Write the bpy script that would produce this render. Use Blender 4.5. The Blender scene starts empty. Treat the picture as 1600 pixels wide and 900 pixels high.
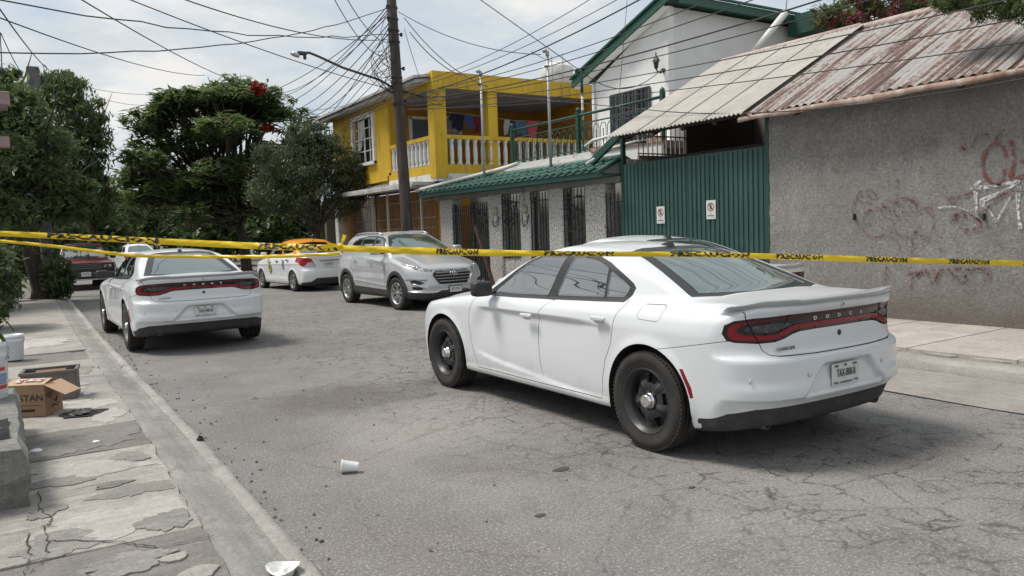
import bpy, bmesh, math, random
import numpy as np
from mathutils import Matrix, Vector
S = bpy.context.scene
COL = S.collection
rad = math.radians
# ---------------------------------------------------------------- camera
cam_d = bpy.data.cameras.new('camera'); cam = bpy.data.objects.new('camera', cam_d); COL.objects.link(cam)
cam_d.sensor_width = 36.0; cam_d.lens = 1222.41 / 1600 * 36.0
cam_d.clip_start = 0.05; cam_d.clip_end = 3000
_pitch, _roll, _yaw = rad(4.309), rad(-2.043), rad(-33.095)
_f = Vector((0, math.cos(_pitch), -math.sin(_pitch))); _u = Vector((0, math.sin(_pitch), math.cos(_pitch))); _r = Vector((1, 0, 0))
_r2 = math.cos(_roll)*_r + math.sin(_roll)*_u; _u2 = -math.sin(_roll)*_r + math.cos(_roll)*_u
_M = Matrix((_r2, _u2, -_f)).transposed().to_4x4()
cam.matrix_world = Matrix.Translation((0, 0, 1.6212)) @ Matrix.Rotation(_yaw, 4, 'Z') @ _M
S.camera = cam
# ---------------------------------------------------------------- light
SUN_AZ, SUN_EL = rad(-52), rad(60)      # azimuth clockwise from +Y, so the sun stands over the left side of the street
EXPO = 0.66
S.view_settings.view_transform = 'Standard'; S.view_settings.look = 'None'
S.view_settings.exposure = EXPO; S.view_settings.gamma = 1.0; S.view_settings.use_curve_mapping = False
sd = bpy.data.lights.new('sun', 'SUN'); sd.energy = 2.2; sd.angle = rad(18); sd.color = (1, .94, .86)
so = bpy.data.objects.new('sun', sd); COL.objects.link(so)
_dir = Vector((math.sin(SUN_AZ)*math.cos(SUN_EL), math.cos(SUN_AZ)*math.cos(SUN_EL), math.sin(SUN_EL)))
so.rotation_euler = _dir.to_track_quat('Z', 'Y').to_euler(); so.location = _dir*60
W = bpy.data.worlds.new('World'); S.world = W; W.use_nodes = True
def build_world():
    nt = W.node_tree; nt.nodes.clear(); N = nt.nodes.new; L = nt.links.new
    out = N('ShaderNodeOutputWorld'); bg = N('ShaderNodeBackground'); bg.inputs[1].default_value = 0.1
    sky = N('ShaderNodeTexSky'); sky.sky_type = 'NISHITA'; sky.sun_disc = False
    sky.sun_elevation = SUN_EL; sky.sun_rotation = SUN_AZ; sky.air_density = 1.0; sky.dust_density = 2.0; sky.ozone_density = 1.5
    tc = N('ShaderNodeTexCoord'); sep = N('ShaderNodeSeparateXYZ'); L(tc.outputs['Generated'], sep.inputs[0])
    # cloud layer: direction projected on a flat ceiling
    zc = N('ShaderNodeMath'); zc.operation = 'MAXIMUM'; zc.inputs[1].default_value = 0.0; L(sep.outputs[2], zc.inputs[0])
    za = N('ShaderNodeMath'); za.operation = 'ADD'; za.inputs[1].default_value = 0.22; L(zc.outputs[0], za.inputs[0])
    dv = N('ShaderNodeVectorMath'); dv.operation = 'DIVIDE'; cb = N('ShaderNodeCombineXYZ')
    for i in range(3): L(za.outputs[0], cb.inputs[i])
    L(tc.outputs['Generated'], dv.inputs[0]); L(cb.outputs[0], dv.inputs[1])
    mp = N('ShaderNodeMapping'); mp.inputs['Scale'].default_value = (1, 1.0, .0); mp.inputs['Location'].default_value = (3.1, 1.7, 0); L(dv.outputs[0], mp.inputs[0])
    n1 = N('ShaderNodeTexNoise'); n1.inputs['Scale'].default_value = 2.3; n1.inputs['Detail'].default_value = 7; n1.inputs['Roughness'].default_value = .55; n1.inputs['Distortion'].default_value = .6; L(mp.outputs[0], n1.inputs[0])
    r1 = N('ShaderNodeValToRGB'); r1.color_ramp.elements[0].position = .36; r1.color_ramp.elements[1].position = .52
    r1.color_ramp.elements[0].color = (.78, .78, .78, 1); r1.color_ramp.elements[1].color = (1, 1, 1, 1); L(n1.outputs[0], r1.inputs[0])
    n2 = N('ShaderNodeTexNoise'); n2.inputs['Scale'].default_value = 1.6; n2.inputs['Detail'].default_value = 9; n2.inputs['Roughness'].default_value = .6; L(mp.outputs[0], n2.inputs[0])
    r2 = N('ShaderNodeValToRGB'); e = r2.color_ramp.elements
    e[0].position = .40; e[0].color = (3.75, 4.25, 4.7, 1); e[1].position = .60; e[1].color = (5.7, 5.62, 5.5, 1)
    k = r2.color_ramp.elements.new(.52); k.color = (4.6, 4.85, 5.0, 1); L(n2.outputs[0], r2.inputs[0])
    mx = N('ShaderNodeMixRGB'); L(r1.outputs[0], mx.inputs[0]); L(sky.outputs[0], mx.inputs[1]); L(r2.outputs[0], mx.inputs[2])
    L(mx.outputs[0], bg.inputs[0]); L(bg.outputs[0], out.inputs[0])
build_world()
# ---------------------------------------------------------------- materials
MATS = {}
def mat(name, col=(.5, .5, .5), rough=.5, metal=0., coat=0., ior=1.5, var=None, bump=None, trans=0., emit=None, stretch=None, alpha=1., var2=None):
    """var / var2 = (scale, second colour, low, high[, detail]); bump = (scale, strength, distance)"""
    if name in MATS: return MATS[name]
    m = bpy.data.materials.new(name); m.use_nodes = True; nt = m.node_tree; N = nt.nodes.new; L = nt.links.new
    b = nt.nodes['Principled BSDF']; MATS[name] = m
    b.inputs['Base Color'].default_value = (*col, 1); b.inputs['Roughness'].default_value = rough; b.inputs['Metallic'].default_value = metal
    b.inputs['IOR'].default_value = ior; b.inputs['Coat Weight'].default_value = coat; b.inputs['Coat Roughness'].default_value = .04
    b.inputs['Transmission Weight'].default_value = trans; b.inputs['Alpha'].default_value = alpha
    m.diffuse_color = (*col, 1)
    vec = None
    if var or bump or var2:
        tc = N('ShaderNodeTexCoord'); mp = N('ShaderNodeMapping'); L(tc.outputs['Object'], mp.inputs[0]); vec = mp.outputs[0]
        if stretch: mp.inputs['Scale'].default_value = stretch
    src = None
    for v in (var, var2):
        if not v: continue
        n = N('ShaderNodeTexNoise'); n.inputs['Scale'].default_value = v[0]; n.inputs['Detail'].default_value = v[4] if len(v) > 4 else 6; n.inputs['Roughness'].default_value = .6; L(vec, n.inputs[0])
        mr = N('ShaderNodeMapRange'); mr.inputs[1].default_value = v[2]; mr.inputs[2].default_value = v[3]; L(n.outputs[0], mr.inputs[0])
        mx = N('ShaderNodeMixRGB'); L(mr.outputs[0], mx.inputs[0])
        if src: L(src, mx.inputs[1])
        else: mx.inputs[1].default_value = (*col, 1)
        mx.inputs[2].default_value = (*v[1], 1); src = mx.outputs[0]
    if src: L(src, b.inputs['Base Color'])
    if bump:
        n = N('ShaderNodeTexNoise'); n.inputs['Scale'].default_value = bump[0]; n.inputs['Detail'].default_value = 5; L(vec, n.inputs[0])
        bp = N('ShaderNodeBump'); bp.inputs['Strength'].default_value = bump[1]; bp.inputs['Distance'].default_value = bump[2] if len(bump) > 2 else .01; L(n.outputs[0], bp.inputs['Height']); L(bp.outputs[0], b.inputs['Normal'])
    if emit: b.inputs['Emission Color'].default_value = (*emit[:3], 1); b.inputs['Emission Strength'].default_value = emit[3]
    return m
# ---------------------------------------------------------------- object helpers
def link(o, parent=None):
    COL.objects.link(o)
    if parent is not None: o.parent = parent
    return o
def tag(o, label=None, cat=None, group=None, kind=None):
    if label: o['label'] = label
    if cat: o['category'] = cat
    if group: o['group'] = group
    if kind: o['kind'] = kind
    return o
def empty(name, loc=(0, 0, 0), rz=0., label=None, cat=None, group=None):
    o = bpy.data.objects.new(name, None); o.empty_display_size = .2; link(o); o.location = loc; o.rotation_euler = (0, 0, rz)
    return tag(o, label, cat, group)
def copy_tree(o, parent=None):
    c = o.copy(); link(c, parent)
    for ch in list(o.children): copy_tree(ch, c)
    return c
class MB:
    """collects shapes, builds ONE mesh object"""
    def __init__(s): s.v = []; s.f = []; s.m = []; s.sm = []
    def add(s, vs, fs, mi=0, smooth=False):
        b = len(s.v); s.v += [tuple(p) for p in vs]
        for f in fs: s.f.append([b+i for i in f]); s.m.append(mi); s.sm.append(smooth)
        return s
    def box(s, c, d, rz=0., mi=0, M=None, bev=0.):
        x, y, z = d[0]/2, d[1]/2, d[2]/2
        if bev > 0:
            b = min(bev, x*.9, y*.9, z*.9); vs = []; idx = {}
            for sx in (-1, 1):
                for sy in (-1, 1):
                    for sz in (-1, 1):
                        for a in range(3):
                            p = [sx*(x-b), sy*(y-b), sz*(z-b)]; p[a] = (sx*x, sy*y, sz*z)[a]; idx[(sx, sy, sz, a)] = len(vs); vs.append(p)
            fs = []
            for a in range(3):
                o = [k for k in range(3) if k != a]
                for sg in (-1, 1):
                    q = []
                    for t in ((-1, -1), (1, -1), (1, 1), (-1, 1)):
                        k = [0, 0, 0]; k[a] = sg; k[o[0]], k[o[1]] = t; q.append(idx[(*k, a)])
                    if (sg < 0) != (a == 1): q.reverse()
                    fs.append(q)
            for a in range(3):      # edge bevels
                o = [k for k in range(3) if k != a]
                for s0 in (-1, 1):
                    for s1 in (-1, 1):
                        k0 = [0]*3; k1 = [0]*3; k0[o[0]] = k1[o[0]] = s0; k0[o[1]] = k1[o[1]] = s1; k0[a] = -1; k1[a] = 1
                        fs.append([idx[(*k0, o[0])], idx[(*k1, o[0])], idx[(*k1, o[1])], idx[(*k0, o[1])]])
            for sx in (-1, 1):
                for sy in (-1, 1):
                    for sz in (-1, 1): fs.append([idx[(sx, sy, sz, a)] for a in range(3)])
        else:
            vs = [(sx*x, sy*y, sz*z) for sz in (-1, 1) for sx, sy in ((-1, -1), (1, -1), (1, 1), (-1, 1))]
            fs = [(3, 2, 1, 0), (4, 5, 6, 7), (0, 1, 5, 4), (1, 2, 6, 5), (2, 3, 7, 6), (3, 0, 4, 7)]
        R = M if M is not None else Matrix.Rotation(rz, 3, 'Z')
        vs = [R @ Vector(p) + Vector(c) for p in vs]
        return s.add(vs, fs, mi)
    def tube(s, pts, r, n=6, mi=0, cap=True, smooth=True):
        pts = [Vector(p) for p in pts]; rs = r if hasattr(r, '__len__') else [r]*len(pts); vs = []; fs = []; pu = None
        for i, p in enumerate(pts):
            t = (pts[min(i+1, len(pts)-1)]-pts[max(i-1, 0)]).normalized()
            if pu is None: pu = t.orthogonal().normalized()
            pu = (pu - t*pu.dot(t)); pu = pu.normalized() if pu.length > 1e-6 else t.orthogonal().normalized()
            w = t.cross(pu)
            for k in range(n):
                a = 2*math.pi*k/n; vs.append(p + (pu*math.cos(a)+w*math.sin(a))*rs[i])
        for i in range(len(pts)-1):
            for k in range(n):
                k2 = (k+1) % n; fs.append((i*n+k, i*n+k2, (i+1)*n+k2, (i+1)*n+k))
        s.add(vs, fs, mi, smooth)
        if cap: s.add([], [], mi); b = len(s.v)-len(vs); s.f += [[b+k for k in reversed(range(n))], [b+(len(pts)-1)*n+k for k in range(n)]]; s.m += [mi, mi]; s.sm += [False, False]
        return s
    def lathe(s, prof, c=(0, 0, 0), n=24, mi=0, smooth=True, M=None, cap=True):
        vs = []; fs = []; m = len(prof)
        for k in range(n):
            a = 2*math.pi*k/n
            for r, z in prof: vs.append(Vector((r*math.cos(a), r*math.sin(a), z)))
        for k in range(n):
            k2 = (k+1) % n
            for i in range(m-1): fs.append((k*m+i, k2*m+i, k2*m+i+1, k*m+i+1))
        if cap:
            if prof[0][0] > 1e-5: fs.append([k*m for k in reversed(range(n))])
            if prof[-1][0] > 1e-5: fs.append([k*m+m-1 for k in range(n)])
        R = M if M is not None else Matrix.Identity(3)
        return s.add([R @ p + Vector(c) for p in vs], fs, mi, smooth)
    def prism(s, poly, a, b, axis=1, mi=0):
        """poly: 2D outline; extruded from a to b along axis (0:x -> poly is (y,z); 1:y -> (x,z); 2:z -> (x,y))"""
        def P(q, t): return {0: (t, q[0], q[1]), 1: (q[0], t, q[1]), 2: (q[0], q[1], t)}[axis]
        n = len(poly); vs = [P(q, a) for q in poly]+[P(q, b) for q in poly]
        fs = [list(range(n))[::-1], list(range(n, 2*n))]+[(i, (i+1) % n, n+(i+1) % n, n+i) for i in range(n)]
        return s.add(vs, fs, mi)
    def grid(s, P, mi=0, smooth=True):
        P = np.asarray(P, float); a, b = P.shape[:2]
        return s.add([tuple(p) for p in P.reshape(-1, 3)], [(i*b+j, (i+1)*b+j, (i+1)*b+j+1, i*b+j+1) for i in range(a-1) for j in range(b-1)], mi, smooth)
    def mesh(s, name, mats, fix=False):
        me = bpy.data.meshes.new(name); me.from_pydata(s.v, [], s.f)
        for m in (mats if isinstance(mats, (list, tuple)) else [mats]): me.materials.append(m)
        me.polygons.foreach_set('material_index', s.m); me.polygons.foreach_set('use_smooth', s.sm)
        if fix:
            bm = bmesh.new(); bm.from_mesh(me); bmesh.ops.recalc_face_normals(bm, faces=bm.faces); bm.to_mesh(me); bm.free()
        me.update(); return me
    def build(s, name, mats, parent=None, loc=None, fix=True):
        o = bpy.data.objects.new(name, s.mesh(name, mats, fix)); link(o, parent)
        if loc is not None: o.location = loc
        return o
def inst(name, me, parent, loc=(0, 0, 0), rot=(0, 0, 0), sc=(1, 1, 1)):
    o = bpy.data.objects.new(name, me); link(o, parent); o.location = loc; o.rotation_euler = rot; o.scale = sc; return o
def text_obj(name, s, size, m, parent, M, extrude=.0008, sx=1., align='CENTER', bold=0.):
    cu = bpy.data.curves.new('lettering', 'FONT'); cu.body = s; cu.size = size; cu.extrude = extrude; cu.align_x = align; cu.align_y = 'CENTER'; cu.offset = bold; cu.resolution_u = 2
    t = bpy.data.objects.new('lettering', cu); COL.objects.link(t)
    dg = bpy.context.evaluated_depsgraph_get(); me = bpy.data.meshes.new_from_object(t.evaluated_get(dg))
    bpy.data.objects.remove(t); bpy.data.curves.remove(cu)
    me.transform(M @ Matrix.Diagonal((sx, 1, 1, 1))); me.materials.clear(); me.materials.append(m); me.name = name
    o = bpy.data.objects.new(name, me); link(o, parent); return o
def frame(origin, ex, ey):
    ex = Vector(ex).normalized(); ey = Vector(ey).normalized(); ez = ex.cross(ey)
    return Matrix.Translation(origin) @ Matrix((ex, ey, ez)).transposed().to_4x4()
# ---------------------------------------------------------------- implicit car bodies
def pchip(pts):
    p = np.array(sorted(pts), float); x, y = p[:, 0], p[:, 1]; h = np.diff(x); d = np.diff(y)/h; n = len(x); m = np.zeros(n)
    if n > 2:
        for i in range(1, n-1):
            if d[i-1]*d[i] > 0: w1 = 2*h[i]+h[i-1]; w2 = h[i]+2*h[i-1]; m[i] = (w1+w2)/(w1/d[i-1]+w2/d[i])
        m[0] = d[0]; m[-1] = d[-1]
    else: m[:] = d[0]
    xs = np.linspace(x[0], x[-1], 700); k = np.clip(np.searchsorted(x, xs, 'right')-1, 0, n-2); t = (xs-x[k])/h[k]
    ys = (2*t**3-3*t**2+1)*y[k]+(t**3-2*t**2+t)*h[k]*m[k]+(-2*t**3+3*t**2)*y[k+1]+(t**3-t**2)*h[k]*m[k+1]
    return lambda q: np.interp(q, xs, ys)
def smax(a, b, r):
    h = np.maximum(r-np.abs(a-b), 0)/r; return np.maximum(a, b)+h*h*r*.25
def smin(a, b, r): return -smax(-a, -b, r)
def sstep(a, b, x):
    t = np.clip((x-a)/(b-a), 0, 1); return t*t*(3-2*t)
def bump2(x, z, x0, z0, r, w): return np.exp(-((np.hypot(x-x0, z-z0)-r)/w)**2)

def surface_net(F, lo, hi, h):
    nx = int((hi[0]-lo[0])/h)+2; ny = int(hi[1]/h)+3; nz = int((hi[2]-lo[2])/h)+2
    xs = lo[0]+h*np.arange(nx); ys = -h/2+h*np.arange(ny); zs = lo[2]+h*np.arange(nz)
    X, Y, Z = np.meshgrid(xs, ys, zs, indexing='ij', sparse=True)
    D = np.broadcast_to(F(X, np.abs(Y), Z), (nx, ny, nz)).astype(np.float64); ins = D < 0
    cnt = np.zeros((nx-1, ny-1, nz-1), int)
    for a in (0, 1):
        for b in (0, 1):
            for c in (0, 1): cnt += ins[a:nx-1+a, b:ny-1+b, c:nz-1+c]
    act = (cnt > 0) & (cnt < 8); idx = -np.ones(act.shape, int); ci = np.argwhere(act); idx[act] = np.arange(len(ci))
    acc = np.zeros((len(ci), 3)); num = np.zeros(len(ci))
    i, j, k = ci.T
    for ax in range(3):
        o = [q for q in range(3) if q != ax]
        for a in (0, 1):
            for b in (0, 1):
                s = [i.copy(), j.copy(), k.copy()]; s[o[0]] += a; s[o[1]] += b; e = [q.copy() for q in s]; e[ax] += 1
                d0 = D[tuple(s)]; d1 = D[tuple(e)]; ok = (d0 < 0) != (d1 < 0); t = np.where(ok, d0/np.where(ok, d0-d1, 1), 0)
                P = np.stack([lo[0]+h*s[0], -h/2+h*s[1], lo[2]+h*s[2]], 1).astype(float); P[:, ax] += t*h
                acc[ok] += P[ok]; num[ok] += 1
    V = acc/num[:, None]
    V0 = V.copy()
    for it in range(4):
        f, g = grad(F, V); g2 = np.maximum((g*g).sum(1), .05); V = V-(.8*f/g2)[:, None]*g
        V = V0+np.clip(V-V0, -.75*h, .75*h)
    V[j == 0, 1] = 0.
    Q = []
    for ax in range(3):
        o = [(ax+1) % 3, (ax+2) % 3]
        s0 = [slice(None)]*3; s1 = [slice(None)]*3; s0[ax] = slice(0, -1); s1[ax] = slice(1, None)
        ch = ins[tuple(s0)] != ins[tuple(s1)]; c = np.argwhere(ch)
        keep = (c[:, o[0]] >= 1) & (c[:, o[1]] >= 1) & (c[:, o[0]] < D.shape[o[0]]-1) & (c[:, o[1]] < D.shape[o[1]]-1); c = c[keep]
        sgn = ins[tuple(c.T)]
        q = []
        for da, db in ((-1, -1), (0, -1), (0, 0), (-1, 0)):
            cc = c.copy(); cc[:, o[0]] += da; cc[:, o[1]] += db; q.append(idx[tuple(cc.T)])
        q = np.stack(q, 1); q[~sgn] = q[~sgn][:, ::-1]; Q.append(q[(q >= 0).all(1)])
    return V, np.concatenate(Q)
def grad(F, V):
    e = 2e-3; x, y, z = V.T; f = F(x, np.abs(y), z)
    g = np.stack([F(x+e, np.abs(y), z)-F(x-e, np.abs(y), z), F(x, np.abs(y+e), z)-F(x, np.abs(y-e), z), F(x, np.abs(y), z+e)-F(x, np.abs(y), z-e)], 1)/(2*e)
    return f, g

class Shell:
    """half body (y >= 0) as polygons that can be cut along outlines and tagged"""
    def __init__(s, F, lo, hi, h):
        s.F = F; V, Q = surface_net(F, lo, hi, h); s.V = [tuple(p) for p in V]; s.f = [list(q) for q in Q]; n = len(Q); cap = n*3
        s.mn = np.zeros((cap, 3)); s.mx = np.zeros((cap, 3)); s.ce = np.zeros((cap, 3)); s.nr = np.zeros((cap, 3)); s.tg = np.zeros(cap, object); s.n = n
        P = V[Q]; s.mn[:n] = P.min(1); s.mx[:n] = P.max(1); s.ce[:n] = P.mean(1)
        _, g = grad(F, s.ce[:n]); s.nr[:n] = g/np.linalg.norm(g, axis=1)[:, None]; s.tg[:n] = 'body'; s.cache = {}
    def upd(s, i):
        P = np.array([s.V[k] for k in s.f[i]]); s.mn[i] = P.min(0); s.mx[i] = P.max(0); s.ce[i] = P.mean(0)
    def split(s, i, ax, p, q, sid):
        a, b = ax; dx, dy = q[0]-p[0], q[1]-p[1]; L = math.hypot(dx, dy); f = s.f[i]; V = s.V
        sd = [((V[k][b]-p[1])*dx-(V[k][a]-p[0])*dy)/L for k in f]
        sd = [0. if abs(d) < 2e-5 else d for d in sd]
        if min(sd) >= 0 or max(sd) <= 0: return
        ts = [((V[k][a]-p[0])*dx+(V[k][b]-p[1])*dy)/L/L for k in f]
        A = []; B = []; tc = []
        n = len(f); new = []
        for m in range(n):
            k, k2 = f[m], f[(m+1) % n]; d, d2 = sd[m], sd[(m+1) % n]
            if d >= 0: A.append(k)
            if d <= 0: B.append(k)
            if d == 0: tc.append(ts[m])
            if d*d2 < 0:
                w = d/(d-d2); tc.append(ts[m]+(ts[(m+1) % n]-ts[m])*w); key = (min(k, k2), max(k, k2), sid)
                new.append((k, k2, w, key)); A.append(key); B.append(key)
        if not tc or max(tc) < -1e-6 or min(tc) > 1+1e-6: return
        for k, k2, w, key in new:
            if key not in s.cache:
                u, v = V[k], V[k2]; s.cache[key] = len(V); V.append(tuple(u[c]+(v[c]-u[c])*w for c in range(3)))
        A = [s.cache[k] if isinstance(k, tuple) else k for k in A]; B = [s.cache[k] if isinstance(k, tuple) else k for k in B]
        if len(A) < 3 or len(B) < 3: return
        s.f[i] = A; s.upd(i); j = s.n; s.n += 1; s.f.append(B); s.nr[j] = s.nr[i]; s.tg[j] = s.tg[i]; s.upd(j)
    SID = 0
    def cut(s, poly, tagname, ax=(0, 2), flt=None, over=('body',)):
        poly = [tuple(p) for p in poly]; n = len(poly); a, b = ax
        def ok():
            m = np.isin(s.tg[:s.n].astype(str), over) if over else np.ones(s.n, bool)
            if flt is not None: m &= flt(s.ce[:s.n], s.nr[:s.n])
            return m
        for i in range(n):
            p, q = poly[i], poly[(i+1) % n]
            if abs(p[0]-q[0])+abs(p[1]-q[1]) < 1e-7: continue
            Shell.SID += 1
            lo = (min(p[0], q[0])-1e-4, min(p[1], q[1])-1e-4); hi = (max(p[0], q[0])+1e-4, max(p[1], q[1])+1e-4)
            m = (s.mn[:s.n, a] < hi[0]) & (s.mx[:s.n, a] > lo[0]) & (s.mn[:s.n, b] < hi[1]) & (s.mx[:s.n, b] > lo[1])
            c = np.nonzero(m)[0]
            if len(c) == 0: continue
            mm = np.isin(s.tg[c].astype(str), over) if over else np.ones(len(c), bool)
            if flt is not None: mm &= flt(s.ce[c], s.nr[c])
            for k in c[mm]: s.split(k, ax, p, q, Shell.SID)
        P = np.array(poly); m = ok(); x = s.ce[:s.n, a]; y = s.ce[:s.n, b]
        m &= (x > P[:, 0].min()) & (x < P[:, 0].max()) & (y > P[:, 1].min()) & (y < P[:, 1].max())
        c = np.nonzero(m)[0]; ins = np.zeros(len(c), bool); X, Y = x[c], y[c]
        for i in range(n):
            (x0, y0), (x1, y1) = poly[i], poly[(i+1) % n]
            if y0 == y1: continue
            ins ^= ((y0 > Y) != (y1 > Y)) & (X < (x1-x0)*(Y-y0)/(y1-y0)+x0)
        s.tg[c[ins]] = tagname
    def seam(s, line, ax=(0, 2), w=.005, flt=None, over=('body',), tagname='seam'):
        P = [np.array(p, float) for p in line]; n = len(P); A = []; B = []
        for i in range(n):
            t = P[min(i+1, n-1)]-P[max(i-1, 0)]; t /= np.linalg.norm(t); nn = np.array([-t[1], t[0]])*w/2; A.append(P[i]+nn); B.append(P[i]-nn)
        for i in range(n-1): s.cut([A[i], A[i+1], B[i+1], B[i]], tagname, ax, flt, over)
    def retag(s, mask_fn, tagname, over=('body',)):
        m = np.isin(s.tg[:s.n].astype(str), over) & mask_fn(s.ce[:s.n], s.nr[:s.n]); c = np.nonzero(m)[0]; s.tg[c] = tagname
    def part(s, tags, offset=0., side=None, lip=True):
        """mesh data for the faces carrying these tags; side None = both halves, 1 = left, -1 = right"""
        idx = [i for i in range(s.n) if s.tg[i] in tags]
        used = sorted({k for i in idx for k in s.f[i]}); mp = {k: n for n, k in enumerate(used)}
        V = np.array([s.V[k] for k in used]); _, g = grad(s.F, V); g /= np.maximum(np.linalg.norm(g, axis=1), 1e-6)[:, None]
        Z = V[:, 1] < 1e-6; g[Z, 1] = 0; g /= np.maximum(np.linalg.norm(g, axis=1), 1e-6)[:, None]
        fs = [[mp[k] for k in s.f[i]] for i in idx]; VV = V-g*offset; lips = []
        if offset != 0 and lip:
            ed = {}
            for f in fs:
                for a, b in zip(f, f[1:]+f[:1]): ed[(a, b)] = 1
            base = len(VV); bmap = {}; ex = []; exn = []
            for (a, b) in ed:
                if (b, a) in ed or (Z[a] and Z[b]): continue
                for k in (a, b):
                    if k not in bmap: bmap[k] = base+len(ex); ex.append(V[k]); exn.append(g[k])
                lips.append([a, bmap[a], bmap[b], b])
            if ex: VV = np.concatenate([VV, np.array(ex)]); g = np.concatenate([g, np.array(exn)]); Z = np.concatenate([Z, VV[len(Z):, 1] < 1e-6])
        allf = fs+lips; sm = [True]*len(fs)+[False]*len(lips)
        if side == -1: return VV*[1, -1, 1], [f[::-1] for f in allf], g*[1, -1, 1], sm
        if side == 1: return VV, allf, g, sm
        n = len(VV); mir = np.arange(n)+n; mir[Z] = np.arange(n)[Z]
        return np.concatenate([VV, VV*[1, -1, 1]]), allf+[[int(mir[k]) for k in f[::-1]] for f in allf], np.concatenate([g, g*[1, -1, 1]]), sm*2
    def obj(s, name, tags, m, parent, offset=0., side=None, lip=True):
        tags = (tags,) if isinstance(tags, str) else tags
        if not np.isin(s.tg[:s.n].astype(str), tags).any(): print('EMPTY', name, tags); return None
        V, f, g, sm = s.part(tags, offset, side, lip)
        me = bpy.data.meshes.new(name); me.from_pydata(V.tolist(), [], f); me.materials.append(m)
        me.polygons.foreach_set('use_smooth', sm); me.update()
        if len(me.vertices) == len(g): me.normals_split_custom_set_from_vertices(g.tolist())
        o = bpy.data.objects.new(name, me); return link(o, parent)
def arch_poly(x0, z0, r, zb=.1, n=28, sq=1.0):
    return [(x0+r*math.cos(a)*sq, z0+r*math.sin(a)) for a in np.linspace(0, math.pi, n)]+[(x0-r*sq, zb), (x0+r*sq, zb)]
def arch_liner(x0, z0, r, y0, y1, m, parent, side):
    b = MB(); n = 16; P = []
    for a in np.linspace(-.35, math.pi+.35, n):
        P.append([(x0+(r+.012)*math.cos(a), side*y, z0+(r+.012)*math.sin(a)) for y in (y0, y1)])
    b.grid(P)
    b.add([(x0+(r+.012)*math.cos(a), side*y1, z0+(r+.012)*math.sin(a)) for a in np.linspace(-.35, math.pi+.35, n)], [list(range(n))])
    return b.build('wheel_well', m, parent, fix=False)
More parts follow.
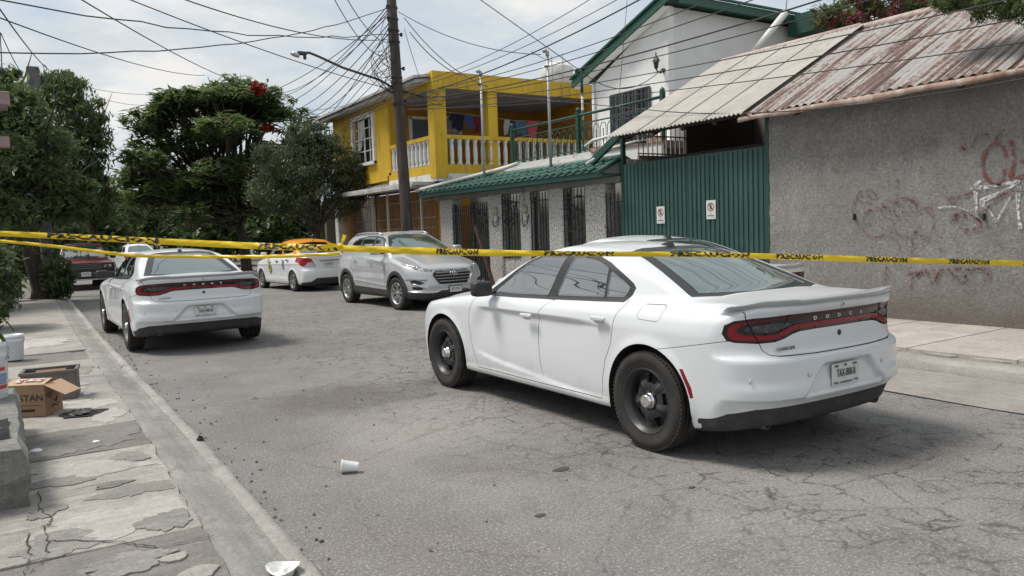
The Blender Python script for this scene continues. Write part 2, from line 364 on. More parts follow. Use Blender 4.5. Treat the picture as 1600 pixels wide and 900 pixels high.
def wheel_meshes(key, R=.36, rim=.235, w=.22, style='steel'):
    """axis along +Y (outer face at +y)"""
    RX = Matrix.Rotation(-math.pi/2, 3, 'X')     # z -> y
    t = MB(); hw = w/2
    prof = [(rim-.004, -hw*.86), (rim+.012, -hw*.98), (rim+.05, -hw*1.06), (R-.045, -hw*1.05), (R-.016, -hw*.93), (R-.003, -hw*.78)]
    for gx in (-.5, -.17, .17, .5): prof += [(R, hw*(gx-.06)), (R-.009, hw*(gx-.045)), (R-.009, hw*(gx+.045)), (R, hw*(gx+.06))]
    prof += [(R-.003, hw*.78), (R-.016, hw*.93), (R-.045, hw*1.05), (rim+.062, hw*1.07), (rim+.058, hw*1.05), (rim+.02, hw*1.02), (rim+.012, hw*.98), (rim-.004, hw*.86)]
    t.lathe(prof, n=72, M=RX, smooth=True, cap=False)
    for k in range(72):     # shoulder tread blocks
        a = 2*math.pi*(k+.5)/72
        for sg in (1, -1):
            M3 = Matrix.Rotation(a, 3, 'Y'); t.box(M3 @ Vector((R-.0135, sg*hw*.86, 0)), (.018, hw*.16, .017), M=M3)
    tyre = t.mesh('tyre_'+key, mat('tyre_rubber', (.022, .020, .019), .85, var=(9, (.048, .041, .036), .45, .75), bump=(60, .3, .003)))
    r = MB(); back = MB()
    r.lathe([(rim-.004, -hw*.8), (rim-.03, -hw*.4), (rim-.035, hw*.45), (rim-.012, hw*.8), (rim+.006, hw*.93), (rim+.012, hw*.97), (rim+.004, hw*.985), (rim-.006, hw*.95), (rim-.022, hw*.6)], n=48, M=RX, cap=False)
    na, nr = 100, 16; rr = np.linspace(.03, rim-.012, nr); P = np.zeros((nr, na+1, 3)); drop = set()
    for i, q in enumerate(rr):
        for j in range(na+1):
            a = 2*math.pi*j/na; u = (q-.03)/(rim-.042)
            if style == 'steel':
                s = abs(((a*5/(2*math.pi)) % 1)-.5)*2      # 0 = spoke centre, 1 = hole centre
                d = hw*(.30+.33*math.sin(min(u*1.25, 1)*math.pi)**1.0*.9) + .018*(1-min(s/.5, 1))*math.sin(math.pi*min(1, u))
                d = min(d, hw*.9)
                if .50 < u < .80 and s > .56: drop.add((i, j))
            elif style == 'alloy':
                s = abs(((a*5/(2*math.pi)) % 1)-.5)*2; d = hw*(.62+.18*u)-.006*abs(s-.38)
                if .26 < u < .93 and (s > .70-.10*u or s < .13+.05*u): drop.add((i, j))
            else:
                s = abs(((a*7/(2*math.pi)) % 1)-.5)*2; d = hw*(.66+.15*u)
                if .25 < u < .92 and s > .52: drop.add((i, j))
            P[i, j] = (q*math.cos(a), d, q*math.sin(a))
    vs = [tuple(p) for p in P.reshape(-1, 3)]; m = na+1
    fs = [(i*m+j, (i+1)*m+j, (i+1)*m+j+1, i*m+j+1) for i in range(nr-1) for j in range(na) if (i, j) not in drop]
    r.add(vs, fs, 0, True)
    # thickness of the disc edges round the openings
    ed = {}
    for f in fs:
        for a, b in zip(f, f[1:]+f[:1]): ed[(a, b)] = 1
    for (a, b) in list(ed):
        if (b, a) not in ed:
            p, q = Vector(vs[a]), Vector(vs[b]); dn = Vector((0, -.022, 0)); r.add([p, q, q+dn, p+dn], [(0, 1, 2, 3)])
    back.lathe([(0, hw*.1), (rim-.035, hw*.05)], n=32, M=RX, cap=False)
    back.lathe([(.14, hw*.12), (.14, hw*.2), (0.04, hw*.22)], n=32, M=RX, cap=False)
    c = MB()
    if style == 'steel':
        c.lathe([(.062, hw*.42), (.062, hw*.70), (.056, hw*.74), (.052, hw*.80), (.047, hw*.98), (.040, hw*1.04), (.036, hw*1.02), (.02, hw*1.04), (0, hw*1.045)], n=28, M=RX)
        for k in range(5):
            a = 2*math.pi*(k+.5)/5; r.lathe([(.011, hw*.3), (.011, hw*.62), (.004, hw*.66), (0, hw*.66)], c=(.085*math.cos(a), 0, .085*math.sin(a)), n=7, M=RX)
    else:
        c.lathe([(.034, hw*.5), (.034, hw*.72), (.028, hw*.76), (0, hw*.77)], n=18, M=RX)
    dark = mat('brake_shadow_metal', (.03, .03, .03), .7)
    return tyre, r.mesh('rim_'+key, mat('unset'), True), back.mesh('brake_disc_'+key, dark), c.mesh('hub_cap_'+key, mat('unset'), True), style
def add_wheels(root, ms, wb, track, R, rimmat, capmat, w=.22, steer=0.):
    tyre, rim, back, cap, style = ms
    for fx in (1, -1):
        for sd in (1, -1):
            e = inst('wheel', tyre, root, (fx*wb/2, sd*(track/2), R), (0, random.uniform(-1, 1) if 0 else fx*.4, (0 if sd == 1 else math.pi)+(steer if fx == 1 else 0)))
            e.data = tyre
            for nm, me, mm in (('rim', rim, rimmat), ('hub_cap', cap, capmat), ('brake_disc', back, None)):
                o = inst(nm, me, e)
                if mm is not None: o.material_slots[0].link = 'OBJECT'; o.material_slots[0].material = mm
def superbox(c, d, p=4., n=14, taper=0.):
    """rounded box (superellipsoid) as MB"""
    b = MB(); P = []
    sg = lambda t, e: math.copysign(abs(t)**e, t)
    for i in range(n+1):
        ph = -math.pi/2+math.pi*i/n; row = []
        for j in range(2*n+1):
            th = 2*math.pi*j/(2*n); e = 2/p
            row.append((c[0]+d[0]/2*sg(math.cos(ph), e)*sg(math.cos(th), e), c[1]+d[1]/2*sg(math.cos(ph), e)*sg(math.sin(th), e), c[2]+d[2]/2*sg(math.sin(ph), e)))
        P.append(row)
    b.grid(P); return b
def number_plate(parent, txt, origin, ex, ey, w=.30, h=.15, bg=(.62, .63, .62), fg=(.03, .03, .035), fr=None, marks=True):
    M = frame(origin, ex, ey); b = MB()
    if fr is not None: b.box((0, 0, -.004), (w+.03, h+.03, .008), bev=.003)
    else: b.box((0, 0, -.004), (w, h, .005), bev=.002)
    p = b.build('number_plate', fr if fr is not None else mat('plate_white', bg, .4, var=(14, (.5, .5, .5), .4, .8)), parent)
    p.data.transform(M)
    if fr is not None:
        c = MB(); c.box((0, 0, .001), (w, h, .004)); q = c.build('plate_face', mat('plate_white', bg, .4), p); q.data.transform(M)
    ink = mat('plate_ink', fg, .5)
    text_obj('plate_number', txt, h*.50, ink, p, M @ Matrix.Translation((0, 0.006, .004)), sx=w*.86/(len(txt)*h*.50*.66), bold=.0)
    if marks:
        k = MB()
        for x0, x1, yy in ((-.12, -.085, .058), (-.02, .005, .06), (.075, .088, .058), (.095, .115, .059), (-.13, -.108, -.054), (-.098, -.085, -.058), (.09, .10, -.05), (.112, .13, -.054)):
            k.box(((x0+x1)/2*w/.3, yy*h/.15, .0035), ((x1-x0)*w/.3, .014*h/.15, .002))
        for i in range(11): k.box(((-.062+i*.0125)*w/.3, -.056*h/.15, .0035), (.009, .010, .002))
        q = k.build('plate_markings', mat('plate_ink2', (.12, .12, .13), .6), p); q.data.transform(M)
    return p
# ---------------------------------------------------------------- the white patrol sedans
def paint(name, col, dirt=(.30, .27, .24), d=.5, rough=.3, metal=0., coat=.6, mottle=None):
    """car paint with road dirt gathering low on the body"""
    m = mat(name, col, rough, metal, coat)
    nt = m.node_tree; N = nt.nodes.new; L = nt.links.new; b = nt.nodes['Principled BSDF']
    tc = N('ShaderNodeTexCoord'); sp = N('ShaderNodeSeparateXYZ'); L(tc.outputs['Object'], sp.inputs[0])
    mr = N('ShaderNodeMapRange'); mr.inputs[1].default_value = .50; mr.inputs[2].default_value = .16; mr.inputs[3].default_value = -.25; mr.inputs[4].default_value = .55; L(sp.outputs[2], mr.inputs[0])
    n = N('ShaderNodeTexNoise'); n.inputs['Scale'].default_value = 3.5; n.inputs['Detail'].default_value = 8; n.inputs['Roughness'].default_value = .7; L(tc.outputs['Object'], n.inputs[0])
    ml = N('ShaderNodeMath'); ml.operation = 'ADD'; L(mr.outputs[0], ml.inputs[0]); 
    ms = N('ShaderNodeMath'); ms.operation = 'MULTIPLY_ADD'; ms.inputs[1].default_value = 1.6; ms.inputs[2].default_value = -.72; L(n.outputs[0], ms.inputs[0]); L(ms.outputs[0], ml.inputs[1])
    cl = N('ShaderNodeMath'); cl.operation = 'MULTIPLY'; cl.use_clamp = True; cl.inputs[1].default_value = d; L(ml.outputs[0], cl.inputs[0])
    c2 = N('ShaderNodeClamp'); L(cl.outputs[0], c2.inputs[0])
    mx = N('ShaderNodeMixRGB'); mx.inputs[1].default_value = (*col, 1); mx.inputs[2].default_value = (*dirt, 1); L(c2.outputs[0], mx.inputs[0]); L(mx.outputs[0], b.inputs['Base Color'])
    rr = N('ShaderNodeMapRange'); rr.inputs[3].default_value = rough; rr.inputs[4].default_value = .75; L(c2.outputs[0], rr.inputs[0]); L(rr.outputs[0], b.inputs['Roughness'])
    return m
GLASS = mat('tinted_car_glass', (.006, .012, .013), .02, ior=4.2)
GLASSR = mat('rear_car_glass', (.045, .08, .072), .02, ior=3.4)
BLK = mat('black_trim_plastic', (.022, .022, .023), .45)
BLKR = mat('rough_black_plastic', (.035, .035, .036), .7, var=(12, (.07, .065, .06), .45, .8))
GAP = mat('panel_gap', (.015, .015, .015), .8)
CHROME = mat('chrome', (.75, .75, .76), .12, 1.)
WHITE = paint('white_car_paint', (.655, .675, .695), d=.5)
UNDER = mat('car_underbody', (.02, .02, .02), .9)

def charger_F():
    wp = pchip([(-2.6, .86), (-2.3, .888), (-1.9, .937), (-1.5, .953), (-1.05, .935), (-.4, .93), (.4, .93), (1.0, .935), (1.5, .952), (2.0, .93), (2.35, .88), (2.6, .80)])
    sec = pchip([(.1, -.10), (.2, -.055), (.27, -.028), (.36, -.012), (.5, -.004), (.72, 0), (.86, -.003), (.94, -.018), (1.0, -.05), (1.06, -.105), (1.15, -.24), (1.3, -.5)])
    hz = pchip([(-2.6, 1.055), (-2.46, 1.075), (-2.3, 1.088), (-2.0, 1.103), (-1.6, 1.112), (-1.0, 1.08), (0, 1.05), (.9, 1.045), (1.2, 1.025), (1.6, .985), (2.0, .925), (2.3, .855), (2.5, .77), (2.6, .7)])
    hump = pchip([(-2.6, .02), (-1.6, .05), (-1, .05), (.8, .045), (1.3, .06), (2.1, .07), (2.6, .05)])
    rx = pchip([(.1, -2.26), (.22, -2.35), (.30, -2.39), (.40, -2.435), (.455, -2.48), (.475, -2.505), (.52, -2.508), (.60, -2.495), (.70, -2.495), (.728, -2.487), (.755, -2.442), (.80, -2.426), (.9, -2.422), (1.0, -2.43), (1.03, -2.447), (1.07, -2.46), (1.12, -2.45)])
    fx = pchip([(.1, 2.3), (.22, 2.42), (.4, 2.49), (.6, 2.50), (.75, 2.46), (.85, 2.40), (1.0, 2.3)])
    wc = pchip([(.95, .835), (1.05, .80), (1.15, .757), (1.25, .712), (1.33, .668), (1.39, .625), (1.44, .565), (1.5, .45)])
    rf = pchip([(-1.6, 1.30), (-1.1, 1.405), (-.8, 1.442), (-.4, 1.472), (0, 1.479), (.3, 1.468), (.6, 1.43), (1.0, 1.34)])
    ws = pchip([(.9, 1.32), (1.02, 1.14), (1.12, .96), (1.25, .68), (1.36, .40), (1.44, .12), (1.5, -.2)])
    rg = pchip([(.95, -2.08), (1.08, -1.87), (1.14, -1.73), (1.22, -1.52), (1.30, -1.30), (1.38, -1.05), (1.44, -.82), (1.5, -.5)])
    def F(x, y, z):
        w = wp(x)+sec(z)
        w = w+.012*bump2(x, z, 1.526, .37, .40, .045)*(z > .2)+.014*bump2(x, z, -1.526, .37, .40, .05)*(z > .2)
        # door scallop: crisp upper edge, soft lower edge, curved front end
        zu = .885+.012*x
        lo = .345+.085*np.clip(x, -1.2, 1.2)+.12*np.clip(x-.45, 0, 1)**2
        top = sstep(zu+.006, zu-.03, z); bot = sstep(lo-.02, lo+.035, z)
        fr = sstep(1.0, .78, x+.10*((z-.62)/.25)**2); bk = sstep(-1.25, -.5, x)
        w = w-.030*top*bot*fr*bk*(.45+.55*sstep(.45, .86, z))
        # sill ledge
        w = w+.012*sstep(.33, .27, z)*sstep(1.2, 1.1, np.abs(x))
        hh = hz(x)-hump(x)*(y/.9)**2
        hh = hh+.012*sstep(.62, .52, y)*sstep(.9, 1.2, x)*sstep(2.4, 2.0, x)
        lower = smax(y-w, z-hh, .09)
        pr = np.clip(y/.93, 0, 1.1)
        rear = rx(z)+.07*pr**2+.26*pr**6
        rec = sstep(.455, .485, z)*sstep(.68, .64, z)*sstep(.44-.0-(z-.49)*.95, .37-(z-.49)*.95, y)
        rear = rear+.045*rec
        lower = smax(lower, rear-x, .045)
        front = fx(z)-.06*pr**2-.42*pr**4
        lower = smax(lower, x-front, .10)
        zb = .215+.05*sstep(1.9, 2.4, np.abs(x))
        lower = smax(lower, zb-z, .05)
        pl = .055*np.clip((np.abs(x+.25)-.45)/1.2, 0, 1.5)**2
        cab = y-(wc(z)-pl)
        cab = smax(cab, z-(rf(x)-.055*(y/.6)**2), .10)
        q = np.clip(y/.7, 0, 1.2)
        cab = smax(cab, (x-(ws(z)-.17*q**2))*.55, .05)
        cab = smax(cab, ((rg(z)+.10*q**2)-x)*.48, .05)
        cab = smax(cab, .8-z, .02)
        return smin(lower, cab, .045)
    return F
SIDE = lambda c, n: (n[:, 1] > .25)
REAR = lambda c, n: (n[:, 0] < -.16) & (c[:, 0] < -2.08)
CH_GLASS_F = [(.735, 1.032), (.62, 1.105), (.45, 1.21), (.30, 1.295), (.19, 1.345), (.07, 1.367), (-.24, 1.372), (-.165, 1.042), (.3, 1.028)]
CH_GLASS_R = [(-.285, 1.045), (-.355, 1.372), (-.50, 1.368), (-.65, 1.348), (-.76, 1.318), (-.855, 1.282), (-.905, 1.065), (-.6, 1.053)]
CH_GLASS_Q = [(-.935, 1.067), (-.885, 1.268), (-1.02, 1.218), (-1.14, 1.163), (-1.168, 1.145), (-1.155, 1.10), (-1.13, 1.073)]
CH_FRAME = [(.88, 1.012), (.80, 1.045), (.62, 1.143), (.45, 1.245), (.28, 1.335), (.12, 1.385), (-.05, 1.402), (-.4, 1.402), (-.62, 1.385), (-.85, 1.325), (-1.05, 1.245), (-1.19, 1.18), (-1.232, 1.145), (-1.215, 1.09), (-1.17, 1.040), (-.9, 1.03), (-.3, 1.012), (.3, .998), (.7, .995)]
CH_DOOR_F = [(.90, 1.01), (.955, .93), (1.0, .84), (1.015, .72), (.99, .56), (.945, .42), (.89, .295), (-.21, .29), (-.175, .42), (-.145, .62), (-.14, .78), (-.17, .90), (-.235, .97), (-.305, 1.012)]
CH_DOOR_R = [(-.305, 1.012), (-.235, .97), (-.17, .90), (-.14, .78), (-.145, .62), (-.175, .42), (-.21, .29), (-1.0, .29), (-1.02, .45), (-1.06, .60), (-1.13, .72), (-1.155, .82), (-1.175, .93), (-1.22, 1.02), (-1.20, 1.06)]
CH_LAMP = [(p if p[0] < .7 else (.7+(p[0]-.7)*.80, p[1])) for p in [(-.01, 1.008), (.50, 1.008), (.75, .998), (.86, .983), (.905, .955), (.918, .90), (.90, .855), (.86, .842), (.72, .832), (.60, .836), (.53, .852), (.46, .877), (.40, .889), (.25, .893), (-.01, .893)]]
def inset(poly, d, keep0=True):
    n = len(poly); out = []; area = sum(poly[i][0]*poly[(i+1) % n][1]-poly[(i+1) % n][0]*poly[i][1] for i in range(n)); sg = 1 if area > 0 else -1
    for i in range(n):
        a, b, c = (np.array(poly[(i+k) % n]) for k in (-1, 0, 1)); t1 = (b-a)/np.linalg.norm(b-a); t2 = (c-b)/np.linalg.norm(c-b)
        nn = np.array([-t1[1]-t2[1], t1[0]+t2[0]])*sg; nn /= max(np.linalg.norm(nn), 1e-6); k = max(.5, nn @ (np.array([-t1[1], t1[0]])*sg)); p = b+nn*d/k
        if keep0 and poly[i][0] < 0: p[0] = poly[i][0]
        out.append(tuple(p))
    return out
def make_charger(h=.022):
    sh = Shell(charger_F(), (-2.66, 0, .14), (2.62, 1.0, 1.54), h)
    R = .43
    for x0 in (1.526, -1.526): sh.cut(arch_poly(x0, .365, R-.02, sq=1.03), 'drop', flt=lambda c, n: (c[:, 1] > .55) & (c[:, 2] < .9), over=('body',))
    sh.cut(CH_FRAME, 'frame', flt=lambda c, n: (n[:, 1] > .2) & (c[:, 1] > .4))
    for p in (CH_GLASS_F, CH_GLASS_R, CH_GLASS_Q): sh.cut(p, 'glass_%d' % (0 if p is CH_GLASS_F else 1 if p is CH_GLASS_R else 2), flt=SIDE, over=('frame',))
    # rear window and windscreen
    RW = lambda c, n: (n[:, 0] < -.15) & (c[:, 0] < -.6) & (c[:, 0] > -2.0) & (c[:, 2] > 1.085)
    sh.cut([(-.01, 1.432), (.30, 1.425), (.47, 1.405), (.56, 1.30), (.64, 1.18), (.69, 1.10), (-.01, 1.088)], 'rear_frame', ax=(1, 2), flt=RW)
    sh.cut([(-.01, 1.408), (.30, 1.40), (.40, 1.385), (.48, 1.28), (.55, 1.17), (.59, 1.118), (-.01, 1.108)], 'rear_glass', ax=(1, 2), flt=RW, over=('rear_frame',))
    FW = lambda c, n: (n[:, 0] > .2) & (c[:, 0] > .0) & (c[:, 0] < 1.35) & (c[:, 2] > 1.06)
    sh.cut([(-.01, 1.43), (.35, 1.42), (.47, 1.39), (.60, 1.25), (.70, 1.10), (.66, 1.065), (-.01, 1.065)], 'windscreen', ax=(1, 2), flt=FW)
    # lamps and tail
    sh.cut(CH_LAMP, 'lamp_border', ax=(1, 2), flt=REAR)
    sh.cut(inset(CH_LAMP, .017), 'lamp_red', ax=(1, 2), flt=REAR, over=('lamp_border',))
    sh.cut([(-.01, .987), (.50, .985), (.72, .973), (.79, .956), (.815, .93), (.815, .905), (.78, .890), (.68, .882), (.58, .888), (.52, .912), (.46, .932), (.40, .940), (.2, .942), (-.01, .942)], 'lamp_dark', ax=(1, 2), flt=REAR, over=('lamp_red',))
    sh.cut([(.44, .942), (.52, .958), (.66, .958), (.775, .94), (.79, .918), (.66, .898), (.57, .905), (.5, .925)], 'lamp_clear', ax=(1, 2), flt=REAR, over=('lamp_dark',))
    sh.cut([(-.01, .415), (.45, .415), (.74, .408), (.86, .375), (.93, .30), (.93, .15), (-.01, .15)], 'valance', ax=(1, 2), flt=lambda c, n: (c[:, 0] < -2.0) & (n[:, 0] < .3))
    sh.seam([(.79, 1.07), (.78, 1.0), (.745, .92), (.705, .835)], ax=(1, 2), flt=REAR, over=('body', 'lamp_border', 'lamp_red', 'lamp_dark', 'lamp_clear'))
    sh.seam([(.705, .835), (.69, .79), (.655, .758), (.60, .748), (.3, .742), (-.001, .742)], ax=(1, 2), flt=REAR)
    sh.seam([(-1.62, .745), (-1.9, .795), (-2.15, .843), (-2.28, .862)], flt=SIDE, w=.004)
    sh.seam([(-1.44, 1.045), (-1.63, 1.05), (-1.665, 1.03), (-1.66, .955), (-1.63, .94), (-1.45, .945), (-1.425, .965), (-1.43, 1.035), (-1.44, 1.045)], flt=SIDE, w=.0035)
    sh.seam(CH_DOOR_F+CH_DOOR_F[:1], flt=SIDE, w=.0055, over=('body',)); sh.seam(CH_DOOR_R[6:], flt=SIDE, w=.0055)
    sh.cut(CH_DOOR_F, 'door_0', flt=SIDE); sh.cut(CH_DOOR_R, 'door_1', flt=SIDE)
    sh.seam([(2.38, .62), (2.2, .65), (2.05, .66)], flt=SIDE, w=.005)
    HD = lambda c, n: (n[:, 2] > .3) & (c[:, 0] > .9)
    sh.seam([(1.12, .70), (1.5, .70), (2.0, .66), (2.3, .60)], ax=(0, 1), flt=HD, w=.006)
    sh.cut([(-1.862, .640), (-1.890, .640), (-1.958, .52), (-1.972, .455), (-1.950, .448), (-1.925, .52)], 'marker', flt=SIDE)
    sh.cut([(2.2, .72), (2.34, .80), (2.42, .80), (2.52, .66), (2.3, .64)], 'headlight', flt=SIDE)
    sh.retag(lambda c, n: (n[:, 2] < -.6) & (c[:, 2] < .4), 'under')
    me_wheel = wheel_meshes('patrol', .362, .232, .225, 'steel')
    LR = mat('tail_lamp_red', (.22, .008, .018), .1, ior=1.5); LB = mat('tail_lamp_smoked', (.012, .012, .013), .08, ior=1.6)
    LC = mat('tail_lamp_clear', (.045, .045, .05), .25, ior=1.6, var=(30, (.12, .12, .12), .5, .7)); GREY = mat('spoiler_shaded_grey', (.40, .41, .42), .3, coat=.5)  # spoiler grey: shade of its down-tilted rear face put into the colour
    root = empty('patrol_sedan')
    body = sh.obj('body', 'body', WHITE, root)
    sh.obj('underbody', 'under', UNDER, body); sh.obj('panel_gap', 'seam', GAP, body, .007)['kind'] = 'stuff'
    for sd in (1, -1):
        for k in (0, 1):
            d = sh.obj('door', 'door_%d' % k, WHITE, root, side=sd)
            x0, z0 = ((-.045, .872), (-1.03, .920))[k]
            hb = superbox((x0, sd*.967, z0), (.17, .028, .034), 5, 8); hb.v = [tuple(v) for v in hb.v]; hb.build('door_handle', WHITE, d)
            cup = superbox((x0+.005, sd*.951, z0-.012), (.13, .012, .055), 3, 8); cup.build('handle_recess', mat('handle_recess', (.55, .56, .57), .5), d)
            sh.obj('window_glass', 'glass_%d' % k, GLASS, d, .006, side=sd)
        sh.obj('window_frame', 'frame', BLK, root, .0025, side=sd); sh.obj('quarter_window', 'glass_2', GLASS, root, .006, side=sd)
        tl = sh.obj('tail_light', 'lamp_border', LB, root, .004, side=sd); sh.obj('red_lens', 'lamp_red', LR, tl, .002, side=sd)
        sh.obj('smoked_lens', 'lamp_dark', LB, tl, .006, side=sd); sh.obj('clear_lens', 'lamp_clear', LC, tl, .004, side=sd)
        sh.obj('side_marker', 'marker', LR, root, .002, side=sd); sh.obj('headlight', 'headlight', LB, root, .003, side=sd)
        for x0 in (1.526, -1.526): arch_liner(x0, .365, R-.012, .93 if x0 < 0 else .92, .55, UNDER, body, sd)
        mb = superbox((.63, sd*1.005, 1.075), (.12, .20, .145), 4.5, 10); mb.build('door_mirror', BLK, root)
        MB().box((.66, sd*.90, 1.03), (.06, .12, .03)).build('mirror_arm', BLK, root)
        ex = MB(); RY = Matrix.Rotation(math.pi/2, 3, 'Y')
        ex.lathe([(.03, .06), (.044, .06), (.048, -.0), (.048, -.12), (.042, -.12), (.042, .03), (.03, .05)], c=(-2.25, sd*.60, .292), n=20, M=Matrix.Rotation(-math.pi/2, 3, 'Y'), cap=False); ex.build('exhaust_tip', mat('exhaust_metal', (.12, .115, .11), .45, .8), root)
        for yy, zz in ((.80, .60), (.40, .615)):
            MB().lathe([(.014, 0), (.016, .002), (.010, .004), (0, .003)], c=(-2.500+.07*(yy/.93)**2+.26*(yy/.93)**6, sd*yy, zz), n=12, M=Matrix.Rotation(-math.pi/2, 3, 'Y')).build('parking_sensor', mat('sensor_white', (.6, .61, .62), .4), root)
    sh.obj('windscreen', 'windscreen', GLASS, root, .005); sh.obj('rear_window_surround', 'rear_frame', BLK, root, .002); sh.obj('rear_window', 'rear_glass', GLASSR, root, .006)
    sh.obj('bumper_valance', 'valance', BLKR, root, .004)
    # spoiler
    P = []
    for y in np.linspace(-.86, .86, 61):
        a = abs(y); mid = sstep(.42, .50, a); e = sstep(.86, .68, a)
        zt = 1.074+.028*e+.008*mid*e; x1 = -2.465-.012*e+.24*(a/.86)**4; x0 = -2.28+.16*(a/.86)**3
        zl = 1.082-.018*(a/.85)**4
        P.append([(x0, y, zl), (x0-.05, y, zl+.4*(zt-zl)), (x1+.03, y, zt), (x1, y, zt+.002), (x1-.004, y, zt-.008*e-.003), (x1+.012, y, zt-.024*e-.004), (x1+.05, y, zl-.02)])
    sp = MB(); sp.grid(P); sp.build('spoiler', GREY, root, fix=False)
    fin = MB(); fin.prism([(-.70, 1.435), (-.80, 1.463), (-.84, 1.465), (-.87, 1.42)], -.022, .022); fin.build('roof_antenna', BLK, root)
    # badges and lettering
    Mr = lambda y, z, x=-2.478: frame((x, y, z), (0, -1, 0), (0, 0, 1))
    for i, ch in enumerate('DODGE'):
        text_obj('badge_letter', ch, .032, CHROME, root, Mr(.25-.125*i, .964, -2.4225+.07*((.25-.125*i)/.93)**2), extrude=.0025, sx=1.5, bold=.001)
    text_obj('badge_lettering', 'CHARGER', .032, mat('badge_grey', (.25, .25, .26), .3, .8), root, frame((-2.4035, .53, .790), (-.085, -1, 0), (0, 0, 1)), extrude=.0025, sx=1.15)
    MB().lathe([(.020, 0), (.018, .004), (0, .005)], c=(-2.424, .0, .845), n=16, M=Matrix.Rotation(-math.pi/2, 3, 'Y')).build('boot_lock', BLK, root)
    k = MB(); k.lathe([(.020, 0), (.016, .004), (0, .004)], c=(-2.452, .0, 1.04), n=14, M=Matrix.Rotation(-math.pi/2, 3, 'Y')); k.build('camera_pod', mat('sensor_white', (.6, .61, .62), .4), root)
    MB().lathe([(.007, 0), (.006, .003), (0, .003)], c=(-2.457, .0, 1.04), n=10, M=Matrix.Rotation(-math.pi/2, 3, 'Y')).build('camera_lens', BLK, root)
    add_wheels(root, me_wheel, 3.052, 1.69, .362, mat('black_steel_wheel', (.045, .045, .047), .4, .4), CHROME, .225)
    return root
charger = make_charger()
charger.location = (4.742, 5.63, 0); charger.rotation_euler.z = rad(89.63)
tag(charger, 'white patrol sedan in the foreground with plate TAX-808-B and black steel wheels', 'car', 'white patrol sedans')
charger_b = copy_tree(charger); charger_b.location = (2.45, 14.42, 0.02); charger_b.rotation_euler.z = rad(90.03)
tag(charger_b, 'white patrol sedan parked by the left kerb with plate TAX-840-B', 'car', 'white patrol sedans')
charger_c = copy_tree(charger); charger_c.location = (7.25, 8.2, 0); charger_c.rotation_euler.z = rad(90)
tag(charger_c, 'white sedan mostly hidden behind the foreground sedan, only its roof showing', 'car', 'white patrol sedans')
for car, txt in ((charger, 'TAX-808-B'), (charger_b, 'TAX-840-B')):
    number_plate(car, txt, (-2.474, .0, .572), (0, -1, 0), (0, 0, 1))
for o in charger_b.children:
    if o.name.startswith('wheel'):
        for q in o.children:
            if q.name.startswith('rim'): q.material_slots[0].material = mat('dusty_grey_wheel', (.16, .155, .15), .5, .4)
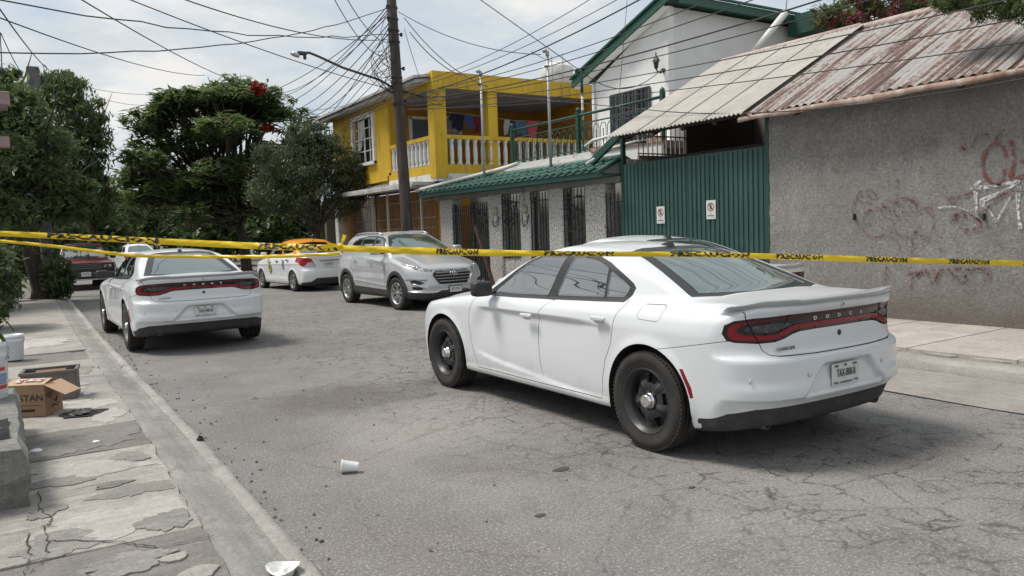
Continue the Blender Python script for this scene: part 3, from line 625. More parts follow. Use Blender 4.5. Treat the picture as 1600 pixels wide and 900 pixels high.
# ---------------------------------------------------------------- silver crossover
def suv_F():
    wp = pchip([(-2.3, .80), (-2.05, .865), (-1.6, .905), (-1.2, .912), (-.4, .90), (.5, .905), (1.2, .918), (1.6, .908), (1.95, .86), (2.3, .74)])
    sec = pchip([(.15, -.10), (.25, -.05), (.32, -.02), (.42, -.012), (.6, -.002), (.8, 0), (.95, -.012), (1.05, -.035), (1.13, -.08), (1.2, -.15), (1.35, -.4)])
    hz = pchip([(-2.3, 1.08), (-2.0, 1.14), (-1, 1.18), (.6, 1.165), (.95, 1.145), (1.3, 1.09), (1.7, 1.0), (2.0, .91), (2.15, .84), (2.3, .72)])
    rx = pchip([(.15, -2.1), (.3, -2.17), (.5, -2.21), (.75, -2.19), (.9, -2.12), (1.2, -2.06), (1.4, -1.95)])
    fx = pchip([(.15, 2.05), (.25, 2.17), (.38, 2.235), (.5, 2.24), (.62, 2.215), (.78, 2.17), (.88, 2.10), (1.0, 2.0)])
    wc = pchip([(1.0, .86), (1.15, .815), (1.3, .755), (1.45, .69), (1.56, .625), (1.63, .55), (1.7, .43)])
    rf = pchip([(-2.0, 1.58), (-1.5, 1.635), (-.9, 1.66), (-.3, 1.665), (.1, 1.635), (.4, 1.58), (.8, 1.45)])
    ws = pchip([(1.0, 1.20), (1.15, 1.02), (1.3, .77), (1.45, .48), (1.55, .25), (1.63, -.05), (1.72, -.5)])
    rg = pchip([(1.0, -2.10), (1.2, -2.03), (1.4, -1.87), (1.55, -1.72), (1.65, -1.6)])
    def F(x, y, z):
        w = wp(x)+sec(z)+.022*bump2(x, z, 1.335, .36, .43, .055)*(z > .2)+.022*bump2(x, z, -1.335, .36, .43, .055)*(z > .2)
        zl = 1.04-.085*(x-.3)
        w = w+.016*np.exp(-((z-zl)/.035)**2)*sstep(1.1, .7, x)-.02*sstep(.62, .78, z)*sstep(zl, zl-.12, z)*sstep(1.0, .7, np.abs(x+.1))
        w = w+.012*np.exp(-((z-(.53-.04*x))/.03)**2)*sstep(.95, .75, np.abs(x))
        hh = hz(x)-.075*(y/.9)**2+.018*sstep(.60, .50, y)*sstep(.7, 1.0, x)*sstep(2.2, 1.9, x)
        low = smax(y-w, z-hh, .09); p = np.clip(y/.91, 0, 1.1)
        low = smax(low, rx(z)+.06*p**2+.2*p**6-x, .06); fr = fx(z)-.10*p**2-.34*p**5
        # grille opening and fog recesses
        gw = np.interp(z, [.52, .56, .73, .84], [.30, .36, .47, .38])
        fr = fr-.035*sstep(.835, .81, z)*sstep(.53, .555, z)*sstep(gw+.01, gw-.02, y)
        fr = fr-.05*sstep(.655, .63, z-.06*(y-.8))*sstep(.40, .43, z)*sstep(.60-.2*(z-.5), .64-.2*(z-.5), y)*sstep(.92, .88, y)
        fr = fr+.02*sstep(.41, .38, z)
        low = smax(low, x-fr, .05); low = smax(low, .24-z+.0*x, .05)
        pl = .05*np.clip((np.abs(x+.3)-.5)/1.2, 0, 1.6)**2
        cab = smax(y-(wc(z)-pl), z-(rf(x)-.05*(y/.6)**2), .09); q = np.clip(y/.75, 0, 1.2)
        cab = smax(cab, (x-(ws(z)-.16*q**2))*.55, .05); cab = smax(cab, rg(z)+.12*q**2-x, .08); cab = smax(cab, .9-z, .02)
        return smin(low, cab, .035)
    return F
FRONT = lambda c, n: (n[:, 0] > .1) & (c[:, 0] > 1.5)
def make_suv(h=.026):
    SIL = paint('silver_car_paint', (.50, .51, .52), d=.35, rough=.32, metal=.35, coat=.7)
    sh = Shell(suv_F(), (-2.3, 0, .16), (2.34, 1.0, 1.74), h); R = .415
    for x0 in (1.335, -1.335): sh.cut(arch_poly(x0, .36, R-.03), 'drop', flt=lambda c, n: (c[:, 1] > .5) & (c[:, 2] < .95))
    for x0 in (1.335, -1.335): sh.cut(arch_poly(x0, .36, R+.055, zb=.2), 'cladding', flt=SIDE)
    sh.cut([(-2.1, .36), (-1.7, .42), (-.9, .44), (.9, .405), (1.6, .33), (1.9, .28), (1.9, .1), (-2.1, .1)], 'cladding', flt=SIDE)
    sh.cut([(-.01, .41), (.30, .415), (.44, .375), (.58, .37), (.95, .40), (.95, .1), (-.01, .1)], 'lower_bumper', ax=(1, 2), flt=FRONT, over=('body', 'cladding'))
    G = [(.66, 1.19), (.60, 1.25), (.42, 1.41), (.30, 1.495), (.15, 1.545), (-.12, 1.575), (-.6, 1.575), (-1.05, 1.53), (-1.25, 1.47), (-1.36, 1.38), (-1.30, 1.31), (-1.1, 1.27), (-.3, 1.215)]
    sh.cut(G, 'frame', flt=lambda c, n: (n[:, 1] > .2) & (c[:, 1] > .4))
    sh.cut([(.56, 1.215), (.40, 1.385), (.28, 1.475), (.12, 1.525), (-.06, 1.548), (-.11, 1.245)], 'glass_0', flt=SIDE, over=('frame',))
    sh.cut([(-.18, 1.252), (-.14, 1.553), (-.6, 1.555), (-.78, 1.54), (-.82, 1.288)], 'glass_1', flt=SIDE, over=('frame',))
    sh.cut([(-.87, 1.29), (-.83, 1.535), (-1.04, 1.508), (-1.22, 1.45), (-1.32, 1.38), (-1.27, 1.33), (-1.1, 1.305)], 'glass_2', flt=SIDE, over=('frame',))
    FW = lambda c, n: (n[:, 0] > .2) & (c[:, 0] > -.2) & (c[:, 0] < 1.3) & (c[:, 2] > 1.13)
    sh.cut([(-.01, 1.60), (.35, 1.59), (.50, 1.555), (.62, 1.42), (.74, 1.22), (.74, 1.165), (-.01, 1.165)], 'ws_frame', ax=(1, 2), flt=FW)
    sh.cut([(-.01, 1.585), (.34, 1.575), (.475, 1.54), (.60, 1.40), (.70, 1.24), (.70, 1.20), (-.01, 1.20)], 'windscreen', ax=(1, 2), flt=FW, over=('ws_frame',))
    sh.cut([(-.01, .80), (.35, .805), (.42, .79), (.445, .73), (.40, .66), (.33, .55), (.28, .54), (-.01, .54)], 'grille', ax=(1, 2), flt=FRONT)
    sh.cut([(.43, .83), (.52, .865), (.72, .925), (.84, .985), (.86, .96), (.84, .90), (.76, .855), (.62, .815), (.52, .795), (.46, .80)], 'headlight', ax=(1, 2), flt=lambda c, n: c[:, 0] > 1.45)
    sh.cut([(.62, .575), (.70, .62), (.80, .64), (.84, .62), (.83, .555), (.70, .545)], 'fog', ax=(1, 2), flt=FRONT)
    sh.cut([(.64, .50), (.82, .505), (.82, .46), (.74, .435), (.67, .445)], 'fog', ax=(1, 2), flt=FRONT)
    for ln in ([(.80, 1.10), (.82, .99), (.80, .75), (.74, .45)], [(-.15, 1.2), (-.17, .9), (-.20, .45)], [(-1.10, 1.25), (-1.12, 1.0), (-1.0, .82), (-.93, .6), (-.92, .45)]): sh.seam(ln, flt=SIDE, w=.006)
    sh.seam([(.74, 1.02), (.755, 1.3), (.74, 1.7), (.62, 1.98), (.48, 2.08), (-.001, 2.12)], ax=(1, 0), flt=lambda c, n: (n[:, 2] > .35) & (c[:, 0] > .95), w=.007)
    sh.cut([(-.15, 1.2), (-.17, .9), (-.20, .42), (.73, .42), (.80, .75), (.82, .99), (.80, 1.10), (.6, 1.19)], 'door_0', flt=SIDE); sh.cut([(-.15, 1.2), (-.17, .9), (-.2, .42), (-.92, .44), (-.93, .6), (-1.0, .82), (-1.12, 1.0), (-1.10, 1.25)], 'door_1', flt=SIDE)
    sh.retag(lambda c, n: (n[:, 2] < -.6) & (c[:, 2] < .4), 'under')
    root = empty('crossover_car'); body = sh.obj('body', 'body', SIL, root); sh.obj('underbody', 'under', UNDER, body); sh.obj('panel_gap', 'seam', GAP, body, .008)['kind'] = 'stuff'
    LMP = mat('headlamp_glass', (.16, .165, .17), .06, ior=1.6, var=(18, (.5, .52, .54), .5, .62)); ALLOY = mat('alloy_wheel', (.42, .42, .42), .3, .8)
    for sd in (1, -1):
        for k in (0, 1):
            d = sh.obj('door', 'door_%d' % k, SIL, root, side=sd); sh.obj('window_glass', 'glass_%d' % k, GLASS, d, .006, side=sd)
            hb = superbox(((-.02, -.86)[k], sd*.925, (1.03, 1.09)[k]), (.19, .03, .036), 5, 8); hb.build('door_handle', SIL, d)
        sh.obj('window_frame', 'frame', BLK, root, .003, side=sd); sh.obj('quarter_window', 'glass_2', GLASS, root, .006, side=sd)
        hl = sh.obj('headlight', 'headlight', LMP, root, .004, side=sd)
        for yy, zz, xx in ((.55, .845, 1.985), (.68, .885, 1.90)): MB().lathe([(.036, 0), (.030, .02), (.022, .028), (0, .03)], c=(xx-.02, sd*yy, zz), n=14, M=Matrix.Rotation(math.pi/2, 3, 'Y')).build('lamp_lens', CHROME, hl)
        sh.obj('fog_light', 'fog', BLK, root, .012, side=sd)
        MB().tube([(2.11, sd*.44, .43), (2.12, sd*.60, .475), (2.06, sd*.78, .535), (1.98, sd*.86, .57)], .020, 8).build('chrome_strip', mat('satin_silver', (.6, .6, .61), .25, .8), root)
        m = superbox((.60, sd*1.02, 1.235), (.17, .22, .145), 4, 10); m.build('door_mirror', SIL, root); MB().box((.63, sd*.90, 1.19), (.08, .16, .035), bev=.01).build('mirror_arm', BLK, root)
        rl = MB(); rl.tube([(.05, sd*.57, 1.60), (-.15, sd*.57, 1.638), (-.8, sd*.57, 1.652), (-1.3, sd*.56, 1.635), (-1.5, sd*.555, 1.60)], .018, 8); rl.build('roof_rail', mat('satin_silver', (.6, .6, .61), .25, .8), root)
        for x0 in (1.335, -1.335): arch_liner(x0, .36, R-.02, .90, .5, UNDER, body, sd)
        MB().box((-2.08, sd*.62, .95), (.06, .3, .14), bev=.02).build('tail_light', mat('tail_lamp_red'), root)
    sh.obj('wheel_arch_cladding', 'cladding', BLKR, root, -.008); sh.obj('lower_bumper', 'lower_bumper', BLKR, root, .004)
    sh.obj('windscreen_surround', 'ws_frame', BLK, root, .002); sh.obj('windscreen', 'windscreen', GLASSR, root, .005); gr = sh.obj('grille', 'grille', BLK, root, .02)
    STR = mat('grille_slat_silver', (.30, .30, .31), .25, .8)
    for i, zz in enumerate((.775, .715, .655, .595)):
        hw = np.interp(zz, [.54, .66, .73, .80], [.31, .395, .425, .39]); P = [(2.165-.10*(y/.91)**2+.09*(.8-zz), y, zz) for y in np.linspace(-hw, hw, 9)]
        b = MB(); b.grid([[(p[0], p[1], p[2]+.016), (p[0]+.022, p[1], p[2]+.008), (p[0]+.022, p[1], p[2]-.010), (p[0], p[1], p[2]-.014)] for p in P]); b.build('grille_slat', STR, gr, fix=False)
    o = MB(); E = []
    for i in range(33):
        a = 2*math.pi*i/32; E.append((2.20, .085*math.cos(a), .755+.045*math.sin(a)))
    o.tube(E, .008, 6); 
    for t in (-1, 1): o.tube([(2.20, t*.038-.012, .725), (2.20, t*.030+.012, .785)], .009, 6)
    o.tube([(2.20, -.035, .748), (2.20, .035, .762)], .008, 6); o.build('badge', CHROME, gr)
    bar = MB(); bar.tube([(2.19, .44, .43), (2.225, .2, .425), (2.23, 0, .424), (2.225, -.2, .425), (2.19, -.44, .43)], .020, 8); bar.build('chrome_strip', mat('satin_silver', (.6, .6, .61), .25, .8), root)
    number_plate(root, 'SSC-13-78', (2.262, 0, .43), (0, 1, 0), (0, 0, 1), fr=BLK, w=.29, h=.12, marks=False, fg=(.12, .12, .12))
    for t in (-.25, .25): MB().tube([(1.12, t+.05, 1.165), (1.0, t-.2, 1.24)], .009, 5).build('wiper', BLK, root)
    add_wheels(root, wheel_meshes('suv', .351, .225, .225, 'alloy'), 2.67, 1.62, .351, ALLOY, ALLOY, steer=.06)
    return root
suv = make_suv(); suv.location = (7.83, 16.47, 0); suv.rotation_euler.z = rad(-88.97)
tag(suv, 'silver crossover car facing us on the right, wheels by the tiled garden wall', 'car')

# ---------------------------------------------------------------- taxi saloon
def taxi_F():
    wp = pchip([(-2.2, .72), (-1.95, .79), (-1.5, .835), (-1.0, .84), (0, .838), (1.0, .84), (1.6, .825), (2.0, .76), (2.2, .66)])
    sec = pchip([(.12, -.10), (.2, -.05), (.28, -.02), (.4, -.008), (.6, 0), (.8, 0), (.9, -.012), (.98, -.045), (1.05, -.1), (1.15, -.24), (1.3, -.5)])
    hz = pchip([(-2.2, 1.03), (-2.0, 1.075), (-1.6, 1.10), (-1, 1.09), (.7, 1.05), (1.0, 1.02), (1.4, .96), (1.8, .86), (2.1, .74), (2.25, .64)])
    rx = pchip([(.12, -2.0), (.25, -2.07), (.38, -2.13), (.5, -2.145), (.62, -2.13), (.66, -2.09), (.72, -2.065), (.9, -2.06), (1.0, -2.075), (1.1, -2.06)])
    fx = pchip([(.12, 2.0), (.25, 2.1), (.45, 2.17), (.65, 2.14), (.8, 2.05), (1, 1.9)])
    wc = pchip([(.95, .79), (1.08, .745), (1.2, .70), (1.32, .645), (1.42, .595), (1.50, .54), (1.58, .43)])
    rf = pchip([(-1.5, 1.39), (-1.1, 1.495), (-.6, 1.545), (-.2, 1.56), (.2, 1.535), (.5, 1.47), (.9, 1.34)])
    ws = pchip([(.95, 1.28), (1.05, 1.10), (1.2, .82), (1.35, .50), (1.45, .2), (1.52, -.1), (1.58, -.5)])
    rg = pchip([(.95, -1.80), (1.09, -1.62), (1.2, -1.44), (1.32, -1.22), (1.42, -1.02), (1.5, -.85), (1.56, -.7)])
    def F(x, y, z):
        w = wp(x)+sec(z)+.010*bump2(x, z, 1.3, .3, .36, .04)*(z > .15)+.010*bump2(x, z, -1.3, .3, .36, .04)*(z > .15)
        w = w+.010*np.exp(-((z-(.80-.02*x))/.03)**2)-.014*sstep(.35, .45, z)*sstep(.70, .55, z)*sstep(1., .8, np.abs(x))
        low = smax(y-w, z-(hz(x)-.06*(y/.85)**2), .09); p = np.clip(y/.84, 0, 1.1)
        low = smax(low, rx(z)+.05*p**2+.2*p**6-x, .05); low = smax(low, x-(fx(z)-.08*p**2-.34*p**4), .09); low = smax(low, .19-z, .05)
        pl = .05*np.clip((np.abs(x+.2)-.4)/1.1, 0, 1.6)**2
        cab = smax(y-(wc(z)-pl), z-(rf(x)-.05*(y/.55)**2), .09); q = np.clip(y/.65, 0, 1.2)
        cab = smax(cab, (x-(ws(z)-.15*q**2))*.55, .05); cab = smax(cab, (rg(z)+.10*q**2-x)*.55, .05); cab = smax(cab, .8-z, .02)
        return smin(low, cab, .035)
    return F
def make_taxi(h=.026):
    WT = mat('taxi_white', (.74, .75, .76), .3, coat=.5); OR = mat('taxi_orange', (.80, .30, .025), .35, coat=.5)
    sh = Shell(taxi_F(), (-2.24, 0, .12), (2.26, .92, 1.58), h); R = .345
    for x0 in (1.3, -1.3): sh.cut(arch_poly(x0, .31, R-.01), 'drop', flt=lambda c, n: (c[:, 1] > .45) & (c[:, 2] < .8))
    G = [(.92, 1.06), (.75, 1.15), (.50, 1.28), (.30, 1.37), (.10, 1.42), (-.4, 1.435), (-.75, 1.41), (-1.0, 1.34), (-1.17, 1.24), (-1.22, 1.15), (-.9, 1.11), (0, 1.07)]
    sh.cut(G, 'frame', flt=lambda c, n: (n[:, 1] > .2) & (c[:, 1] > .4))
    sh.cut([(.80, 1.09), (.50, 1.255), (.28, 1.345), (.08, 1.395), (-.28, 1.41), (-.30, 1.10)], 'glass_0', flt=SIDE, over=('frame',))
    sh.cut([(-.37, 1.105), (-.35, 1.412), (-.6, 1.405), (-.78, 1.375), (-.98, 1.305), (-1.12, 1.215), (-1.14, 1.17), (-.9, 1.135)], 'glass_1', flt=SIDE, over=('frame',))
    RWf = lambda c, n: (n[:, 0] < -.15) & (c[:, 0] < -.6) & (c[:, 0] > -1.8) & (c[:, 2] > 1.1)
    sh.cut([(-.01, 1.455), (.40, 1.43), (.48, 1.39), (.56, 1.25), (.62, 1.125), (-.01, 1.115)], 'rear_glass', ax=(1, 2), flt=RWf)
    FW = lambda c, n: (n[:, 0] > .2) & (c[:, 0] > -.2) & (c[:, 0] < 1.3) & (c[:, 2] > 1.06)
    sh.cut([(-.01, 1.47), (.40, 1.44), (.52, 1.36), (.66, 1.12), (.64, 1.07), (-.01, 1.08)], 'windscreen', ax=(1, 2), flt=FW)
    RR = lambda c, n: (c[:, 0] < -1.55) & (n[:, 0] < .35)
    sh.cut([(.85, 1.02), (.62, .985), (.545, .98), (.40, .72), (.44, .70), (.70, .725), (.80, .78), (.83, .88)], 'tail', ax=(1, 2), flt=RR)
    sh.cut([(.62, .86), (.50, .86), (.40, .72), (.44, .70), (.70, .725), (.72, .75)], 'tail_clear', ax=(1, 2), flt=RR, over=('tail',))
    sh.cut([(-.01, .40), (.42, .40), (.56, .30), (.85, .27), (.85, .1), (-.01, .1)], 'valance', ax=(1, 2), flt=lambda c, n: (c[:, 0] < -1.8) & (n[:, 0] < .3))
    sh.cut([(1.75, .70), (2.0, .78), (2.12, .62), (2.05, .55)], 'headlight', flt=SIDE)
    for ln in ([(.98, 1.05), (1.0, .85), (.93, .5), (.86, .27)], [(-.33, 1.07), (-.35, .8), (-.36, .27)], [(-1.2, 1.14), (-1.17, .9), (-1.05, .68), (-.92, .5), (-.9, .27)], [(.86, .27), (-.9, .27)]): sh.seam(ln, flt=SIDE, w=.006)
    sh.seam([(.50, 1.06), (.52, .97), (.40, .72), (.34, .675), (-.001, .67)], ax=(1, 2), flt=RR, w=.006)
    sh.cut([(.98, 1.05), (1.0, .85), (.93, .5), (.86, .27), (-.36, .27), (-.35, .8), (-.33, 1.07)], 'door_0', flt=SIDE)
    sh.cut([(-.33, 1.07), (-.35, .8), (-.36, .27), (-.9, .27), (-.92, .5), (-1.05, .68), (-1.17, .9), (-1.2, 1.14)], 'door_1', flt=SIDE)
    sh.retag(lambda c, n: (c[:, 2] > 1.095+.0*c[:, 0]) & ((c[:, 0] > -1.45) | (c[:, 2] > 1.13)) & (c[:, 0] < 1.0), 'roof')
    sh.retag(lambda c, n: (n[:, 2] < -.6) & (c[:, 2] < .35), 'under')
    root = empty('taxi'); body = sh.obj('body', 'body', WT, root); sh.obj('roof', 'roof', OR, body); sh.obj('underbody', 'under', UNDER, body); sh.obj('panel_gap', 'seam', GAP, body, .007)['kind'] = 'stuff'
    RED = mat('taxi_tail_red', (.35, .015, .02), .15); CLR = mat('taxi_tail_clear', (.5, .5, .52), .2)
    for sd in (1, -1):
        for k in (0, 1):
            d = sh.obj('door', 'door_%d' % k, WT, root, side=sd); sh.obj('window_glass', 'glass_%d' % k, GLASS, d, .006, side=sd)
            superbox(((-.12, -.95)[k], sd*.852, (.89, .93)[k]), (.17, .03, .036), 5, 8).build('door_handle', BLK, d)
            cx, cz = ((.47, .70), (-.62, .79))[k]; r0, r1 = ((.125, .185), (.10, .14))[k]; y0 = sd*.8425
            for j, (q, mm) in enumerate(((1., mat('emblem_blue_dark' if k else 'emblem_green', (.03, .06, .16) if k else (.16, .20, .03), .5)), (.74, mat('emblem_pale' if k else 'emblem_yellow', (.45, .5, .58) if k else (.55, .50, .10), .5)), (.45, mat('emblem_blue_dark' if k else 'emblem_dark_green', (.03, .06, .16) if k else (.03, .09, .03), .5)))):
                e = MB(); pts = [(cx+r0*q*math.cos(t), cz+r1*q*math.sin(t)) for t in np.linspace(0, 2*math.pi, 20, endpoint=False)]; yy = y0+sd*(.004+.003*j); e.prism(pts, y0-sd*.012, yy, axis=1); e.build('door_emblem', mm, d)
        sh.obj('window_frame', 'frame', OR, root, .0, side=sd)
        tl = sh.obj('tail_light', 'tail', RED, root, -.004, side=sd); sh.obj('clear_lens', 'tail_clear', CLR, tl, -.004, side=sd)
        sh.obj('headlight', 'headlight', CLR, root, .002, side=sd)
        superbox((.72, sd*.93, 1.11), (.12, .18, .12), 4, 8).build('door_mirror', WT, root)
        for x0 in (1.3, -1.3): arch_liner(x0, .31, R, .83, .45, UNDER, body, sd)
    sh.obj('windscreen', 'windscreen', GLASS, root, .005); sh.obj('rear_window', 'rear_glass', GLASS, root, .006); sh.obj('bumper_valance', 'valance', BLKR, root, .004)
    MB().box((-2.085, 0, .90), (.02, .62, .028), bev=.008).build('boot_trim', CHROME, root)
    MB().tube([(-.95, 0, 1.475), (-1.05, 0, 1.51)], .012, 6).build('roof_antenna', BLK, root)
    number_plate(root, 'A-1378-T', (-2.083, 0, .79), (0, -1, 0), (0, 0, 1), bg=(.45, .62, .40), marks=False)
    t = MB(); t.box((.35, 0, 1.53), (.2, .0, .0)) if 0 else None
    add_wheels(root, wheel_meshes('taxi', .308, .20, .185, 'multi'), 2.6, 1.49, .308, mat('taxi_wheel', (.33, .33, .33), .35, .7), mat('taxi_wheel'), .185)
    return root
taxi = make_taxi(); taxi.location = (7.96, 24.35, 0); taxi.rotation_euler.z = rad(94.2)
tag(taxi, 'white taxi with orange roof and round door emblems parked under the dark tree', 'car')

# ---------------------------------------------------------------- old red pickup
def pickup_F():
    wp = pchip([(-2.6, .90), (-2.0, .93), (0, .94), (2.0, .93), (2.5, .90)]); sec = pchip([(.2, -.06), (.35, -.02), (.5, 0), (.85, 0), (.95, -.02), (1.02, -.06), (1.1, -.15), (1.25, -.4)])
    hz = pchip([(-2.7, 1.08), (.0, 1.10), (.9, 1.07), (1.5, 1.05), (2.2, 1.01), (2.5, .97)])
    wc = pchip([(1.0, .85), (1.1, .80), (1.5, .68), (1.62, .62), (1.7, .5)]); ws = pchip([(1.0, 1.05), (1.1, .92), (1.6, .38), (1.7, .2)])
    def F(x, y, z):
        low = smax(y-wp(x)-sec(z), z-(hz(x)-.04*(y/.9)**2), .06); low = smax(low, -2.6-x, .04); p = np.clip(y/.93, 0, 1.1)
        low = smax(low, x-(2.42-.05*p**2-.05*p**6-.10*sstep(.6, .3, z)), .04); low = smax(low, .36-z, .04); low = smax(low, -smax(smax(smax(y-.80, .62-z, .02), x-(-.75), .02), -2.52-x, .02), .02)
        cab = smax(y-wc(z), z-(1.66-.03*(y/.6)**2), .07); cab = smax(cab, (x-ws(z)+.05*(y/.7)**2)*.7, .04); cab = smax(cab, -.62-x, .06); cab = smax(cab, .9-z, .02)
        return smin(low, cab, .03)
    return F
def make_pickup(h=.035):
    RED = mat('faded_red_paint', (.13, .016, .022), .4, coat=.3, var=(5, (.24, .07, .075), .45, .7))
    sh = Shell(pickup_F(), (-2.7, 0, .3), (2.6, 1.02, 1.74), h)
    for x0 in (1.45, -1.5): sh.cut(arch_poly(x0, .37, .42, zb=.2), 'drop', flt=lambda c, n: (c[:, 1] > .5) & (c[:, 2] < .9))
    sh.cut([(.72, 1.12), (.34, 1.55), (.2, 1.60), (-.42, 1.60), (-.50, 1.12)], 'glass', flt=SIDE)
    sh.cut([(-.01, 1.60), (.52, 1.585), (.60, 1.5), (.74, 1.15), (.70, 1.11), (-.01, 1.12)], 'windscreen', ax=(1, 2), flt=lambda c, n: (n[:, 0] > .2) & (c[:, 0] < 1.1) & (c[:, 0] > 0))
    sh.cut([(-.01, .945), (.88, .94), (.90, .70), (-.01, .70)], 'grille', ax=(1, 2), flt=FRONT)
    sh.cut([(-.01, .70), (1., .70), (1., .2), (-.01, .2)], 'lower', ax=(1, 2), flt=FRONT)
    root = empty('pickup_truck'); body = sh.obj('body', 'body', RED, root); gr = sh.obj('grille', 'grille', BLK, root, .02); sh.obj('front_apron', 'lower', BLKR, root, .01)
    sh.obj('windscreen', 'windscreen', GLASSR, root, .005)
    for sd in (1, -1):
        sh.obj('window_glass', 'glass', GLASS, root, .006, side=sd)
        for x0 in (1.45, -1.5): arch_liner(x0, .37, .42, .92, .5, UNDER, body, sd)
        for yy in (.62, .77): MB().lathe([(.062, 0), (.058, .015), (.03, .03), (0, .032)], c=(2.355, sd*yy, .83), n=16, M=Matrix.Rotation(math.pi/2, 3, 'Y')).build('headlight', mat('headlamp_glass'), root)
        superbox((.70, sd*.98, 1.16), (.1, .2, .18), 4, 8).build('door_mirror', BLK, root)
    for zz in (.91, .84, .77): MB().box((2.385, 0, zz), (.03, 1.0, .018)).build('grille_slat', mat('grille_grey', (.2, .2, .2), .4, .5), gr)
    b = MB(); b.box((2.46, 0, .53), (.12, 1.80, .20), bev=.03); b.build('front_bumper', mat('bumper_black', (.03, .03, .032), .4), root)
    b = MB(); b.box((2.47, 0, .385), (.07, 1.5, .05), bev=.01); b.build('bumper_strip', mat('worn_chrome', (.55, .55, .55), .3, .8), root)
    number_plate(root, 'RX-41-207', (2.527, .0, .57), (0, 1, 0), (0, 0, 1), bg=(.5, .5, .48), marks=False)
    add_wheels(root, wheel_meshes('pickup', .36, .2, .22, 'steel'), 2.95, 1.62, .36, mat('black_steel_wheel'), mat('worn_chrome'))
    return root
pk = make_pickup(); pk.location = (2.62, 33.6, 0); pk.rotation_euler.z = rad(-93)
tag(pk, 'old dark red pickup truck facing us beyond the left patrol car', 'pickup truck')
far = copy_tree(taxi)
far.location = (6.2, 47, 0); far.rotation_euler.z = rad(92); tag(far, 'small white car far down the street, right of the red pickup', 'car')
for ch in list(far.children_recursive):
    if ch.name.split('.')[0] in ('door_emblem',): bpy.data.objects.remove(ch)
    elif ch.name.split('.')[0] in ('roof', 'window_frame'):
        for sl in ch.material_slots: sl.link = 'OBJECT'; sl.material = MATS['taxi_white']
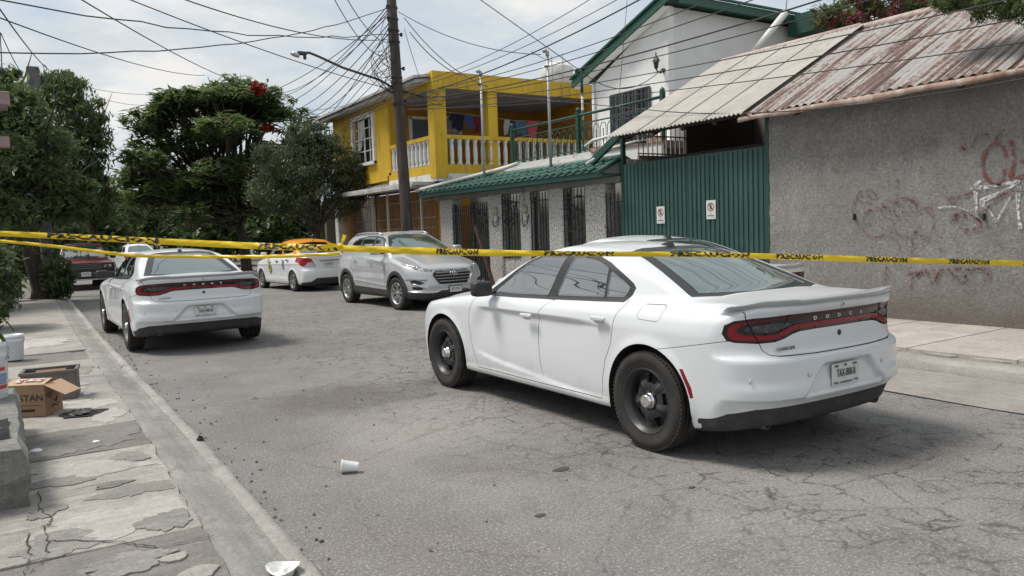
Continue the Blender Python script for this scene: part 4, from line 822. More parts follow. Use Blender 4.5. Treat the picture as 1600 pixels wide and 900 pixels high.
# ---------------------------------------------------------------- ground, road, pavements
R = random.Random(7)
def nodes(m): return m.node_tree, m.node_tree.nodes.new, m.node_tree.links.new, m.node_tree.nodes['Principled BSDF']
def road_mat():
    m = mat('asphalt', (.2, .2, .2), .88); nt, N, L, b = nodes(m)
    tc = N('ShaderNodeTexCoord'); P = tc.outputs['Object']; sp = N('ShaderNodeSeparateXYZ'); L(P, sp.inputs[0])
    def noise(sc, det=6, ro=.6, vec=P, dist=0.):
        n = N('ShaderNodeTexNoise'); n.inputs['Scale'].default_value = sc; n.inputs['Detail'].default_value = det; n.inputs['Roughness'].default_value = ro; n.inputs['Distortion'].default_value = dist; L(vec, n.inputs[0]); return n.outputs[0]
    def rng(s, a, c, lo=0., hi=1.):
        r = N('ShaderNodeMapRange'); r.inputs[1].default_value = a; r.inputs[2].default_value = c; r.inputs[3].default_value = lo; r.inputs[4].default_value = hi; L(s, r.inputs[0]); return r.outputs[0]
    def mix(f, a, c, typ='MIX'):
        x = N('ShaderNodeMixRGB'); x.blend_type = typ
        for i, s in ((0, f), (1, a), (2, c)):
            if isinstance(s, (int, float)): x.inputs[i].default_value = s
            elif isinstance(s, tuple): x.inputs[i].default_value = (*s, 1)
            else: L(s, x.inputs[i])
        return x.outputs[0]
    def math_(op, a, c):
        x = N('ShaderNodeMath'); x.operation = op
        for i, s in ((0, a), (1, c)):
            if isinstance(s, (int, float)): x.inputs[i].default_value = s
            else: L(s, x.inputs[i])
        return x.outputs[0]
    c = mix(rng(noise(.55, 5), .36, .66), (.205, .199, .193), (.315, .302, .288))
    c = mix(rng(noise(.9, 4, dist=1.), .52, .70, 0, .75), c, (.33, .30, .27))         # dusty patches
    c = mix(rng(noise(.8, 6, .7, vec=P, dist=.5), .32, .46, .75, 0), c, (.155, .128, .112))    # oil and damp
    c = mix(rng(noise(2.6, 6, .75), .50, .70, 0, .5), c, (.145, .135, .126)); c = mix(rng(noise(6.5, 5, .75), .54, .72, 0, .45), c, (.38, .355, .33))
    def blot(x, y, rx, ry, ca, sa, soft=.5):
        mp = N('ShaderNodeMapping'); mp.vector_type = 'TEXTURE'; mp.inputs['Location'].default_value = (x, y, 0); mp.inputs['Rotation'].default_value = (0, 0, math.atan2(sa, ca)); mp.inputs['Scale'].default_value = (rx, ry, 1); L(P, mp.inputs[0])
        ln = N('ShaderNodeVectorMath'); ln.operation = 'LENGTH'; L(mp.outputs[0], ln.inputs[0]); d = math_('ADD', ln.outputs['Value'], math_('MULTIPLY', math_('SUBTRACT', noise(2.2, 7, .75), .5), 1.9)); return rng(d, 1.15, .45)
    c = mix(math_('MULTIPLY', blot(2.75, 7.4, 1.1, .75, 1, 0), .85), c, (.085, .066, .055)); c = mix(math_('MULTIPLY', blot(3.0, 5.9, 1.3, .65, .8, .5), .65), c, (.42, .385, .345)); c = mix(math_('MULTIPLY', blot(1.75, 3.7, .55, 1.2, 1, 0), .5), c, (.14, .118, .105)); c = mix(math_('MULTIPLY', blot(1.85, 6.6, .45, 1.6, 1, 0), .45), c, (.15, .125, .11)); c = mix(math_('MULTIPLY', blot(3.6, 11.5, 1.6, 2.0, 1, 0), .4), c, (.15, .13, .118)); c = mix(math_('MULTIPLY', blot(4.2, 3.6, .8, .6, .8, .6), .45), c, (.43, .40, .37))
    fine = noise(62, 4, .85); mid = noise(33, 5, .85)
    c = mix(rng(mid, .38, .66, 0, .50), mix(.55, c, (.05, .048, .046)), mix(.30, c, (.42, .41, .40)))
    c = mix(rng(fine, .55, .70, 0, .8), c, (.045, .043, .042)); c = mix(rng(fine, .46, .32, 0, .8), c, (.55, .54, .52))
    # crazing cracks, strongest towards the right side of the roadway
    wv = N('ShaderNodeTexNoise'); wv.inputs['Scale'].default_value = 5.5; wv.inputs['Detail'].default_value = 8; wv.inputs['Roughness'].default_value = .75; L(P, wv.inputs[0])
    av = N('ShaderNodeVectorMath'); av.operation = 'MULTIPLY_ADD'; L(wv.outputs['Color'], av.inputs[0]); av.inputs[1].default_value = (.22, .22, .0); L(P, av.inputs[2])
    def crack(sc, w):
        v = N('ShaderNodeTexVoronoi'); v.feature = 'DISTANCE_TO_EDGE'; v.inputs['Scale'].default_value = sc; L(av.outputs[0], v.inputs[0]); return rng(v.outputs['Distance'], w*.15, w, 1, 0)
    zone = math_('MULTIPLY', rng(sp.outputs[0], 2.2, 3.6), rng(noise(.45, 3), .30, .48))
    zone2 = math_('MULTIPLY', zone, rng(noise(1.3, 3), .40, .58))
    cr = math_('MAXIMUM', math_('MULTIPLY', crack(3.1, .030), zone), math_('MULTIPLY', crack(6.5, .050), zone2))
    cr = math_('MAXIMUM', cr, math_('MULTIPLY', crack(.45, .0055), .4))
    cr = math_('MULTIPLY', cr, rng(noise(5, 5, .7), .40, .56, .0, 1.))
    c = mix(math_('MULTIPLY', cr, .85), c, (.045, .042, .040)); L(c, b.inputs['Base Color'])
    h = math_('SUBTRACT', math_('MULTIPLY', fine, .35), math_('MULTIPLY', cr, .9))
    bp = N('ShaderNodeBump'); bp.inputs['Strength'].default_value = .55; bp.inputs['Distance'].default_value = .006; L(h, bp.inputs['Height']); L(bp.outputs[0], b.inputs['Normal'])
    return m
def concrete_mat(name, lo, hi, stain, sc=1., streak=(.7, 5, 1), bumpd=.006):
    m = mat(name, lo, .9); nt, N, L, b = nodes(m); tc = N('ShaderNodeTexCoord'); P = tc.outputs['Object']
    def noise(s, det=6, ro=.6, st=None):
        v = P
        if st: mp = N('ShaderNodeMapping'); mp.inputs['Scale'].default_value = st; L(P, mp.inputs[0]); v = mp.outputs[0]
        n = N('ShaderNodeTexNoise'); n.inputs['Scale'].default_value = s; n.inputs['Detail'].default_value = det; n.inputs['Roughness'].default_value = ro; L(v, n.inputs[0]); return n.outputs[0]
    def rng(s, a, c, l=0., h=1.):
        r = N('ShaderNodeMapRange'); r.inputs[1].default_value = a; r.inputs[2].default_value = c; r.inputs[3].default_value = l; r.inputs[4].default_value = h; L(s, r.inputs[0]); return r.outputs[0]
    def mix(f, a, c):
        x = N('ShaderNodeMixRGB')
        for i, s in ((0, f), (1, a), (2, c)):
            if isinstance(s, (int, float)): x.inputs[i].default_value = s
            elif isinstance(s, tuple): x.inputs[i].default_value = (*s, 1)
            else: L(s, x.inputs[i])
        return x.outputs[0]
    oi = N('ShaderNodeObjectInfo')
    c = mix(rng(noise(1.6*sc, 8, .7), .40, .60), lo, hi); c = mix(rng(noise(4*sc, 8, .75, streak), .40, .62, 0, .75), c, stain); c = mix(rng(noise(2.0*sc, 10, .82), .50, .58, 0, .62), c, tuple(q*.50 for q in lo)); c = mix(rng(noise(5.5*sc, 9, .85), .54, .62, 0, .5), c, tuple(min(1, q*1.15) for q in hi)); c = mix(rng(noise(14*sc, 6, .85), .55, .68, 0, .75), c, tuple(q*.32 for q in lo)); c = mix(rng(noise(30*sc, 5, .85), .36, .66, 0, .45), c, tuple(q*.6 for q in lo))
    c = mix(rng(noise(90, 2), .35, .7, 0, .35), c, tuple(min(1, q*1.35) for q in hi))
    c = mix(rng(oi.outputs['Random'], 0, 1, 0, .35), c, stain); L(c, b.inputs['Base Color'])
    bp = N('ShaderNodeBump'); bp.inputs['Strength'].default_value = .9; bp.inputs['Distance'].default_value = bumpd*1.6; L(noise(16*sc, 9, .85), bp.inputs['Height']); L(bp.outputs[0], b.inputs['Normal'])
    return m
def struct(o): o['kind'] = 'structure'; return o
g = MB(); g.add([(-700, -700, -.06), (700, -700, -.06), (700, 700, -.06), (-700, 700, -.06)], [(0, 1, 2, 3)]); struct(g.build('ground', mat('dry_earth', (.16, .14, .11), .95, var=(.3, (.10, .10, .06), .4, .7))))
g = MB(); xs = [1.0, 2, 3, 4, 5, 6, 7, 8, 9.2]; ys = list(range(-14, 100, 3)); g.grid([[(x, y, 0) for y in ys] for x in xs]); struct(g.build('road', road_mat(), fix=False))
CON_L = concrete_mat('pale_pavement_concrete', (.31, .29, .265), (.52, .49, .455), (.20, .183, .165)); CON_D = concrete_mat('worn_pavement_concrete', (.185, .174, .16), (.28, .263, .243), (.125, .117, .107))
CON_K = concrete_mat('kerb_concrete', (.36, .345, .32), (.52, .50, .47), (.21, .20, .183), streak=(1, .25, 1)); CON_R = concrete_mat('right_pavement_concrete', (.44, .41, .375), (.60, .56, .52), (.33, .30, .27), streak=(.5, 4, 1))
CON_S = concrete_mat('trowelled_channel', (.235, .228, .214), (.37, .36, .34), (.15, .145, .136), streak=(5, .45, 1), bumpd=.005)
# strip of smoother concrete along the right kerb
g = MB(); edge = []
for i in range(40):
    y = -6+i*.4; edge.append((6.76+.035*math.sin(y*1.7)+R.uniform(-.02, .02), y))
g.add([(x, y, .004) for x, y in edge]+[(8.2, y, .004) for x, y in edge], [(i, i+1, 40+i+1, 40+i)[::-1] for i in range(39)]); struct(g.build('gutter_strip', concrete_mat('gutter_concrete', (.29, .27, .25), (.39, .365, .34), (.21, .195, .18), streak=(2, .3, 1), bumpd=.004)))
g = MB()
for i in range(39): (x0, y0), (x1, y1) = edge[i], edge[i+1]; w0, w1 = .012+.008*math.sin(i*2.1), .012+.008*math.sin((i+1)*2.1); g.add([(x0-w0, y0, .006), (x0+w0, y0, .006), (x1+w1, y1, .006), (x1-w1, y1, .006)], [(0, 1, 2, 3)])
struct(g.build('gutter_joint', mat('tar_joint', (.03, .028, .027), .9), fix=False))
# left kerb and channel (lofted profile, it drifts right with distance)
def kx(y): return float(np.interp(y, [-8, 3.7, 6.4, 10.3, 15, 27.7, 60], [1.12, 1.15, 1.235, 1.285, 1.362, 1.652, 2.4]))
prof = [(-.39, .07), (-.362, .086), (-.30, .092), (-.22, .074), (-.15, .054), (-.118, .050), (-.098, .070), (-.05, .080), (-.012, .070), (.0, .055), (.004, -.02)]
rows = []
for i in range(331):
    y = -6+i*.2; k = kx(y); rows.append([(k+dx+(R.uniform(-.006, .006) if j in (7, 8, 9) else 0), y, z+(R.uniform(-.005, .004) if 0 < j < 10 else 0)+(-.018 if j in (7, 8, 9) and R.random() < .07 else 0)) for j, (dx, z) in enumerate(prof)])
ch = MB(); ch.grid([r[:7] for r in rows]); struct(ch.build('gutter_channel', CON_S, fix=False))
kb = MB(); kb.grid([r[6:] for r in rows]); struct(kb.build('kerb', CON_K, fix=False))
# left pavement: separate cast slabs
base = MB(); base.box((-1.3, 25, .03), (4.1, 62, .10)); sw = struct(base.build('pavement', CON_D))
joints = [(-6, 0), (3.2, 0), (4.36, 1), (5.54, 0), (6.42, 0), (7.35, 1), (8.9, 0), (10.2, 0), (11.75, 1), (12.9, 0), (15.2, 0), (18.0, 0), (21.5, 1), (26.6, 0)]
for i in range(len(joints)-1):
    y0, y1 = joints[i][0]+.006, joints[i+1][0]-.006; dark = i in (0, 1, 4, 8); dz = {8: -.03}.get(i, R.uniform(-.001, .001))
    top = .098+dz; L_ = []; n = 9
    x0 = -.75
    bot = [(x0+(kx(y0)-.366-x0)*t/n, y0+R.uniform(-.022, .018)) for t in range(n+1)]
    side_ = [(kx(yy_)-.366+R.uniform(-.018, .010), yy_) for yy_ in np.arange(y0+.12, y1-.08, .13)]; tp = [(x0+(kx(y1)-.375-x0)*t/n, y1+R.uniform(-.012, .012)) for t in range(n, -1, -1)]
    b = MB(); b.prism(bot+side_+tp, .03, top-.006, axis=2); b2 = bot+side_+tp; cx = sum(p[0] for p in b2)/len(b2); cy = sum(p[1] for p in b2)/len(b2)
    ins = [(cx+(x-cx)*.994, cy+(y-cy)*.994) for x, y in b2]; nn = len(ins); b.add([(x, y, top-.006) for x, y in b2]+[(x, y, top) for x, y in ins], [(q, (q+1) % nn, nn+(q+1) % nn, nn+q) for q in range(nn)]+[list(range(nn, 2*nn))])
    b.build('pavement_slab', CON_D if dark else CON_L, sw)
# broken corner stones beside the channel
for (x, y, sx, sy, a) in ((.66, 3.72, .20, .17, .3), (.60, 3.98, .15, .11, .8)):
    b = MB(); n = 9; pts = [(x+sx*.5*math.cos(t+a)*R.uniform(.62, 1.15), y+sy*.5*math.sin(t+a)*R.uniform(.62, 1.15)) for t in np.linspace(0, 2*math.pi, n, endpoint=False)]; b.prism(pts, .06, .108, axis=2); b.build('broken_corner', CON_L, sw)
for s_ in [[(-0.103, 4.876), (0.011, 4.852), (0.116, 4.884), (0.148, 4.978), (0.09, 5.228)], [(0.101, 4.895), (0.097, 4.591), (0.095, 4.414), (0.008, 4.193)], [(0.025, 4.808), (0.02, 4.452), (-0.009, 4.207)], [(0.095, 4.613), (0.255, 4.508), (0.44, 4.321), (0.549, 4.155), (0.821, 4.146)], [(0.088, 5.177), (0.097, 5.59), (0.235, 5.6)]]:
    b = MB(); Q = []
    for i in range(len(s_)-1):
        for t in np.linspace(0, 1, 7)[:-1]: Q.append((s_[i][0]+(s_[i+1][0]-s_[i][0])*t+R.uniform(-.012, .012), s_[i][1]+(s_[i+1][1]-s_[i][1])*t+R.uniform(-.012, .012)))
    Q.append(s_[-1]); b.add([(x+s*R.uniform(.001, .005), y+s*R.uniform(.001, .005), 0.1078) for x, y in Q for s in (-1, 1)], [(2*i, 2*i+1, 2*i+3, 2*i+2) for i in range(len(Q)-1)]); b.build('pavement_crack', mat('crack_dirt', (.04, .036, .03), .95), sw, fix=False)
PT = [concrete_mat('skim_coat_pale', (.40, .385, .36), (.56, .54, .51), (.28, .265, .245), streak=(.7, 5, 1)), concrete_mat('spalled_dark', (.20, .188, .172), (.30, .283, .262), (.135, .127, .116)), concrete_mat('skim_coat_grey', (.24, .228, .212), (.36, .345, .322), (.16, .15, .138), streak=(.7, 5, 1))]
for ip_, (x, y, rx, ry, k) in enumerate(((.20, 3.55, .34, .30, 1), (.62, 3.30, .26, .22, 1), (.45, 4.75, .40, .26, 0), (.15, 4.55, .20, .17, 2), (.62, 5.25, .22, .14, 2), (.35, 5.95, .42, .22, 0), (.22, 5.75, .16, .12, 2), (.58, 6.85, .30, .30, 1), (.25, 6.75, .20, .28, 2), (.48, 8.45, .36, .30, 0), (.70, 7.75, .12, .35, 0), (.30, 9.6, .40, .35, 0), (.62, 10.8, .22, .4, 2), (.35, 14.2, .5, .6, 0), (.5, 17, .4, .7, 2), (-.05, 4.0, .25, .22, 1), (.40, 4.05, .22, .12, 2), (.12, 5.15, .10, .10, 1), (.66, 4.55, .12, .18, 2), (.68, 6.1, .10, .16, 2), (.50, 5.45, .10, .05, 1))):
    n = 60; ph = [R.uniform(0, 6.28) for _ in range(5)]; b = MB(); pts = []
    for t in np.linspace(0, 2*math.pi, n, endpoint=False):
        q = 1+.20*math.sin(2*t+ph[0])+.13*math.sin(3*t+ph[1])+.10*math.sin(5*t+ph[2])+.07*math.sin(9*t+ph[3])+.05*math.sin(17*t+ph[4])+R.uniform(-.06, .06); xx = min(x+rx*q*math.cos(t), kx(y)-.39); pts.append((xx, y+ry*q*math.sin(t)))
    z0 = .1030+.00016*ip_; b.add([(px, py, z0-.006) for px, py in pts]+[(x+(px-x)*.985, y+(py-y)*.985, z0) for px, py in pts], [(i, (i+1) % n, n+(i+1) % n, n+i) for i in range(n)]+[list(range(n, 2*n))]); b.build('worn_patch', PT[k], sw, fix=False)
# sunken holes in the slabs
def hole(cx, cy, rx, ry):
    n = 26; b = MB(); rim = [(cx+rx*math.cos(t)*(1+.14*math.sin(3*t+1)+.08*math.sin(7*t)), cy+ry*math.sin(t)*(1+.12*math.sin(4*t)), .1086) for t in np.linspace(0, 2*math.pi, n, endpoint=False)]
    inn = [(cx+(x-cx)*.93, cy+(y-cy)*.93, .108) for x, y, z in rim]; b.add(rim+inn+[(cx, cy, .1074)], [(i, (i+1) % n, n+(i+1) % n, n+i) for i in range(n)]+[(n+i, n+(i+1) % n, 2*n) for i in range(n)]); return b
hole(.52, 7.95, .19, .16).build('broken_hole', mat('hole_dark_earth', (.022, .021, .02), .95), sw); hole(.36, 11.1, .11, .16).build('drain_hole', mat('hole_dark_earth'), sw)
# right pavement
kb = MB(); rows = []
for i in range(120):
    y = -5+i*.2; x0 = 7.92+(.9*sstep(9.5, 12.5, y) if y > 9 else 0)
    rows.append([(x0, y, -.02), (x0+.015+R.uniform(-.01, .01), y, .085+R.uniform(-.012, .01)), (x0+.05, y, .118+R.uniform(-.012, .006)), (x0+.34, y, .128+R.uniform(-.005, .005)), (x0+.36, y, .09)])
kb.grid(rows); struct(kb.build('kerb', CON_K, fix=False))
rows = [(x, y) for x, y in ()]
base = MB(); base.box((10.2, 25, .05), (3.8, 66, .14)); rp = struct(base.build('pavement', CON_D))
yy = -5.3; k = 0
while yy < 27:
    y0, y1 = yy+.008, yy+1.12-.008; x0 = 8.27+(.9*float(sstep(9.5, 12.5, (y0+y1)/2)) if y1 > 9 else 0); b = MB()
    n = 6; fr = [(x0+R.uniform(-.02, .015), y0+(y1-y0)*t/n) for t in range(n+1)]
    b.prism([(10.6, y1), (10.6, y0)]+fr, .03, .165+R.uniform(-.003, .003), axis=2); b.build('pavement_slab', CON_R, rp); yy += 1.12; k += 1
# crack stones along the right kerb
for i in range(16):
    y = -.5+i*.55+R.uniform(-.1, .1); b = MB(); n = 8; a = R.uniform(0, 3); pts = [(8.22+.06*math.cos(t)*R.uniform(.7, 1.1), y+.20*math.sin(t)*R.uniform(.7, 1.1)) for t in np.linspace(0, 2*math.pi, n, endpoint=False)]
    b.prism(pts, .08, .138+R.uniform(-.006, .012), axis=2); b.build('kerb_stone', CON_K, rp)
# ---------------------------------------------------------------- grey rendered wall
def stucco():
    m = concrete_mat('grey_render', (.42, .408, .392), (.62, .605, .58), (.32, .306, .29), sc=.8, streak=(1, 1, .4), bumpd=.01); nt, N, L, b = nodes(m)
    tc = N('ShaderNodeTexCoord'); n = N('ShaderNodeTexNoise'); n.inputs['Scale'].default_value = 22; n.inputs['Detail'].default_value = 6; n.inputs['Roughness'].default_value = .8; L(tc.outputs['Object'], n.inputs[0])
    bp = N('ShaderNodeBump'); bp.inputs['Strength'].default_value = 1.; bp.inputs['Distance'].default_value = .07; L(n.outputs[0], bp.inputs['Height']); L(bp.outputs[0], b.inputs['Normal'])
    # damp tide line near the pavement
    old = b.inputs['Base Color'].links[0].from_socket
    r9 = N('ShaderNodeMapRange'); r9.inputs[1].default_value = .38; r9.inputs[2].default_value = .64; r9.inputs[4].default_value = .75; L(n.outputs[0], r9.inputs[0]); m9 = N('ShaderNodeMixRGB'); L(r9.outputs[0], m9.inputs[0]); L(old, m9.inputs[1]); m9.inputs[2].default_value = (.19, .184, .178, 1); old = m9.outputs[0]; sp = N('ShaderNodeSeparateXYZ'); L(tc.outputs['Object'], sp.inputs[0]); n2 = N('ShaderNodeTexNoise'); n2.inputs['Scale'].default_value = 1.6; n2.inputs['Detail'].default_value = 7; L(tc.outputs['Object'], n2.inputs[0])
    ma = N('ShaderNodeMath'); ma.operation = 'MULTIPLY_ADD'; ma.inputs[1].default_value = 1.1; L(n2.outputs[0], ma.inputs[0]); L(sp.outputs[2], ma.inputs[2])
    mr = N('ShaderNodeMapRange'); mr.inputs[1].default_value = 1.35; mr.inputs[2].default_value = .75; mr.inputs[3].default_value = 0; mr.inputs[4].default_value = .75; L(ma.outputs[0], mr.inputs[0])
    mx = N('ShaderNodeMixRGB'); L(mr.outputs[0], mx.inputs[0]); L(old, mx.inputs[1]); mx.inputs[2].default_value = (.20, .165, .138, 1); L(mx.outputs[0], b.inputs['Base Color']); return m
wall = empty('grey_rendered_wall', (10.6, 1, .1), label='tall rough grey rendered wall with faded red and white graffiti', cat='wall')
def child_local(o, parent):           # geometry is written in world coordinates, parent sits elsewhere
    o.parent = parent; o.matrix_parent_inverse = Matrix.Translation(parent.location).inverted(); return o
def W_(mb, name, m, parent, fix=True): return child_local(mb.build(name, m, None, fix=fix), parent)
ws = MB(); ny, nz = 150, 34; ws.grid([[(10.5+R.uniform(-.009, .009), -7+(8.39+7)*i/ny, .1+3.28*j/nz) for j in range(nz+1)] for i in range(ny+1)])
ws.add([(10.5, 8.39, .1), (10.75, 8.39, .1), (10.75, 8.39, 3.38), (10.5, 8.39, 3.38), (10.5, -7, 3.38), (10.75, -7, 3.38)], [(0, 1, 2, 3), (3, 2, 5, 4)]); W_(ws, 'render_face', stucco(), wall)
def spray(name, col, al=(.36, .62)):
    m = mat(name, col, .85); nt, N, L, b = nodes(m); tc = N('ShaderNodeTexCoord'); n = N('ShaderNodeTexNoise'); n.inputs['Scale'].default_value = 28; n.inputs['Detail'].default_value = 4; L(tc.outputs['Object'], n.inputs[0])
    r = N('ShaderNodeMapRange'); r.inputs[1].default_value = al[0]; r.inputs[2].default_value = al[1]; L(n.outputs[0], r.inputs[0]); L(r.outputs[0], b.inputs['Alpha']); return m
def graffiti(strokes, w, m, name='graffiti'):
    b = MB()
    for s in strokes:
        P = [Vector(p) for p in s]; Q = []
        for i in range(len(P)-1):
            p0, p1, p2, p3 = P[max(i-1, 0)], P[i], P[i+1], P[min(i+2, len(P)-1)]
            for t in (0, .25, .5, .75): Q.append(.5*((2*p1)+(p2-p0)*t+(2*p0-5*p1+4*p2-p3)*t*t+(3*p1-p0-3*p2+p3)*t**3))
        Q.append(P[-1]); v = []
        for i, q in enumerate(Q):
            t = (Q[min(i+1, len(Q)-1)]-Q[max(i-1, 0)]).normalized(); n = Vector((-t.y, t.x))*w*(.8+.3*math.sin(i*.9))/2; v += [(10.484, q.x+n.x, q.y+n.y), (10.484, q.x-n.x, q.y-n.y)]
        b.add(v, [(2*i, 2*i+1, 2*i+3, 2*i+2) for i in range(len(Q)-1)])
    return W_(b, name, m, wall)
graffiti([[(4.803, 2.291), (4.83, 2.405), (4.91, 2.47), (5.004, 2.438), (5.071, 2.317), (5.069, 2.145), (5.0, 2.012), (4.905, 1.963), (4.839, 2.014), (4.822, 2.153)], [(4.753, 2.494), (4.72, 2.311), (4.723, 2.145), (4.761, 2.023), (4.597, 2.038)], [(4.647, 2.235), (4.559, 2.235)]], .05, spray('dark_red_spray', (.19, .055, .05), (.33, .56)))
graffiti([[(5.164, 1.966), (5.157, 1.777), (5.133, 1.53)], [(5.095, 2.018), (5.214, 1.911), (5.122, 1.928), (4.918, 1.947), (4.657, 1.974), (4.864, 1.861), (5.107, 1.76)], [(5.107, 1.76), (4.996, 1.64), (4.914, 1.495)], [(4.652, 1.96), (4.664, 1.697), (4.63, 1.404)]], .055, spray('white_spray', (.62, .63, .64), (.34, .5)))
graffiti([[(4.914, 1.495), (4.784, 1.73), (4.652, 1.96)], [(5.671, 1.697), (5.419, 1.707), (5.246, 1.636)]], .025, spray('white_spray', (.62, .63, .64)))
graffiti([[(6.524, 1.904), (6.544, 1.859), (6.597, 1.829), (6.671, 1.82), (6.746, 1.836), (6.801, 1.873), (6.821, 1.92), (6.801, 1.965), (6.746, 1.995), (6.671, 2.003), (6.597, 1.986), (6.544, 1.95), (6.524, 1.904)], [(6.592, 1.536), (6.656, 1.513), (6.724, 1.514), (6.788, 1.542), (6.841, 1.591), (6.875, 1.657), (6.887, 1.731), (6.875, 1.804), (6.84, 1.867), (6.787, 1.912), (6.723, 1.934), (6.655, 1.93), (6.592, 1.902)], [(6.338, 1.45), (6.368, 1.398), (6.413, 1.356), (6.469, 1.33), (6.532, 1.321), (6.595, 1.332), (6.652, 1.36), (6.699, 1.403), (6.73, 1.458), (6.743, 1.519), (6.736, 1.581), (6.709, 1.637), (6.666, 1.681)], [(6.243, 1.705), (6.256, 1.642), (6.293, 1.597), (6.343, 1.582), (6.394, 1.6), (6.431, 1.649), (6.445, 1.713), (6.431, 1.777), (6.394, 1.822), (6.343, 1.837), (6.293, 1.817), (6.256, 1.769), (6.243, 1.705)], [(5.941, 1.693), (5.961, 1.616), (6.017, 1.561), (6.095, 1.543), (6.173, 1.566), (6.231, 1.626), (6.253, 1.706), (6.232, 1.784), (6.174, 1.838), (6.096, 1.855), (6.018, 1.83), (5.962, 1.771), (5.941, 1.693)], [(6.024, 1.712), (6.034, 1.681), (6.059, 1.659), (6.095, 1.652), (6.131, 1.662), (6.157, 1.686), (6.167, 1.718), (6.157, 1.749), (6.131, 1.771), (6.095, 1.777), (6.06, 1.767), (6.034, 1.743), (6.024, 1.712)], [(5.903, 1.491), (5.919, 1.419), (5.964, 1.362), (6.032, 1.328), (6.109, 1.326), (6.181, 1.355), (6.235, 1.412), (6.259, 1.484), (6.248, 1.559), (6.206, 1.621), (6.14, 1.659), (6.063, 1.666), (5.99, 1.641)], [(5.916, 1.662), (5.858, 1.682), (5.798, 1.674), (5.745, 1.638), (5.708, 1.58), (5.692, 1.511), (5.7, 1.441), (5.731, 1.381), (5.78, 1.34), (5.839, 1.326), (5.899, 1.342), (5.949, 1.384), (5.982, 1.447)], [(6.562, 1.08), (6.587, 1.133), (6.589, 1.19), (6.566, 1.244), (6.523, 1.288), (6.464, 1.319), (6.395, 1.332), (6.326, 1.327), (6.262, 1.304), (6.212, 1.266), (6.18, 1.217), (6.169, 1.163), (6.182, 1.109)], [(6.26, 1.801), (6.253, 1.818), (6.233, 1.834), (6.201, 1.847), (6.161, 1.856), (6.113, 1.86), (6.063, 1.86), (6.013, 1.855), (5.967, 1.846), (5.928, 1.833), (5.898, 1.817), (5.879, 1.8), (5.872, 1.782)], [(5.964, 1.15), (5.977, 1.18), (5.981, 1.213), (5.977, 1.245), (5.964, 1.275), (5.944, 1.3), (5.918, 1.32), (5.887, 1.332), (5.855, 1.336), (5.823, 1.331), (5.792, 1.318), (5.767, 1.299), (5.747, 1.273)], [(5.876, 1.166), (5.871, 1.196), (5.855, 1.224), (5.829, 1.246), (5.797, 1.262), (5.761, 1.269), (5.723, 1.268), (5.688, 1.259), (5.657, 1.241), (5.634, 1.218), (5.621, 1.19), (5.617, 1.16), (5.625, 1.131)], [(5.997, 1.322), (6.003, 1.166), (5.99, 1.041)], [(6.26, 1.832), (6.161, 1.765), (5.999, 1.819), (5.904, 1.753), (5.717, 1.684)], [(6.707, 1.658), (6.566, 1.718), (6.36, 1.742), (6.293, 1.644)], [(5.282, 1.564), (5.29, 1.54), (5.313, 1.524), (5.345, 1.518), (5.377, 1.526), (5.4, 1.544), (5.409, 1.568), (5.401, 1.591), (5.377, 1.608), (5.346, 1.613), (5.314, 1.605), (5.291, 1.587), (5.282, 1.564)], [(5.476, 1.495), (5.36, 1.64), (5.189, 1.575), (5.076, 1.456), (5.244, 1.401), (5.417, 1.464)], [(5.537, 1.796), (5.362, 1.832), (5.191, 1.88)], [(5.133, 1.573), (4.97, 1.711), (4.811, 1.844), (4.595, 1.859)], [(5.366, 2.491), (5.252, 2.421), (5.142, 2.581), (5.005, 2.593)], [(4.924, 2.5), (4.872, 2.605), (4.82, 2.627)], [(6.227, 1.894), (6.194, 2.049), (6.21, 2.144)], [(6.36, 0.908), (6.377, 0.681)], [(6.028, 0.568), (5.964, 0.759), (5.775, 0.827), (5.712, 0.675)], [(5.682, 0.707), (5.591, 0.863), (5.413, 0.807), (5.324, 0.691)], [(5.295, 0.692), (5.24, 0.872), (5.016, 0.863), (5.042, 0.731)], [(6.061, 0.788), (5.775, 0.858), (5.472, 0.881), (5.127, 0.904), (4.989, 0.878)]], .026, spray('faded_red_spray', (.21, .11, .10), (.38, .66)))
